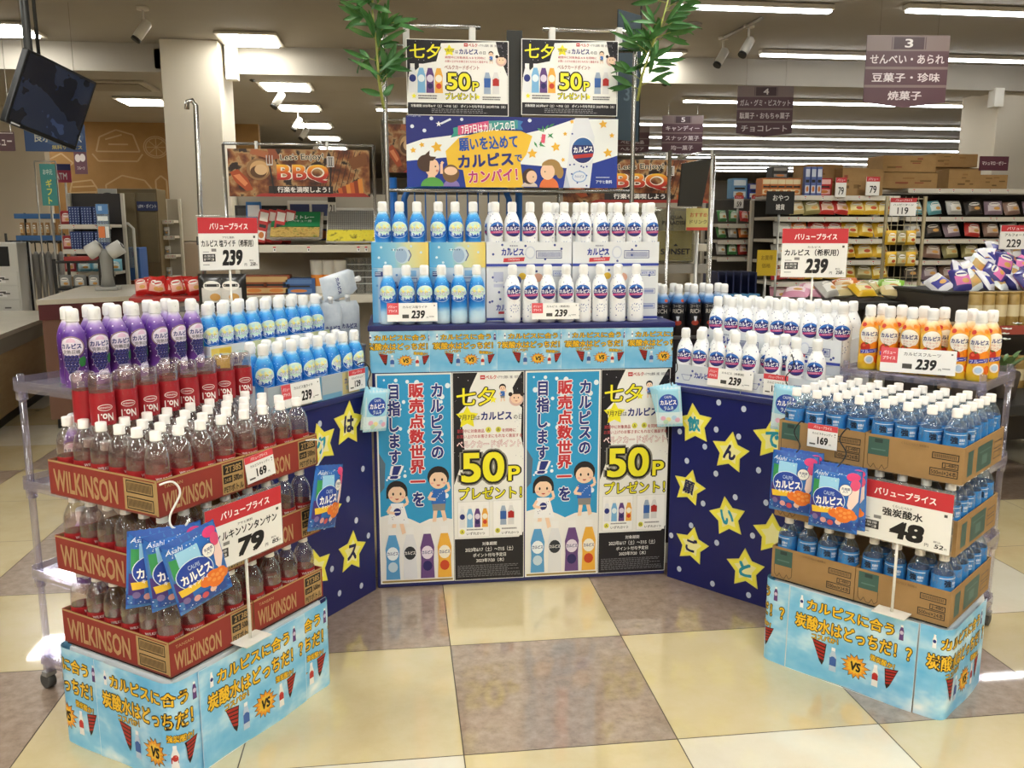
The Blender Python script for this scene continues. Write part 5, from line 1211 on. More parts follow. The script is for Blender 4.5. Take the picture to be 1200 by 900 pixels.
plinth(LF, 1.432, 2.055, 1.826, 2.285, .304, 'low plinth wrapped in blue sheets under the red soda trays',
       [(1.75, 2.295, -.322), (1.428, 2.295), (1.428, 1.822), (2.058, 1.822), (2.058, 2.3)],
       [(-.21, .001, 'blue sparkling water sheet on the soda plinth, wrapping its far back corner'), (.17, .003, 'blue sparkling water sheet bent over the near corner of the soda plinth'), (.555, .006, 'whole blue sparkling water sheet along the aisle side of the soda plinth'), (.70, .003, 'blue sheet end peeping out beside the navy cloth on the soda plinth')], 0)
plinth(RF, -1.332, -.74, 2.68, 3.09, .299, 'low plinth wrapped in blue sheets under the brown water trays',
       [(-1.336, 3.09, -.414), (-1.336, 2.676), (-.736, 2.676), (-.736, 3.1), (-1.0, 3.1)],
       [(-.33, .002, 'blue sheet end at the navy cloth corner of the water plinth'), (.092, .0045, 'whole blue sparkling water sheet along the aisle side of the water plinth'), (.515, .002, 'blue sparkling water sheet bent over the near corner of the water plinth')], 0)
g = MB()
# ---- signs and cards of the side displays
price_sign('large price sign 79 on a pole before the soda bottles', LF.p(1.70, 1.80, .56), LF.rz, .285, .178, 'ウィルキンソンタンサン', 'アサヒ飲料', '79', '85', pole=.245, tilt=R(0), size_fit=(10, 278))
price_sign('large price sign 48 on a pole before the water bottles', RF.p(-.895, 2.655, .535), RF.rz, .282, .185, '強炭酸水', 'くらしにベルク', '48', '52', pole=.225, pole_x=-.01)
a = hit(LF, 2.56, 270, 316)
price_sign('large price sign 239 standing up above the left blue bottles', LF.p(a.x, 2.56, a.z), LF.rz - .45, .225, .195, 'カルピス 塩ライチ（希釈用）', 'アサヒ飲料', '239', '258', pole=a.z - .99 - .004, size_fit=(12, 276))
a = hit(RF, 3.50, 950, 325)
price_sign('large price sign 239 standing up above the upper right white bottles', RF.p(a.x, 3.52, a.z), RF.rz + .65, .265, .2, 'カルピス（希釈用）', 'カルピス', '239', '258', pole=a.z - .972, size_fit=(14, 262))
price_card('white price card 239 on the left low tray', LF.p(2.335, 2.150, .862), LF.rz, '239', 'カルピス塩ライチ', .2, .082, rot=(R(-6), R(0), LF.rz))
small_card('small price card 129 on the left low tray by the centre stand', LF.p(2.645, 2.152, .866), LF.rz)
price_card('white price card 239 on the low right tray', RF.p(-1.72, 3.042, .868), RF.rz, '239', 'カルピス（希釈用）', .2, .072, rot=(R(-6), 0, RF.rz))
small_card('small price card 129 on the low right tray by the water stack', RF.p(-1.525, 3.044, .862), RF.rz)
a = hit(RF, 3.13, 1073, 438)
price_card('white price card 239 on the orange bottles shelf', RF.p(a.x, 3.138, a.z), RF.rz, '239', 'カルピスフルーツ', .24, .085, rot=(R(-8), 0, RF.rz + .25))
small_card('price card 169 on the top red soda tray', LF.p(1.80, 1.828, .765), LF.rz, '169', 'カルピスキャンディ', .112, .078, rot=(R(-4), R(-4), LF.rz))
small_card('price card 169 on the top brown water tray', RF.p(-1.172, 2.682, .783), RF.rz, '169', 'カルピスキャンディ', .1, .078)
# ---- hanging candy bags
for k, (dx, dy, r_, lab) in enumerate([(-.075, .062, .2, 'hindmost'), (-.038, .015, .1, 'middle'), (.0, -.035, .0, 'front')]):
    candy('blue candy bag hung by the white hook before the soda stack, %s of the three' % lab, LF.p(1.462 + dx, 1.735 + dy, .545), 0, 'hanging candy bags', rot=(R(4), R(-14 + 9 * (2 - k)), LF.rz - .25 - r_))
hook('white wire hook holding three candy bags on the corner of the top soda tray', [LF.p(*p) for p in [(1.43, 1.81, .845), (1.455, 1.79, .85), (1.463, 1.775, .82), (1.42, 1.765, .775), (1.415, 1.755, .748), (1.43, 1.735, .742), (1.445, 1.725, .765)]], '#e4e2da', .003)
candy('blue candy bag hung at the end of the top soda tray', LF.p(2.012, 1.80, .55), 0, 'hanging candy bags', rot=(R(3), R(12), LF.rz + .1))
hook('pale hook holding the candy bag at the end of the top soda tray', [LF.p(*p) for p in [(1.99, 1.828, .84), (2.025, 1.81, .835), (2.04, 1.805, .81), (2.02, 1.80, .775), (2.0, 1.80, .752)]], '#dcdcd8', .0025)
for (u, v, w), lab in zip([(930, 566, 0), (983, 582, 1)], ['nearer the starry cloth', 'overlapping the price sign']):
    q = hit(RF, 2.625, u, v); candy('blue candy bag hanging before the water stack, %s' % lab, RF.p(q.x, 2.62 - .03 * w, q.z - .1), 0, 'hanging candy bags', rot=(R(2), R(2), RF.rz + .18))
    candy('blue candy bag hanging just behind the one %s' % lab, RF.p(q.x + .012, 2.66 - .03 * w, q.z - .098), 0, 'hanging candy bags', rot=(R(2), R(-1), RF.rz + .05))
    hook('black hook from the top water tray to the candy bag %s' % lab, [RF.p(q.x, 2.675, .86), RF.p(q.x - .005, 2.66, .865), RF.p(q.x - .02, 2.65, .83), RF.p(q.x + .01, 2.635, .79), RF.p(q.x, 2.61 - .03 * w, q.z + .095)])
for k, (u, v, fr, y0) in enumerate([(438, 481, LF, 2.10), (786, 476, RF, 2.99), (921, 478, RF, 2.93)]):
    q = hit(fr, y0, u, v)
    for j in range(3 if k < 2 else 1):
        ramune('pale blue tablet candy bag hung %s' % (['at the far end of the left table', 'at the centre end of the right table', 'at the corner of the water stack'][k] + [', front one', ', middle one', ', back one'][j] if k < 2 else 'at the corner of the water stack'), fr.p(q.x + (.012 * j if k == 0 else -.012 * j), y0 + .02 * j, q.z - .085), 0, 'hanging tablet candy bags', rot=(R(2), R([4, -5, 3][k] * (j + 1)), fr.rz + [-.4, .5, .2][k] - .1 * j))
    hook('black hook holding the tablet candy bags %s' % ['at the far end of the left table', 'at the centre end of the right table', 'at the corner of the water stack'][k], [fr.p(q.x - .02, y0 + .06, q.z + .18), fr.p(q.x - .005, y0 + .035, q.z + .19), fr.p(q.x + .012, y0 + .02, q.z + .15), fr.p(q.x - .015, y0 + .015, q.z + .11), fr.p(q.x, y0 + .01, q.z + .075)])
# ================================================================ ABOVE AND BEHIND THE DISPLAY
CHROME = mat('#c9c9c6', .22, 1.0); STEEL = mat('#b9b7b0', .35, .6); CREAMSH = mat('#d9d2c0', .45); GREYSH = mat('#8f8a80', .5); DARK = mat('#24221f', .55)
# chrome banner frame with its posters
YB = 4.05
a, b = at(449, 27, YB), at(747, 27, YB); ztop = a.z
t = thing('banner_rack', 'chrome frame behind the centre stand carrying the posters and the wide banner', 'banner frame', ((a.x + b.x) / 2, YB, 0))
hw = (b.x - a.x) / 2
for s in (-1, 1):
    g = MB(); g.tube([(s * hw, .03, .03), (s * hw, .03, 1.0), (s * hw, .03, ztop - .06)] + [Vector((s * (hw - .06 + .06 * math.cos(R(q))), .03, ztop - .06 + .06 * math.sin(R(q)))) for q in (22, 45, 67, 90)] + [(s * .14, .03, ztop)], .011, 10); g.build('frame_tube', CHROME, t)
    g = MB(); g.box(s * hw - .03, s * hw + .03, -.08, .3, 0, .03, bev=.006); g.build('frame_foot', CHROME, t)
g = MB(); g.tube([(-hw, .03, ztop - .085), (hw, .03, ztop - .085)], .006, 8); g.tube([(-hw, .03, 1.66), (hw, .03, 1.66)], .008, 8); g.build('cross_bar', CHROME, t)
for u in (476, 554, 648, 727):
    p = at(u, 42, YB); g = MB(); x = p.x - (a.x + b.x) / 2; g.box(x - .014, x + .014, .012, .045, p.z - .05, p.z + .04, bev=.005); g.build('clip', mat('#d8d8d4', .3), t)
for k, (u0, u1) in enumerate([(475.5, 596), (611, 725)]):
    p, q, r_ = at(u0, 45, YB), at(u1, 45, YB), at(u0, 134.5, YB)
    put_print('poster', ['landscape points poster at the top of the frame, on the left above the wide banner', 'landscape points poster at the top of the frame, on the right above the wide banner'][k], 'poster', top_poster, 378, 278, q.x - p.x, p.z - r_.z, ((p.x + q.x) / 2, YB, r_.z), group='top landscape posters')
p, q, r_ = at(475.5, 134.5, YB), at(724.5, 134.5, YB), at(475.5, 219, YB)
put_print('banner', 'wide blue and white family banner below the two top posters', 'banner', wish_banner, 785, 265, q.x - p.x, p.z - r_.z - .002, ((p.x + q.x) / 2, YB, r_.z))
a = at(597, 40, YB); b = at(610, 134, YB)
g = MB(); g.box(-.035, .035, .014, .03, b.z - .02, a.z + .02, bev=.002); tag(g.build('backing_board', mat('#2a2b28', .5), None, ((a.x + b.x) / 2, YB + .0, 0)), 'narrow dark board showing between the two top posters', 'board')
# blue hand cart behind
a, b = at(461, 222, 4.3), at(607, 222, 4.3); w = (b.x - a.x) / 2; z = at(520, 219, 4.3).z
BLUEM = mat('#1f5fa8', .35)
t = thing('roll_cage', 'blue tubular roll cage standing behind the centre stand', 'cart', ((a.x + b.x) / 2, 4.25, 0))
g = MB(); g.tube([(-w + .05, 0, .16), (-w + .05, 0, z - .08)] + [Vector((-w + .11 + .06 * math.cos(R(q)), 0, z - .06 + .06 * math.sin(R(q)))) for q in (180, 135, 90)] + [Vector((w - .11 + .06 * math.cos(R(q)), 0, z - .06 + .06 * math.sin(R(q)))) for q in (90, 45, 0)] + [(w - .05, 0, .16)], .015, 10); g.build('cage_frame', BLUEM, t)
for s in (-1, 1):
    g = MB(); g.tube([(s * w, .02, .12), (s * w, .02, z + .04)], .018, 10); g.build('corner_post', BLUEM, t)
    g = MB(); MM = Matrix.Translation((s * (w - .03), .05, .06)) @ Matrix.Rotation(PI / 2, 4, 'Y'); g.lathe([(-.02, .05), (-.018, .06), (.018, .06), (.02, .05)], 16, M=MM); g.tube([(s * (w - .03), .05, .06), (s * (w - .03), .03, .16)], .012); g.build('caster', DARK, t)
g = MB(); g.box(-w, w, -.02, .5, .13, .16, bev=.004); g.build('cage_base', BLUEM, t)
for k in range(9):
    g = MB(); x = -w + .1 + (2 * w - .2) * k / 8; g.tube([(x, 0, .16), (x, 0, z - .01)], .0035, 6); g.build('wire_bar', BLUEM, t)
for k, x in enumerate((-.16, -.02)):
    pass
# bamboo branches
def bamboo(label, pts, seed, n):
    rr_ = random.Random(seed); o = Vector(pts[0]); pts = [Vector(p) - o for p in pts]
    t = thing('bamboo_branch', label, 'bamboo branch', o)
    g = MB(); g.tube(pts, [.007 - .004 * i / (len(pts) - 1) for i in range(len(pts))], 7); g.build('stem', noisy('bamboo stem', [(.2, '#7f8a3c'), (.8, '#a3a656')], 20, .5), t)
    tw = MB(); fol = []
    for k in range(n):
        q = .12 + .88 * k / n; i = min(int(q * (len(pts) - 1)), len(pts) - 2); f = q * (len(pts) - 1) - i; base = pts[i].lerp(pts[i + 1], f)
        ang = rr_.uniform(0, 2 * PI); el = rr_.uniform(.1, .9)
        d = Vector((math.cos(ang) * math.cos(el), math.sin(ang) * .7 * math.cos(el), math.sin(el))); L = rr_.uniform(.05, .11)
        tip = base + d * L; tw.tube([base, base + d * L * .5, tip], .0018, 5)
        for m in range(rr_.choice([3, 3, 4])):
            dd = (d + Vector((rr_.uniform(-.9, .9), rr_.uniform(-.7, .7), rr_.uniform(-.75, .55)))).normalized(); LL = rr_.uniform(.08, .15); W_ = rr_.uniform(.009, .014)
            sd = dd.cross(Vector((rr_.uniform(-.3, .3), rr_.uniform(-1, -.4), rr_.uniform(-.5, .5)))).normalized(); nn = sd.cross(dd)
            s0 = tip - d * L * rr_.uniform(0, .5); fol.append((s0, dd, sd, nn, LL, W_))
    tw.build('twig', mat('#8f9448', .5), t)
    G = noisy('bamboo leaf', [(.2, '#2f5a2c'), (.5, '#3f7238'), (.85, '#6f9a58')], 9, .45, .4)
    for s0, dd, sd, nn, LL, W_ in fol[:96]:
        g = MB()
        g.grid(lambda a, b: s0 + dd * LL * b + sd * W_ * (2 * a - 1) * math.sin(PI * min(1, b * .92 + .08)) ** .8 + nn * (.006 * abs(2 * a - 1) - .02 * b * b), 2, 6)
        g.build('leaf', G, t)
bamboo('leafy bamboo branch on the left post of the chrome frame', [at(450, 128, 3.98), at(444, 95, 3.98), at(441, 50, 3.97), at(436, 10, 3.97), at(438, -25, 3.97)], 4, 27)
bamboo('leafy bamboo branch on the right post of the chrome frame', [at(747, 118, 3.98), at(752, 90, 3.98), at(762, 60, 3.97), at(776, 25, 3.97), at(786, -10, 3.97)], 9, 27)

# ---------------------------------------------------------------- hanging signs
PURP = '#5e4248'
def aisle_sign(label, u0, u1, v0, v1, Y, num, rows):
    a, b = at(u0, v0, Y), at(u1, v1, Y); W_, H_ = b.x - a.x, a.z - b.z
    t = thing('aisle_sign', label, 'aisle sign', ((a.x + b.x) / 2, Y, b.z), R(-6), 'hanging aisle signs')
    P = Print(240, 250, W_, H_); P.part('board'); P.poly([(0, 0), (240, 0), (240, 232), (120, 250), (0, 232)], '#85736f', 0)
    for k in range(3):
        v = 54 + 63 * k
        if k < 2: P.rect(0, v, 240, v + 54, PURP, 1)
        else: P.poly([(0, v), (240, v), (240, 232), (120, 250), (0, 232)], PURP, 1)
    P.rect(78, 6, 166, 48, '#4a3438', 1); P.rect(72, 6, 75, 48, '#5e4a4a', 1); P.rect(169, 6, 172, 48, '#5e4a4a', 1)
    P.part('lettering'); P.text(num, 110, 12, 134, 42, '#e9e2de', 2, bold=.02)
    for k, s in enumerate(rows):
        n = len(s); w = min(216, n * 33); P.text(s, 120 - w / 2, 66 + 63 * k, 120 + w / 2, 66 + 32 + 63 * k, '#e3d8d8', 2, bold=.02)
    P.build(t)
    g = MB(); g.box(-W_ / 2, W_ / 2, .001, .008, H_ * .08, H_, bev=.001); g.build('back_board', mat(PURP, .5), t)
    cz = CEIL1 if Y < BEAM_Y else CEIL2
    for s in (-1, 1): 
        g = MB(); g.tube([(s * W_ * .35, .004, H_), (s * W_ * .35, .004, cz - b.z)], .002, 5); g.build('hanging_wire', CHROME, t)
aisle_sign('largest hanging aisle sign, number 3, mauve and plum', 1019, 1104, 40, 127, 7.4, '3', ['せんべい・あられ', '豆菓子・珍味', '焼菓子'])
aisle_sign('middle hanging aisle sign, number 4, gum and chocolate', 866, 926, 100, 161, 10.6, '4', ['ガム・グミ・ビスケット', '駄菓子・おもちゃ菓子', 'チョコレート'])
aisle_sign('hanging aisle sign number 5, half behind the dark banner stand', 777, 822, 135, 181, 13.2, '5', ['キャンディー', 'スナック菓子', '均一菓子'])
aisle_sign('smallest far aisle sign, half hidden behind the right chrome post', 722, 760, 148, 180, 15.5, '6', ['オムツ', 'ベビー用品', 'ヘルスケア'])
# dark banner edge on, behind the right post
a, b = at(724, 14, 4.75), at(749, 165, 4.75)
t = thing('dark_banner', 'dark blue hanging banner seen aslant behind the right post of the chrome frame', 'banner', ((a.x + b.x) / 2, 4.75, b.z), R(38))
P = Print(100, 480, .2, a.z - b.z); P.part('sheet'); P.rect(0, 0, 100, 480, '#33424c', 0); P.part('picture_print'); 
for v in (60, 130, 210): P.rect(20, v, 60, v + 8, '#4c5c66', 1)
P.part('lettering'); P.text('3', 30, 280, 56, 330, '#5c6c76', 1); P.build(t)
g = MB(); g.box(-.1, .1, .001, .006, 0, a.z - b.z); g.build('backing', mat('#2a3034', .6), t); g = MB(); g.tube([(.103, .003, 0), (.103, .003, CEIL1 - b.z)], .006, 8); g.build('edge_rod', DARK, t)
# monitor on its ceiling pole
c = at(62, 119, 5.2)
t = thing('ceiling_monitor', 'black flat monitor tilted down from a ceiling pole', 'monitor', c)
MT = Matrix.Rotation(R(58), 4, 'Z') @ Matrix.Rotation(R(15), 4, 'Y') @ Matrix.Rotation(R(14), 4, 'X')
sw, sh = .215, .2
g = MB(); g.box(-sw, sw, 0, .05, -sh, sh, bev=.008, M=MT); g.build('monitor_case', mat('#151617', .35), t)
def scr(nt, bs):
    n = noise(nt, 5, 3, coords(nt)); return ramp(nt, n, [(.35, '#191d2a'), (.5, '#2b3348'), (.65, '#3a4a70'), (.75, '#252b3a')], 'CONSTANT')
g = MB(); g.box(-sw + .015, sw - .015, -.002, -.0005, -sh + .022, sh - .015, M=MT); g.build('screen', nmat('dim screen', scr, .12, .6), t)
g = MB(); g.box(-sw + .03, -sw + .08, -.003, -.001, -sh + .006, -sh + .014, M=MT); g.build('maker_badge', mat('#b9babb', .4), t)
g = MB(); g.box(-.09, .09, .05, .12, -.12, .12, bev=.01, M=MT); g.box(-.16, -.1, .05, .1, -.1, .16, bev=.005, M=MT); g.build('bracket', mat('#1a1a1a', .5), t)
pt_ = MT @ Vector((-.1, .11, .12)); top = at(31, -10, 5.25)
g = MB(); g.tube([pt_, (pt_.x, pt_.y, pt_.z + .1), (pt_.x - .005, pt_.y, CEIL1 - c.z)], .022, 10); g.tube([(pt_.x + .05, pt_.y, pt_.z), (pt_.x + .04, pt_.y, CEIL1 - c.z)], .01, 8); g.build('ceiling_pole', mat('#3a3a38', .4, .5), t)
# service sign, small signs at the left
def flat_sign(name, label, cat, u0, v0, u1, v1, Y, bg, rows, rz=0, wires=None, base=None, group=None):
    a, b = at(u0, v0, Y), at(u1, v1, Y); W_, H_ = b.x - a.x, a.z - b.z
    t = thing(name, label, cat, ((a.x + b.x) / 2, Y, b.z), rz, group)
    P = Print(100, 100, W_, H_); P.part('board'); P.rect(0, 0, 100, 100, bg, 0); P.part('lettering')
    for r_ in rows:
        if r_[0] == 'disc': P.disc(*r_[1:5], r_[5], 1)
        elif r_[0] == 'rect': P.rect(*r_[1:5], r_[5], 1)
        elif r_[0] == 'v': P.vtext(r_[1], *r_[2:6], r_[6], 2)
        else: P.text(r_[0], *r_[1:5], r_[5], 2, bold=.02)
    P.build(t); g = MB(); g.box(-W_ / 2, W_ / 2, .001, .012, 0, H_, bev=.002); g.build('back_board', mat(bg, .5), t)
    if wires:
        for s in (-1, 1):
            g = MB(); g.tube([(s * W_ * .4, .006, H_), (s * W_ * .4, .006, wires - b.z)], .003, 5); g.build('hanging_wire', CHROME, t)
    if base is not None:
        g = MB(); g.tube([(0, .02, .05), (0, .02, base - b.z)], .012, 8); g.build('pole', STEEL, t)
    return t
flat_sign('service_sign', 'blue hanging sign for the free water service, below the monitor', 'sign', 27, 145, 101, 178, 9.6, '#3f5a8c', [('disc', 62, 45, 36, 34, '#53709e'), ('良水', 16, 30, 44, 66, '#d9dccf'), ('オアシス', 46, 38, 94, 66, '#e6eaf0'), ('無料サービス', 44, 76, 94, 92, '#d8cd7c')], wires=CEIL1)
flat_sign('hanging_sign', 'plum sign with white writing cut off at the edge, below the ceiling lamp', 'sign', -22, 154, 18, 177, 9.0, PURP, [('rect', 2, 5, 98, 9, '#e8dcdc'), ('ニュー', 40, 32, 92, 72, '#eee4e4')], wires=CEIL1)
flat_sign('fruit_sign', 'small plum hanging sign with a white drawing, before the mural', 'sign', 86, 178, 103, 204, 12.5, '#6b4a55', [('disc', 30, 28, 22, 18, '#e0d6d2'), ('disc', 68, 26, 22, 18, '#e0d6d2'), ('フルーツ', 20, 66, 80, 80, '#d9cccc')], wires=CEIL2)
flat_sign('gift_banner', 'teal upright gift banner with yellow characters before the mural', 'banner', 46, 192, 68, 241, 9.2, '#3a8f8c', [('v', 'ギフト', 30, 36, 74, 98, '#d9dd5a'), ('お中元', 20, 12, 80, 26, '#cfe6e0')], rz=.12, base=0)
a, b = at(40, 189, 9.3), at(70, 246, 9.3); t = thing('banner_stand', 'thin wire frame standing round the gift banner', 'frame', ((a.x + b.x) / 2, 9.3, 0)); w = (b.x - a.x) / 2
for s in (-1, 1): g = MB(); g.tube([(s * w, 0, 0), (s * w, 0, a.z)], .007, 6); g.build('post', STEEL, t)
g = MB(); g.tube([(-w, 0, a.z), (w, 0, a.z)], .007, 6); g.build('top_bar', STEEL, t)
flat_sign('cash_machine_sign', 'magenta and navy cash machine sign behind the gift banner', 'sign', 66, 192, 84, 214, 10.5, '#a3334f', [('rect', 0, 0, 100, 34, '#2b2f66'), ('ATM', -16, 48, 70, 84, '#f0e6e8')], base=0)

# ---------------------------------------------------------------- checkout side on the left
BEIGE = noisy('counter laminate', [(.2, '#c2b9a6'), (.8, '#d0c8b6')], 6, .35)
MAROON = mat('#5c2a2c', .4); WOODT = noisy('counter panel', [(.2, '#a38a62'), (.8, '#b39b72')], 5, .5, sc=(1, 1, 6))
def counter(label, corners, z, panel, edge, inset=.06):
    t = thing('checkout_counter', label, 'counter', (corners[0][0], corners[0][1], 0)); o = Vector((corners[0][0], corners[0][1]))
    q = [Vector(c) - o for c in corners]
    def prism(q, z0, z1, name, m):
        g = MB(); n = len(q); g.add([(p.x, p.y, z0) for p in q] + [(p.x, p.y, z1) for p in q], [tuple(range(n - 1, -1, -1)), tuple(range(n, 2 * n))] + [(i, (i + 1) % n, (i + 1) % n + n, i + n) for i in range(n)]); g.build(name, m, t)
    cen = sum(q, Vector((0, 0))) / len(q)
    prism(q, z - .035, z, 'counter_top', BEIGE); prism([cen + (p - cen) * .985 for p in q], z - .15, z - .036, 'edge_band', edge); prism([cen + (p - cen) * .96 for p in q], .08, z - .151, 'counter_body', panel); prism([cen + (p - cen) * .9 for p in q], 0, .079, 'plinth_base', DARK)
    return t
z1 = .70
f = lambda u, v, z: on_z(u, v, z).xy
c1 = [f(-140, 478, z1), f(2, 391, z1), f(66, 366, z1), f(60, 358, z1), f(-60, 361, z1), f(-260, 400, z1)]
counter('near checkout counter with pale top and tan side, at the edge beside the rack', [f(-110, 440, z1), f(2, 391.5, z1), f(64, 368, z1), f(61, 364, z1), f(-60, 364, z1), f(-240, 420, z1)], z1, WOODT, mat('#8f8a7c', .4))
counter('far checkout counter with pale top and maroon edge, below the tape stand', [f(42, 352, .98), f(180, 346, .98), f(212, 336, .98), f(200, 332, .98), f(96, 335, .98)], .98, mat('#7c5a4a', .5), MAROON)
p = on_z(127, 340, .98)
t = thing('tape_stand', 'grey dispenser with round reels on the far counter', 'dispenser', (p.x, p.y, .981), .1)
GR = mat('#a3a29c', .4)
g = MB(); g.box(-.09, .09, -.08, .08, 0, .03, bev=.008); g.build('base_plate', GR, t)
g = MB(); g.lathe([(.03, .06), (.12, .045), (.28, .05), (.34, .06)], 14); g.build('column', mat('#8f8e88', .4), t)
for s in (-1, 1):
    g = MB(); MM = Matrix.Translation((s * .085, -.01, .34)) @ Matrix.Rotation(R(60), 4, 'Y'); g.lathe([(-.06, .04), (-.055, .062), (.055, .062), (.06, .04)], 20, M=MM); g.lathe([(.06, .025), (.07, .025)], 14, 1, M=MM); g.build('reel', [mat('#cfcec8', .4), mat('#6f6e6a', .4)], t)
g = MB(); g.box(-.05, .05, .0, .02, .4, .72, bev=.004); g.build('notice_holder', clear('clear notice', '#e9f0f2', .2, .05, .2, '#b4c8d8'), t)
P = Print(100, 320, .1, .3); P.z0 = .42; P.part('notice_print'); P.rect(4, 4, 96, 90, '#4f7fb8', 1); P.rect(10, 110, 90, 150, '#dfe3e2', 1); P.rect(10, 200, 60, 300, '#d9783f', 1); P.rect(64, 200, 92, 300, '#e4e2dc', 1); P.rect(20, 20, 50, 60, '#a9c8e2', 2); P.build(t)
# white drawer unit
p = at(23, 330, 9.55)
t = thing('drawer_unit', 'white drawer unit with dark slot and printed tags at the edge', 'drawer unit', (p.x - .2, 9.55, 0), .05)
g = MB(); g.box(-.2, .2, 0, .4, 0, 1.36, bev=.01); g.build('unit_body', mat('#d6d4cc', .45), t)
g = MB(); g.box(-.18, .12, -.004, .0, 1.12, 1.32, bev=.002); g.build('slot', mat('#1d1c1c', .5), t)
for k in range(7):
    g = MB(); z = .06 + .145 * k; g.box(-.185, .185, -.014, -.001, z, z + .135, bev=.004); d = g.build('drawer', mat('#dcdad2', .45), t)
    g = MB(); g.box(.04, .1, -.02, -.0145, z + .05, z + .065); g.build('handle', mat('#6a6862', .5), d)
    if k > 4: P = Print(100, 40, .14, .07); P.z0 = z + .02; P.L = 40; P.part('tag_print'); P.rect(0, 0, 100, 40, '#efeeea', 38); P.rect(6, 6, 94, 16, '#55504c', 40); P.rect(6, 22, 70, 32, '#8a8680', 40); P.build(t)
# umbrella rack, blue tray rack, blue packets
p = at(46, 330, 10.25)
t = thing('umbrella_rack', 'dark rail of folded umbrellas behind the drawer unit', 'rack', (p.x, 10.25, 0))
for s in (-1, 1): g = MB(); g.tube([(s * .3, 0, 0), (s * .3, 0, 1.45)], .014, 8); g.build('post', DARK, t)
g = MB(); g.tube([(-.3, 0, 1.36), (.3, 0, 1.36)], .014, 8); g.tube([(-.3, 0, .3), (.3, 0, .3)], .014, 8); g.build('rail', DARK, t)
um = None
def make_umb():
    u_ = thing('folded_umbrella', 'x', 'umbrella'); g = MB(); g.lathe([(-.85, .004), (-.8, .012), (-.4, .03), (-.12, .034), (-.08, .012)], 10); g.build('folded_canopy', mat('#9c9892', .4), u_)
    g = MB(); g.tube([(0, 0, -.08), (0, 0, .0)] + [(.0, -.03 + .03 * math.cos(R(q)), .0 + .03 * math.sin(R(q))) for q in (30, 60, 90, 130, 170)], .007, 6); g.build('handle', DARK, u_); return u_
umb = Family(make_umb)
for k in range(9): umb('folded grey umbrella hanging on the dark rail, %s along' % ORD[k], (p.x - .26 + .065 * k, 10.23, 1.335), rb.uniform(-.3, .3), 'folded umbrellas on the rail')
p = at(44, 265, 9.6)
t = thing('tray_rack', 'blue topped rack of small tan and brown goods above the umbrellas', 'rack', (p.x, 9.6, 0))
for z in (1.38, 1.6): g = MB(); g.box(-.22, .26, 0, .25, z, z + .05, bev=.004); g.build('tray', mat('#3c6aa2', .45), t)
for s in (-.2, .24): g = MB(); g.tube([(s, .22, 0), (s, .22, 1.66)], .012, 8); g.build('post', DARK, t)
pk = Family(lambda: soft_pack('x', .045, .13, .02, '#b48a5a', '#d8c4a0'))
def soft_pack(label, w, h, d, c1, c2, name='snack_bag'):
    t = thing(name, label, 'bag'); sh = bag_shape(w, h, d); g = MB()
    for s in (-1, 1): g.grid(lambda a, b: (w * (a - .5), s * sh(w * (a - .5), h * b), h * b), 8, 10, 0 if s < 0 else 1)
    g.build('bag_film', [mat(c1, .28, spec=.6), mat(c2, .28, spec=.6)], t)
    P = Print(100, 130, w, h, lambda x, z, dd: (x, -sh(x, z) - .0012 - dd, z), eps=.0004); P.part('front_print'); P.rect(14, 50, 86, 104, c2, 1, n=(6, 4)); P.disc(50, 42, 30, 18, '#f0ece2', 2, n=14); P.rect(26, 36, 74, 46, c1, 3, n=(4, 1)); P.disc(60, 84, 18, 14, '#d8a45a' if c1 != '#e2b52a' else '#c8572a', 3, n=12)
    P.build(t); return t
for k in range(7): pk('small tan packet on the blue topped rack, %s along' % ORD[k], (p.x - .17 + .062 * k, 9.65, 1.431), rb.uniform(-.2, .2), 'tan packets')
# shelf of blue patterned packs
p0, p1 = at(82, 345, 8.9), at(117, 240, 8.9)
def shelf_unit(label, x0, x1, Y, depth, zs, ztop, m=CREAMSH, back='#b9b1a0', name='shelf_unit', rz=0, lip=None):
    w = x1 - x0; t = thing(name, label, 'shelf unit', ((x0 + x1) / 2, Y, 0), rz)
    g = MB(); g.box(-w / 2, w / 2, depth - .03, depth, 0, ztop, bev=.004); g.build('back_panel', mat(back, .6), t)
    for s in (-1, 1): g = MB(); g.box(s * w / 2 - .015, s * w / 2 + .015, depth - .08, depth - .031, 0, ztop, bev=.003); g.build('upright', m, t)
    for z in zs:
        g = MB(); g.box(-w / 2 + .016, w / 2 - .016, 0, depth - .081, z - .03, z, bev=.004); d = g.build('shelf', m, t)
        g = MB(); g.box(-w / 2 + .02, w / 2 - .02, -.006, -.0005, z - .045, z - .002, bev=.001); g.build('price_strip', lip or mat('#d8d2c4', .4), d)
        n = max(2, int(w / .18)); P = Print(100, 10, w - .06, .03); P.z0 = z - .04; P.part('tag_print'); P.L = 20
        for k in range(n): 
            u = (k + .5) * 100 / n + rb.uniform(-4, 4); P.rect(u - 5 * .16 / w, 0, u + 5 * .16 / w, 10, '#efeeea', 20); P.rect(u - 5 * .16 / w, 0, u + 5 * .16 / w, 3, '#c84a4a', 21); P.rect(u - 2 * .16 / w, 4.5, u + 3 * .16 / w, 8, '#4a4846', 21)
        P.build(t)
    return t
shelf_unit('dark shelf of blue patterned boxes before the mural', p0.x - .12, p1.x + .05, 9.1, .4, [.75, 1.08, 1.30, 1.54], 1.85, mat('#c9c4b8', .5), '#3a3634')
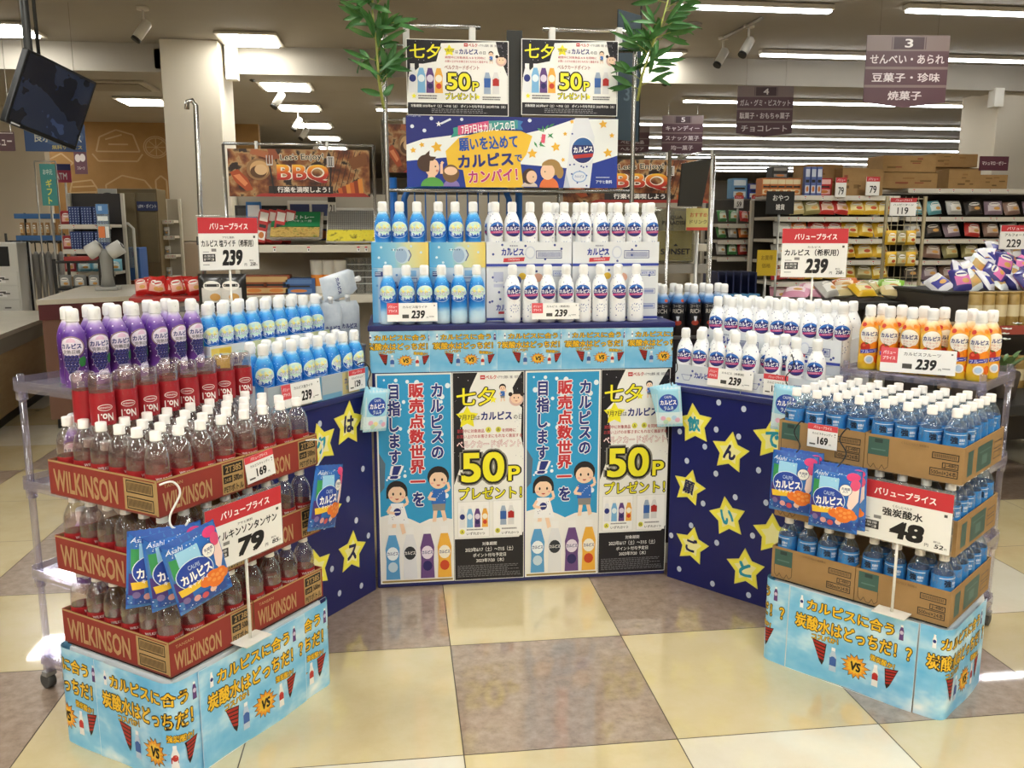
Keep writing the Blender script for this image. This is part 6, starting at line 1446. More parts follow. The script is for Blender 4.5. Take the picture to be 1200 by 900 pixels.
def make_bluebox():
    t = thing('gift_box', 'x', 'box'); g = MB(); g.box(-.052, .052, 0, .12, 0, .17, bev=.003); g.build('box_body', mat('#26386e', .4), t)
    P = Print(100, 170, .104, .17); P.part('pattern_print')
    for i in range(4):
        for j in range(7): P.poly([(12 + 25 * i, 12 + 24 * j), (22 + 25 * i, 22 + 24 * j), (8 + 25 * i, 30 + 24 * j)], '#9fb4dc', 1)
    P.build(t); return t
bb = Family(make_bluebox)
for zi, z in enumerate((1.301, 1.541)):
    for k in range(3): bb('navy patterned box on the dark shelf, %s on the %s board' % (ORD[k], ['lower', 'upper'][zi]), (p0.x + .02 + .113 * k, 9.13, z), 0, 'navy patterned boxes')
rp = Family(lambda: soft_pack('x', .1, .13, .03, '#a8383c', '#e0b0a8'))
for k in range(3): rp('red packet at the near end of the dark shelf, %s along' % ORD[k], (p0.x - .065, 9.16, [1.541, 1.301, 1.081][k]), rb.uniform(-.3, .3), 'red packets on the dark shelf')
lp = Family(lambda: soft_pack('x', .14, .12, .05, '#7fc4dc', '#d6ecf2'))
for k in range(3): lp('pale blue wrapped pack on the low dark shelf, %s along' % ORD[k], (p0.x + .06 + .14 * k, 9.2, 1.081), rb.uniform(-.2, .2), 'pale blue packs')
# black wire basket stand in front
t = thing('basket_stand', 'black framed stand holding clear goods, before the far counter', 'stand', (at(92, 320, 8.62).x, 8.6, 0))
for s in (-1, 1):
    for y in (0, .35): g = MB(); g.box(s * .2 - .012, s * .2 + .012, y - .012, y + .012, 0, 1.22); g.build('leg', DARK, t)
for z in (.7, .95, 1.2): g = MB(); g.box(-.21, .21, -.01, .36, z - .02, z, bev=.003); g.build('shelf', DARK, t)
g = MB(); g.box(-.12, .1, .02, .3, 1.201, 1.24, bev=.004); g.build('red_sign_board', mat('#a83a34', .5), t)
cl = Family(lambda: soft_pack('x', .11, .12, .04, '#8c8c88', '#c9cac6'))
for k in range(6): cl('grey clear wrapped pack in the black framed stand, %s' % ORD[k], (at(92, 320, 8.62).x - .13 + .13 * (k % 3), 8.65, .701 if k < 3 else .951), rb.uniform(-.2, .2), 'grey packs in the black stand')
# brown board cabinets and clear screen behind the counter
p0, p1 = at(138, 262, 10.6), at(186, 262, 10.6)
t = thing('screen_cabinet', 'tall brown board cabinet with clear screen beside the pillar', 'cabinet', ((p0.x + p1.x) / 2, 10.6, 0)); w = (p1.x - p0.x) / 2
g = MB(); g.box(-w, w, 0, .4, 0, 1.95, bev=.008); g.build('cabinet_body', noisy('brown board', [(.2, '#6f5f42'), (.8, '#7f6e4e')], 3, .5), t)
for s in (-1, 1): g = MB(); g.box(s * w / 2 - w / 2 + .015, s * w / 2 + w / 2 - .015, -.014, -.001, 1.12, 1.9, bev=.004); d = g.build('door', noisy('olive board', [(.2, '#75674a'), (.8, '#857655')], 3, .45), t)
g = MB(); g.box(-w, w * .2, -.014, -.001, .55, 1.1, bev=.004); g.build('front_panel', mat('#7b4c40', .5), t)
flat_sign('section_sign', 'dark blue sign with white letters on top of the brown cabinet', 'sign', 160, 236, 185, 247, 10.55, '#2c3560', [('UFM・ポイント', 6, 28, 94, 72, '#dfe3ee')])
flat_sign('notice_board', 'framed picture notice standing left of the brown cabinet', 'notice', 114, 221, 138, 242, 10.2, '#c9c6bc', [('rect', 4, 4, 96, 70, '#b7b7ae'), ('disc', 50, 38, 30, 16, '#34322f'), ('rect', 4, 74, 96, 96, '#2c2a28'), ('くらし', 20, 78, 80, 92, '#dcdad4')], base=0)
t = thing('clear_screen', 'clear screen in a white tube frame over the far counter', 'screen', (at(150, 330, 9.5).x, 9.5, 0))
a, b = at(138, 262, 9.5), at(166, 340, 9.5); w = (b.x - a.x) / 2
g = MB(); g.tube([(-w, 0, 0), (-w, 0, a.z - .05), (-w + .05, 0, a.z), (w - .05, 0, a.z), (w, 0, a.z - .05), (w, 0, 0)], .014, 8); g.build('tube_frame', mat('#c9c8c0', .4), t)
g = MB(); g.box(-w + .015, w - .015, -.003, .003, 1.1, a.z - .03); g.build('clear_panel', clear('clear screen sheet', '#e6ebe6', .2, .05, .06), t)
g = MB(); g.box(-w * .7, w * .1, -.012, -.004, 1.4, 1.58, bev=.002); g.build('notice', mat('#b7c8cc', .5), t)
t = thing('blue_container', 'blue crate standing on the floor display behind the far counter', 'crate', (at(146, 308, 9.9).x, 9.9, 0)); g = MB(); g.box(-.14, .16, 0, .3, .95, 1.3, bev=.012); g.build('crate_body', mat('#3a64a8', .45), t); g = MB(); g.box(-.16, .2, -.01, .34, 0, .949, bev=.008); g.build('stand_base', mat('#7a4a3c', .5), t)
# further shelf right of the cabinet
p0, p1 = at(186, 260, 10.9), at(197, 260, 10.9)
shelf_unit('narrow white shelf of small goods beside the pillar', p0.x + .06, p1.x + .12, 10.75, .3, [.7, .95, 1.2, 1.42, 1.6], 1.85)
sg = Family(lambda: soft_pack('x', .07, .1, .03, '#d0cfc8', '#8f8e88'))
for k in range(4): sg('small pale packet on the narrow white shelf, %s board' % ORD[k], (p0.x + .10, 10.82, [.701, .951, 1.201, 1.421][k]), 0, 'packets on the narrow shelf')
# chrome pole by the pillar
a, b = at(229, 118, 6.4), at(240, 285, 6.4)
t = thing('chrome_pole', 'tall chrome pole with a hooked top standing before the pillar', 'pole', (b.x - .02, 6.4, 0))
g = MB(); g.tube([(0, 0, .02), (-.0, 0, 1.4), (a.x - b.x + .02, 0, a.z - .03), (a.x - b.x + .0, -.01, a.z), (a.x - b.x - .03, -.02, a.z - .01), (a.x - b.x - .035, -.02, a.z - .06)], .017, 10); g.build('tube', CHROME, t); g = MB(); g.box(-.14, .14, -.14, .14, 0, .02, bev=.005); g.build('foot', CHROME, t)
g = MB(); g.box(-.03, .03, -.03, .03, 1.38, 1.44, bev=.006); g.build('collar', DARK, t)
# red topped bin of small packs behind the purple bottles
p = at(206, 346, 5.92)
t = thing('promotion_bin', 'red edged bin of red packets behind the purple and blue bottles', 'bin', (p.x, p.y, 0), .2)
g = MB(); g.box(-.25, .17, -.15, .2, 0, p.z - .03, bev=.01); g.build('bin_body', mat('#9a8f8a', .5), t); g = MB(); g.box(-.27, .19, -.17, .22, p.z - .0295, p.z, bev=.006); g.build('rim', mat('#a5302c', .4), t)
rk = Family(lambda: soft_pack('x', .1, .12, .04, '#c22a26', '#e8b4a4'))
for k in range(10): rk('glossy red packet heaped in the red edged bin, %s' % ORD[k], (p.x - .2 + .037 * k, p.y + .03 * math.sin(k * 2), p.z + .002), 0, 'red packets in the bin', rot=(R(-25 + 9 * (k % 4)), R(10 * ((k % 3) - 1)), rb.uniform(-.6, .6)))

# ---------------------------------------------------------------- barbecue shelves behind the display
YG = 5.45
def bbq_food(nt, b):
    v = nt.nodes.new('ShaderNodeTexVoronoi'); v.inputs['Scale'].default_value = 9; nt.links.new(coords(nt, (1, 1, 1.2)), v.inputs['Vector'])
    n = noise(nt, 14, 5, coords(nt)); a = nt.nodes.new('ShaderNodeMath'); a.operation = 'MULTIPLY_ADD'; a.inputs[1].default_value = .6
    nt.links.new(v.outputs['Distance'], a.inputs[0]); nt.links.new(n, a.inputs[2])
    return ramp(nt, a.outputs[0], [(.35, '#1c120c'), (.55, '#3a2013'), (.7, '#6a3519'), (.82, '#8f5a30'), (.93, '#b08a5c'), (1, '#2a1a10')])
M_FOOD = nmat('grilled food print', bbq_food, .4)
def bbq(P):
    P.part('sheet'); P.rect(0, 0, 900, 305, M_FOOD, 0, n=(4, 2))
    P.part('picture_print')
    P.disc(190, 130, 76, 70, '#8f6a44', 1, n=24); P.disc(196, 128, 60, 54, '#caa06c', 2, n=24); P.disc(190, 146, 52, 40, '#5a3a20', 3, n=20); P.disc(206, 132, 40, 34, '#d6b183', 4, n=18)
    P.poly([(10, 150), (60, 130), (120, 190), (150, 260), (110, 270), (40, 210)], '#a84a22', 2); P.poly([(30, 170), (70, 160), (120, 220), (100, 240)], '#d98452', 3)
    for k in range(7): P.line([(640 + 34 * k, 10), (560 + 34 * k, 300)], 4, '#3a2418', 1)
    for k in range(6): P.poly([(690 + 26 * k, 250 - 12 * k), (720 + 26 * k, 244 - 12 * k), (730 + 26 * k, 300), (700 + 26 * k, 300)], ['#c8622a', '#8f3a1c', '#d98a3a'][k % 3], 2)
    P.poly([(760, 60), (880, 20), (890, 90), (790, 130)], '#7a4a26', 2); P.poly([(160, 305), (200, 284), (860, 280), (900, 305)], '#a3322a', 5); P.poly([(250, 0), (300, 0), (330, 60), (270, 70)], '#8f4a2c', 3); P.poly([(150, 0), (260, 20), (250, 60), (140, 30)], '#a8623c', 2)
    P.rect(250, 236, 660, 284, '#2a2220', 5)
    for u, fork in ((262, True), (652, False)):
        P.line([(u, 110), (u + (24 if fork else -14), 286)], 9, '#1c1a1a', 6)
        if fork:
            for d in (-18, 0, 18): P.line([(u + d, 40), (u + d, 100)], 5, '#c9c4bc', 6)
            P.line([(u - 18, 100), (u + 18, 100)], 10, '#c9c4bc', 6)
        else: P.rect(u - 26, 44, u + 20, 112, '#dcd8d0', 6); P.rect(u - 20, 50, u + 14, 106, '#2a2624', 7); [P.rect(u - 16 + 11 * k, 54, u - 11 + 11 * k, 102, '#dcd8d0', 8) for k in range(3)]
    def fire(nt, b):
        t_ = nt.nodes.new('ShaderNodeTexCoord'); sp = nt.nodes.new('ShaderNodeSeparateXYZ'); nt.links.new(t_.outputs['Generated'], sp.inputs[0]); return ramp(nt, sp.outputs[2], [(0, '#9a2226'), (.45, '#c8402a'), (.75, '#ea8a2a'), (1, '#f4c23e')])
    P.part('title_lettering'); P.text('BBQ', 304, 96, 636, 218, nmat('fiery print', fire, .4), 10, bold=.03)
    P.part('lettering'); P.text('BBQ', 304, 96, 636, 218, '#f4ead6', 8, bold=.07); P.text("Let's Enjoy!", 330, 28, 606, 78, '#1f1714', 9, bold=.02, out=(.05, '#f0e4c8'), rot=2); P.text('行楽を満喫しよう！', 304, 240, 640, 278, '#f4f0e8', 9, bold=.03)
def bbq_banner(label, u0, u1, v0, v1, Y, frame=True):
    a, b = at(u0, v0, Y), at(u1, v1, Y); W_, H_ = b.x - a.x, a.z - b.z
    t = put_print('barbecue_banner', label, 'banner', bbq, 900, 305, W_, H_, ((a.x + b.x) / 2, Y, b.z), group='barbecue banners')
    for s in (-1, 1): g = MB(); g.tube([(s * (W_ / 2 + .025), .02, H_ + .03), (s * (W_ / 2 + .025), .02, -b.z)], .009, 8); g.build('post', CHROME, t)
    g = MB(); g.tube([(-W_ / 2 - .025, .02, H_ + .03), (W_ / 2 + .025, .02, H_ + .03)], .009, 8); g.build('top_rail', CHROME, t)
    for x in (-.3, .2): g = MB(); g.box(W_ * x - .008, W_ * x + .008, .004, .03, H_ - .02, H_ + .045, bev=.003); g.build('clip', mat('#e4e2dc', .4), t)
bbq_banner('large barbecue banner on the shelf beside the pillar', 266, 434, 174, 231, YG - .05)
bbq_banner('barbecue banner whose end shows behind the right chrome post', 660, 832, 186, 238, YG - .05)
bbq_banner('barbecue banner mostly hidden behind the wide blue banner', 452, 560, 145, 203, YG + .9)
zA = at(380, 287, YG).z; zB = at(380, 345, YG + .1).z
pa, pb = at(262, 290, YG), at(838, 290, YG)
shelf_unit('long cream shelf of barbecue goods behind the display', pa.x, pb.x, YG, .5, [.55, zB, zA], zA + .32, CREAMSH, '#a89f8e', lip=mat('#cfc8b6', .4))
def make_foil():
    t = thing('foil_tray_pack', 'aluminium tray pack with green card and picture, on the barbecue shelf', 'tray pack'); Wd, D = .33, .24
    g = MB(); g.add([(-Wd / 2 + .03, .02, 0), (Wd / 2 - .03, .02, 0), (Wd / 2 - .03, D - .02, 0), (-Wd / 2 + .03, D - .02, 0), (-Wd / 2, 0, .035), (Wd / 2, 0, .035), (Wd / 2, D, .035), (-Wd / 2, D, .035)], [(3, 2, 1, 0), (0, 1, 5, 4), (1, 2, 6, 5), (2, 3, 7, 6), (3, 0, 4, 7), (4, 5, 6, 7)]); g.build('foil_tray', noisy('foil', [(.3, '#b9b7b0'), (.7, '#e6e4de')], 30, .2, .5, metal=.7, bump=.3), t)
    g = MB(); g.box(-Wd / 2 + .02, Wd / 2 - .02, .1, D - .005, .036, .042); g.build('green_card', mat('#1f7a4a', .4), t)
    g = MB(); g.box(-Wd / 2 + .02, Wd / 2 - .02, .012, .098, .036, .040); g.build('picture_card', noisy('noodle picture', [(.3, '#8f7438'), (.5, '#c9a860'), (.7, '#6a7a34')], 40, .4), t)
    P = Print(100, 30, .26, .08); P.part('lettering'); P.text('アルミトレー', 20, 4, 92, 16, '#eef4ee', 1, bold=.03); P.text('バーベキュー用', 24, 19, 86, 27, '#eef4ee', 1); P.disc(10, 10, 7, 7, '#e6c84a', 1); o = P.build(t, M=Matrix.Translation((0, .13, .0432)) @ Matrix.Rotation(R(-90), 4, 'X')); return t
tf = make_foil(); q = at(345, 275, YG); tf.location = (q.x + .0, YG + .02, zA + .012); tf.rotation_euler = (R(42), 0, 0)
def make_grill():
    t = thing('grill_mesh_pack', 'grey grill mesh pack with yellow card, on the barbecue shelf', 'grill pack'); Wd, D = .32, .3
    g = MB(); g.box(-Wd / 2, Wd / 2, 0, D, 0, .012, bev=.002); g.build('pack_board', mat('#cfccc4', .5), t)
    g = MB()
    for k in range(26): g.tube([(-Wd / 2 + .01 + .0122 * k, .1, .0145), (-Wd / 2 + .01 + .0122 * k, D - .03, .0145)], .0016, 5)
    for k in range(14): g.tube([(-Wd / 2 + .01, .1 + .013 * k, .0155), (Wd / 2 - .01, .1 + .013 * k, .0155)], .0016, 5)
    g.build('wire_mesh', mat('#8f8d88', .3, .8), t)
    g = MB(); g.box(-Wd / 2 + .004, Wd / 2 - .004, .004, .098, .0125, .016); g.build('yellow_card', noisy('yellow food card', [(.3, '#dcc83c'), (.55, '#e6d84a'), (.7, '#6a5a2a')], 25, .4), t); return t
tf = make_grill(); q = at(413, 275, YG); tf.location = (q.x, YG + .02, zA + .01); tf.rotation_euler = (R(44), 0, 0)
bx = Family(lambda: upright_box('x', .06, .2, .16, '#b8322e', '#e8e2d8'))
def upright_box(label, w, h, d, c1, c2, name='retail_box'):
    t = thing(name, label, 'box'); g = MB(); g.box(-w / 2, w / 2, 0, d, 0, h, bev=.003); g.build('box_body', mat(c1, .4), t)
    P = Print(100, 200, w, h); P.part('front_print'); P.rect(10, 16, 90, 70, c2, 1); P.rect(16, 90, 84, 110, '#2a2826', 1); P.rect(10, 130, 90, 184, c2, 1); P.disc(50, 156, 26, 20, '#c87a3a', 2, n=14); P.build(t); return t
for k in range(4): q = at(303 + 10 * k, 280, YG); bx('red barbecue box leaning on the cream shelf, %s along' % ORD[k], (q.x, YG + .05 + .03 * (k % 2), zA + .016), .25, 'red barbecue boxes', rot=(R(-8), R(12), .2))
bx2 = Family(lambda: upright_box('x', .09, .26, .06, '#2f6fb0', '#dfe8ee'))
bx2('blue and white box behind the red barbecue boxes', (at(292, 268, YG).x, YG + .2, zA + .001), .1)
dk = Family(lambda: upright_box('x', .17, .24, .1, '#1d1c1c', '#3a3634'))
for k, u in enumerate((282, 312)): dk('black goods box standing at the back of the cream shelf, %s' % ['next to the pillar', 'by the red boxes'][k], (at(u, 255, YG).x, YG + .3, zA + .002), 0, 'black goods boxes')
st_ = Family(lambda: upright_box('x', .15, .27, .1, '#d8d4c8', '#35406a'))
for k, u in enumerate((345, 372)): st_('white and navy stove box at the back of the cream shelf, %s' % ['behind the foil tray', 'by the number card'][k], (at(u, 250, YG).x, YG + .3, zA + .002), 0, 'white stove boxes')
flat_sign('number_card', 'white number card 21 with a black head on the cream shelf', 'card', 384, 231, 394, 252, YG + .2, '#e9e6de', [('rect', 0, 0, 100, 28, '#2a2624'), ('21', 22, 42, 78, 88, '#2a2624')], base=zA)
ynp = Family(lambda: soft_pack('x', .12, .14, .03, '#d8c23a', '#8f6a2a'))
for k in range(3): ynp('yellow food packet at the end of the cream shelf, %s' % ORD[k], (at(424 + 14 * k, 262, YG).x, YG + .3, zA + .001), .1, 'yellow packets on the cream shelf')
# cups and goods on the lower board
def make_cup():
    t = thing('paper_cup_stack', 'x', 'cups'); g = MB(); g.lathe([(0, .032), (.004, .034), (.2, .045), (.205, .047), (.21, .045)], 16); g.build('cup', mat('#e6e2d6', .45), t); g = MB(); g.lathe([(.05, .0372), (.12, .0408)], 16, cap0=False, cap1=False); g.build('orange_band', mat('#e08a36', .45), t); return t
cup = Family(make_cup)
for k, u in enumerate((373, 386, 400)): q = at(u, 345, YG + .15); cup('sleeve of white and orange paper cups on the lower board, %s' % ORD[k], (q.x, YG + .15, zB + .001), k, 'paper cup sleeves')
def make_clearcup():
    t = thing('clear_cup_stack', 'x', 'cups'); g = MB(); g.lathe([(0, .03), (.004, .032), (.22, .042), (.225, .044)], 14); g.build('cup', clear('clear cup', '#e4e4e0', .22, .1, .3, '#a8a8a2'), t); g = MB()
    for z in (.06, .1, .14, .18): g.lathe([(z, .0355 + z * .03), (z + .006, .0362 + z * .03)], 14, cap0=False, cap1=False)
    g.build('rim_ring', mat('#b9b8b2', .3), t); return t
ccp = Family(make_clearcup)
for k, u in enumerate((413, 423, 433)): q = at(u, 345, YG + .15); ccp('sleeve of clear cups on the lower board, %s' % ORD[k], (q.x, YG + .15, zB + .001), 0, 'clear cup sleeves')
cbag = Family(lambda: soft_pack('x', .16, .2, .04, '#2a2826', '#d8d4cc', 'charcoal_bag'))
for k, u in enumerate((250, 272)): q = at(u, 340, YG - .3); cbag('black and white charcoal bag under the price sign, %s' % ['by the red packets', 'by the sign pole'][k], (q.x, YG - .3, zB - .05), 0, 'charcoal bags')
t = thing('charcoal_stand', 'dark low stand under the charcoal bags beside the cream shelf', 'stand', (at(262, 345, YG - .3).x, YG - .3, 0)); g = MB(); g.box(-.3, .22, -.1, .25, 0, zB - .052, bev=.006); g.build('stand_body', DARK, t); g = MB(); g.box(-.31, .23, -.11, -.101, zB - .14, zB - .055, bev=.001); g.build('front_lip', GREYSH, t)
lb = Family(lambda: upright_box('x', .17, .12, .12, '#8f4a2c', '#c8a26a'))
for k in range(2): lb('brown food box on the lower board beside the charcoal, %s' % ORD[k], (at(298 + 26 * k, 340, YG + .1).x, YG + .1, zB + .001), 0, 'brown food boxes')
lb2 = Family(lambda: upright_box('x', .2, .1, .14, '#3a5a8c', '#5a7aa8')); lb2('blue wrapped pack on the lower board by the paper cups', (at(350, 335, YG + .1).x, YG + .1, zB + .001), 0)
# sunset drink dispenser goods at the right end
def make_disp():
    t = thing('drinks_bag', 'x', 'bag'); g = MB(); g.box(-.13, .13, 0, .1, 0, .34, bev=.02); g.build('clear_bag', clear('clear party bag', '#d8d6c8', .25, .06, .25, '#a8a696'), t)
    g = MB(); g.box(-.118, .118, .012, .088, .012, .2, bev=.015); g.build('yellow_drink', mat('#c8b84a', .3), t)
    P = Print(100, 130, .26, .34); P.part('lettering'); P.text('SUNSET', 12, 96, 88, 110, '#2a2620', 2, bold=.03); P.poly([(44, 90), (50, 84), (56, 90)], '#2a2620', 2); P.text('AQUA\nPARADISE', 14, 18, 76, 40, '#2a2620', 2, bold=.03); P.build(t); return t
ds = Family(make_disp)
for k, u in enumerate((752, 790)): q = at(u, 308, YG - .1); ds('clear drinks bag lettered in black by the barbecue shelf, %s' % ['behind the white bottles', 'outermost'][k], (q.x, YG - .12, q.z), .1, 'clear drinks bags')
q = at(800, 309, YG - .1); t = thing('drinks_shelf', 'grey bracket shelf under the clear drinks bags', 'shelf', (q.x - .05, YG - .14, 0)); g = MB(); g.box(-.42, .2, 0, .13, q.z - .06, q.z - .002, bev=.004); g.build('board', GREYSH, t)
for s in (-.4, .18): g = MB(); g.box(s - .012, s + .012, .1, .125, 0, q.z - .061); g.build('leg', GREYSH, t)
# black slanted board and its posts
a, b = at(793, 190, 5.0), at(836, 242, 5.0)
t = thing('leaning_board', 'dark wrapped panel hanging from a chrome stand, left of the snack aisle', 'panel', ((a.x + b.x) / 2, 5.0, b.z), R(20)); w = b.x - a.x
g = MB(); g.add([(-w / 2, 0, 0), (w / 2 - .06, 0, 0), (w / 2, 0, a.z - b.z + .03), (-w / 2 + .02, 0, a.z - b.z - .01)] + [(-w / 2, .012, 0), (w / 2 - .06, .012, 0), (w / 2, .012, a.z - b.z + .03), (-w / 2 + .02, .012, a.z - b.z - .01)], [(0, 1, 2, 3), (7, 6, 5, 4), (0, 4, 5, 1), (1, 5, 6, 2), (2, 6, 7, 3), (3, 7, 4, 0)]); g.build('panel', mat('#33322f', .25, spec=.7), t)
g = MB(); g.tube([(w / 2 + .02, .02, -b.z), (w / 2 + .02, .02, a.z - b.z + .08), (-w / 2, .02, a.z - b.z + .02)], .011, 8); g.build('stand_tube', CHROME, t); g = MB(); g.tube([(-w / 2 - .05, .03, -b.z), (-w / 2 - .05, .03, a.z - b.z + .06)], .011, 8); g.build('stand_post', CHROME, t)
yp = flat_sign('yellow_poster', 'yellow notice with red heading behind the chrome posts', 'notice', 805, 244, 832, 270, 5.24, '#d8cf86', [('rect', 0, 86, 100, 100, '#c84a3a'), ('おすすめ', 14, 20, 86, 40, '#c85a3a'), ('ドリンク', 14, 52, 86, 70, '#6a5a34')], base=0)

# ---------------------------------------------------------------- snack aisle on the right
YS = 7.9
def zs_at(vs, Y, u): return [at(u, v, Y).z for v in vs]
# three gondolas
GA = (at(838, 300, 8.6).x, at(908, 300, 8.6).x); GBx = (at(903, 300, YS).x, at(1052, 300, YS).x); GC = (at(1056, 300, YS + .25).x, at(1056, 300, YS + .25).x + 2.2)
zA_ = zs_at([301, 281, 262], 8.6, 870); zB_ = zs_at([355, 330, 305, 280, 254, 229], YS, 980); zC_ = zs_at([330, 305, 280, 254, 221], YS + .25, 1120)
shelf_unit('narrow shelf of small candy packets, farthest left of the snack aisle', GA[0], GA[1], 8.6, .45, [.5] + zA_, zA_[-1] + .25, mat('#bdb7aa', .4), '#5a544c')
shelf_unit('snack shelf with the yellow bags, behind the large price sign', GBx[0], GBx[1], YS, .55, [.4] + zB_, zB_[-1] - .032, mat('#bdb7aa', .4), '#3f3a34')
shelf_unit('snack shelf carrying brown cartons on top, behind the candy heap', GC[0], GC[1], YS + .25, .55, [.4] + zC_, zC_[-1] - .032, mat('#bdb7aa', .4), '#37332e')
bag_cols = {'yellow': ('#e2b52a', '#f2e2a0'), 'red': ('#c2322c', '#f0c8b8'), 'green': ('#4a8a4a', '#dfe6d0'), 'teal': ('#5a9aa2', '#d6e6e6'), 'dusty brown': ('#8a6a5a', '#c8b4a6'), 'mauve': ('#8a7480', '#cfc0c4'), 'olive': ('#8f8450', '#d0c694'), 'pink': ('#e09ab4', '#f6dfe6'), 'silver': ('#b4b2ac', '#e4e2dc'), 'orange': ('#e07a34', '#f4d8b4'), 'black': ('#2a2624', '#6a5c50'), 'lime': ('#8fc83a', '#d8ecb0'), 'cream': ('#d8c48a', '#efe6c8')}
fam = {}
def sbag(col, big=True):
    k = (col, big)
    if k not in fam: 
        w, h, d = (.175, .145, .042) if big else (.1, .12, .03)
        fam[k] = Family(lambda: soft_pack('x', w, h, d, *bag_cols[col]))
    return fam[k]
def fill(rowname, x0, x1, Y, z, plan, big=True, lean=-24):
    n = len(plan); cnt = {}
    for k, c in enumerate(plan):
        cnt[c] = cnt.get(c, 0) + 1
        x = x0 + (x1 - x0) * (k + .5) / n
        sbag(c, big)('%s snack bag on %s, %s such' % (c, rowname, ORD[cnt[c] - 1]), (x, Y + .06, z + .022), 0, 'snack bags on the aisle shelves', rot=(R(lean + rb.uniform(-5, 5)), R(rb.uniform(-6, 6)), rb.uniform(-.25, .25)))
BN = ['the lowest board behind the price sign', 'the fifth board behind the price sign', 'the fourth board behind the price sign', 'the third board behind the price sign', 'the second board behind the price sign']
for z, nm, plan in zip(zB_, BN, [['pink', 'pink', 'silver', 'cream', 'yellow', 'yellow', 'yellow'], ['red', 'orange', 'yellow', 'yellow', 'yellow', 'olive', 'yellow'], ['silver', 'red', 'red', 'red', 'yellow', 'yellow', 'yellow'], ['silver', 'orange', 'red', 'red', 'yellow', 'yellow', 'yellow'], ['black', 'cream', 'olive', 'red', 'red', 'yellow', 'yellow', 'yellow']]):
    fill(nm, GBx[0] + .05, GBx[1] - .05, YS, z, plan)
CN = ['the lowest board behind the candy heap', 'the third board behind the candy heap', 'the second board behind the candy heap', 'the top board behind the candy heap']
for z, nm, plan in zip(zC_[:4], CN, [['black', 'mauve', 'dusty brown', 'silver', 'mauve', 'black', 'dusty brown', 'olive', 'silver', 'black'], ['olive', 'dusty brown', 'olive', 'olive', 'black', 'dusty brown', 'red', 'olive', 'silver', 'mauve'], ['silver', 'black', 'mauve', 'red', 'dusty brown', 'silver', 'dusty brown', 'mauve', 'silver', 'black'], ['teal', 'teal', 'silver', 'black', 'mauve', 'dusty brown', 'mauve', 'green', 'green', 'olive']]):
    fill(nm, GC[0] + .05, GC[1] - .05, YS + .25, z, plan)
AN = ['the lowest board of the narrow candy shelf', 'the middle board of the narrow candy shelf', 'the top board of the narrow candy shelf']
for z, nm, plan in zip(zA_, AN, [['silver', 'green', 'red', 'red', 'red'], ['green', 'silver', 'orange', 'red', 'olive'], ['green', 'green', 'red', 'red', 'red']]):
    fill(nm, GA[0] + .03, GA[1] - .03, 8.6, z, plan, False)
# goods and cartons on top of the shelves
def make_carton(w, h, d, seed):
    def f():
        t = thing('brown_carton', 'x', 'carton'); g = MB(); g.box(-w / 2, w / 2, 0, d, 0, h, bev=.004); g.build('carton_body', M_KRAFT, t)
        P = Print(100, 100, w, h); P.part('front_print'); r_ = random.Random(seed)
        for k in range(5): u, v = r_.uniform(6, 70), r_.uniform(12, 76); P.rect(u, v, u + r_.uniform(10, 24), v + r_.uniform(5, 14), r_.choice(['#7a5c34', '#6a4e2c', '#8f6a3c', '#8a4a34']), 1)
        P.rect(0, 48.5, 100, 50, '#927346', 1); P.build(t)
        g = MB(); g.box(-w / 2 - .0003, w / 2 + .0003, d / 2 - .03, d / 2 + .03, h, h + .0006); g.build('tape', mat('#b9a27a', .3), t); return t
    return f
zt = zC_[-1] + .001; zt2 = zB_[-1] + .001
for k, (u0, u1, v0, v1, Y, z, lab) in enumerate([(1033, 1098, 199, 218, YS + .3, zt, 'flat brown carton on the shelf, under the tall stack'), (1036, 1097, 178, 198, YS + .3, None, 'brown carton on top of the flat one, topmost of the tall stack'),
        (1113, 1148, 196, 219, YS + .3, zt, 'brown carton with a white label beside the plum shelf sign'), (1149, 1180, 203, 220, YS + .3, zt, 'brown carton with a dark mark under the plum shelf sign'), (1096, 1145, 180, 196, YS + .62, zt + .2, 'brown carton lying behind the labelled one'),
        (988, 1016, 196, 229, YS + .1, zt2, 'brown carton with red print above the yellow bags'), (1012, 1034, 196, 228, YS + .14, zt2, 'brown carton with a round mark beside the price card'), (946, 986, 190, 228, YS + .25, zt2, 'pale brown carton behind the red box')]):
    a, b = at(u0, v0, Y), at(u1, v1, Y); h = a.z - b.z
    if z is None: z = zt + (at(1033, 199, YS + .3).z - at(1033, 218, YS + .3).z) + .002
    if k == 4: z = b.z
    f_ = Family(make_carton(b.x - a.x, h, .3, k)); f_(lab, ((a.x + b.x) / 2, Y, z), 0, 'brown cartons on the shelf tops')
for k, (u, Y, z0, z1, w) in enumerate([(1120, YS + .66, zt, at(1100, 196, YS + .62).z - .002, .5)]):
    t = thing('brown_carton', ['plain carton under the carton lying at the back', 'plain carton under the end one of the snack shelf'][k], 'carton', (at(u, 210, Y).x, Y, z0), 0, 'brown cartons on the shelf tops'); g = MB(); g.box(-w / 2, w / 2, 0, .26, 0, z1 - z0, bev=.004); g.build('carton_body', M_KRAFT, t); g = MB(); g.box(-w / 2, w / 2, -.0006, 0, (z1 - z0) * .45, (z1 - z0) * .55); g.build('tape', mat('#b9a27a', .3), t)
flat_sign('shelf_sign', 'plum shelf sign for marshmallow and jelly on the carton', 'sign', 1149, 183, 1181, 200, YS + .28, '#5c3440', [('マシュマロ・ゼリー', 8, 34, 92, 62, '#ece2e4')])
tb = Family(lambda: upright_box('x', .16, .2, .14, '#6a9ac4', '#d8e4ea')); tb('pale blue goods box standing on the narrow candy shelf', (at(866, 240, 8.7).x, 8.7, zA_[-1] + .252), 0)
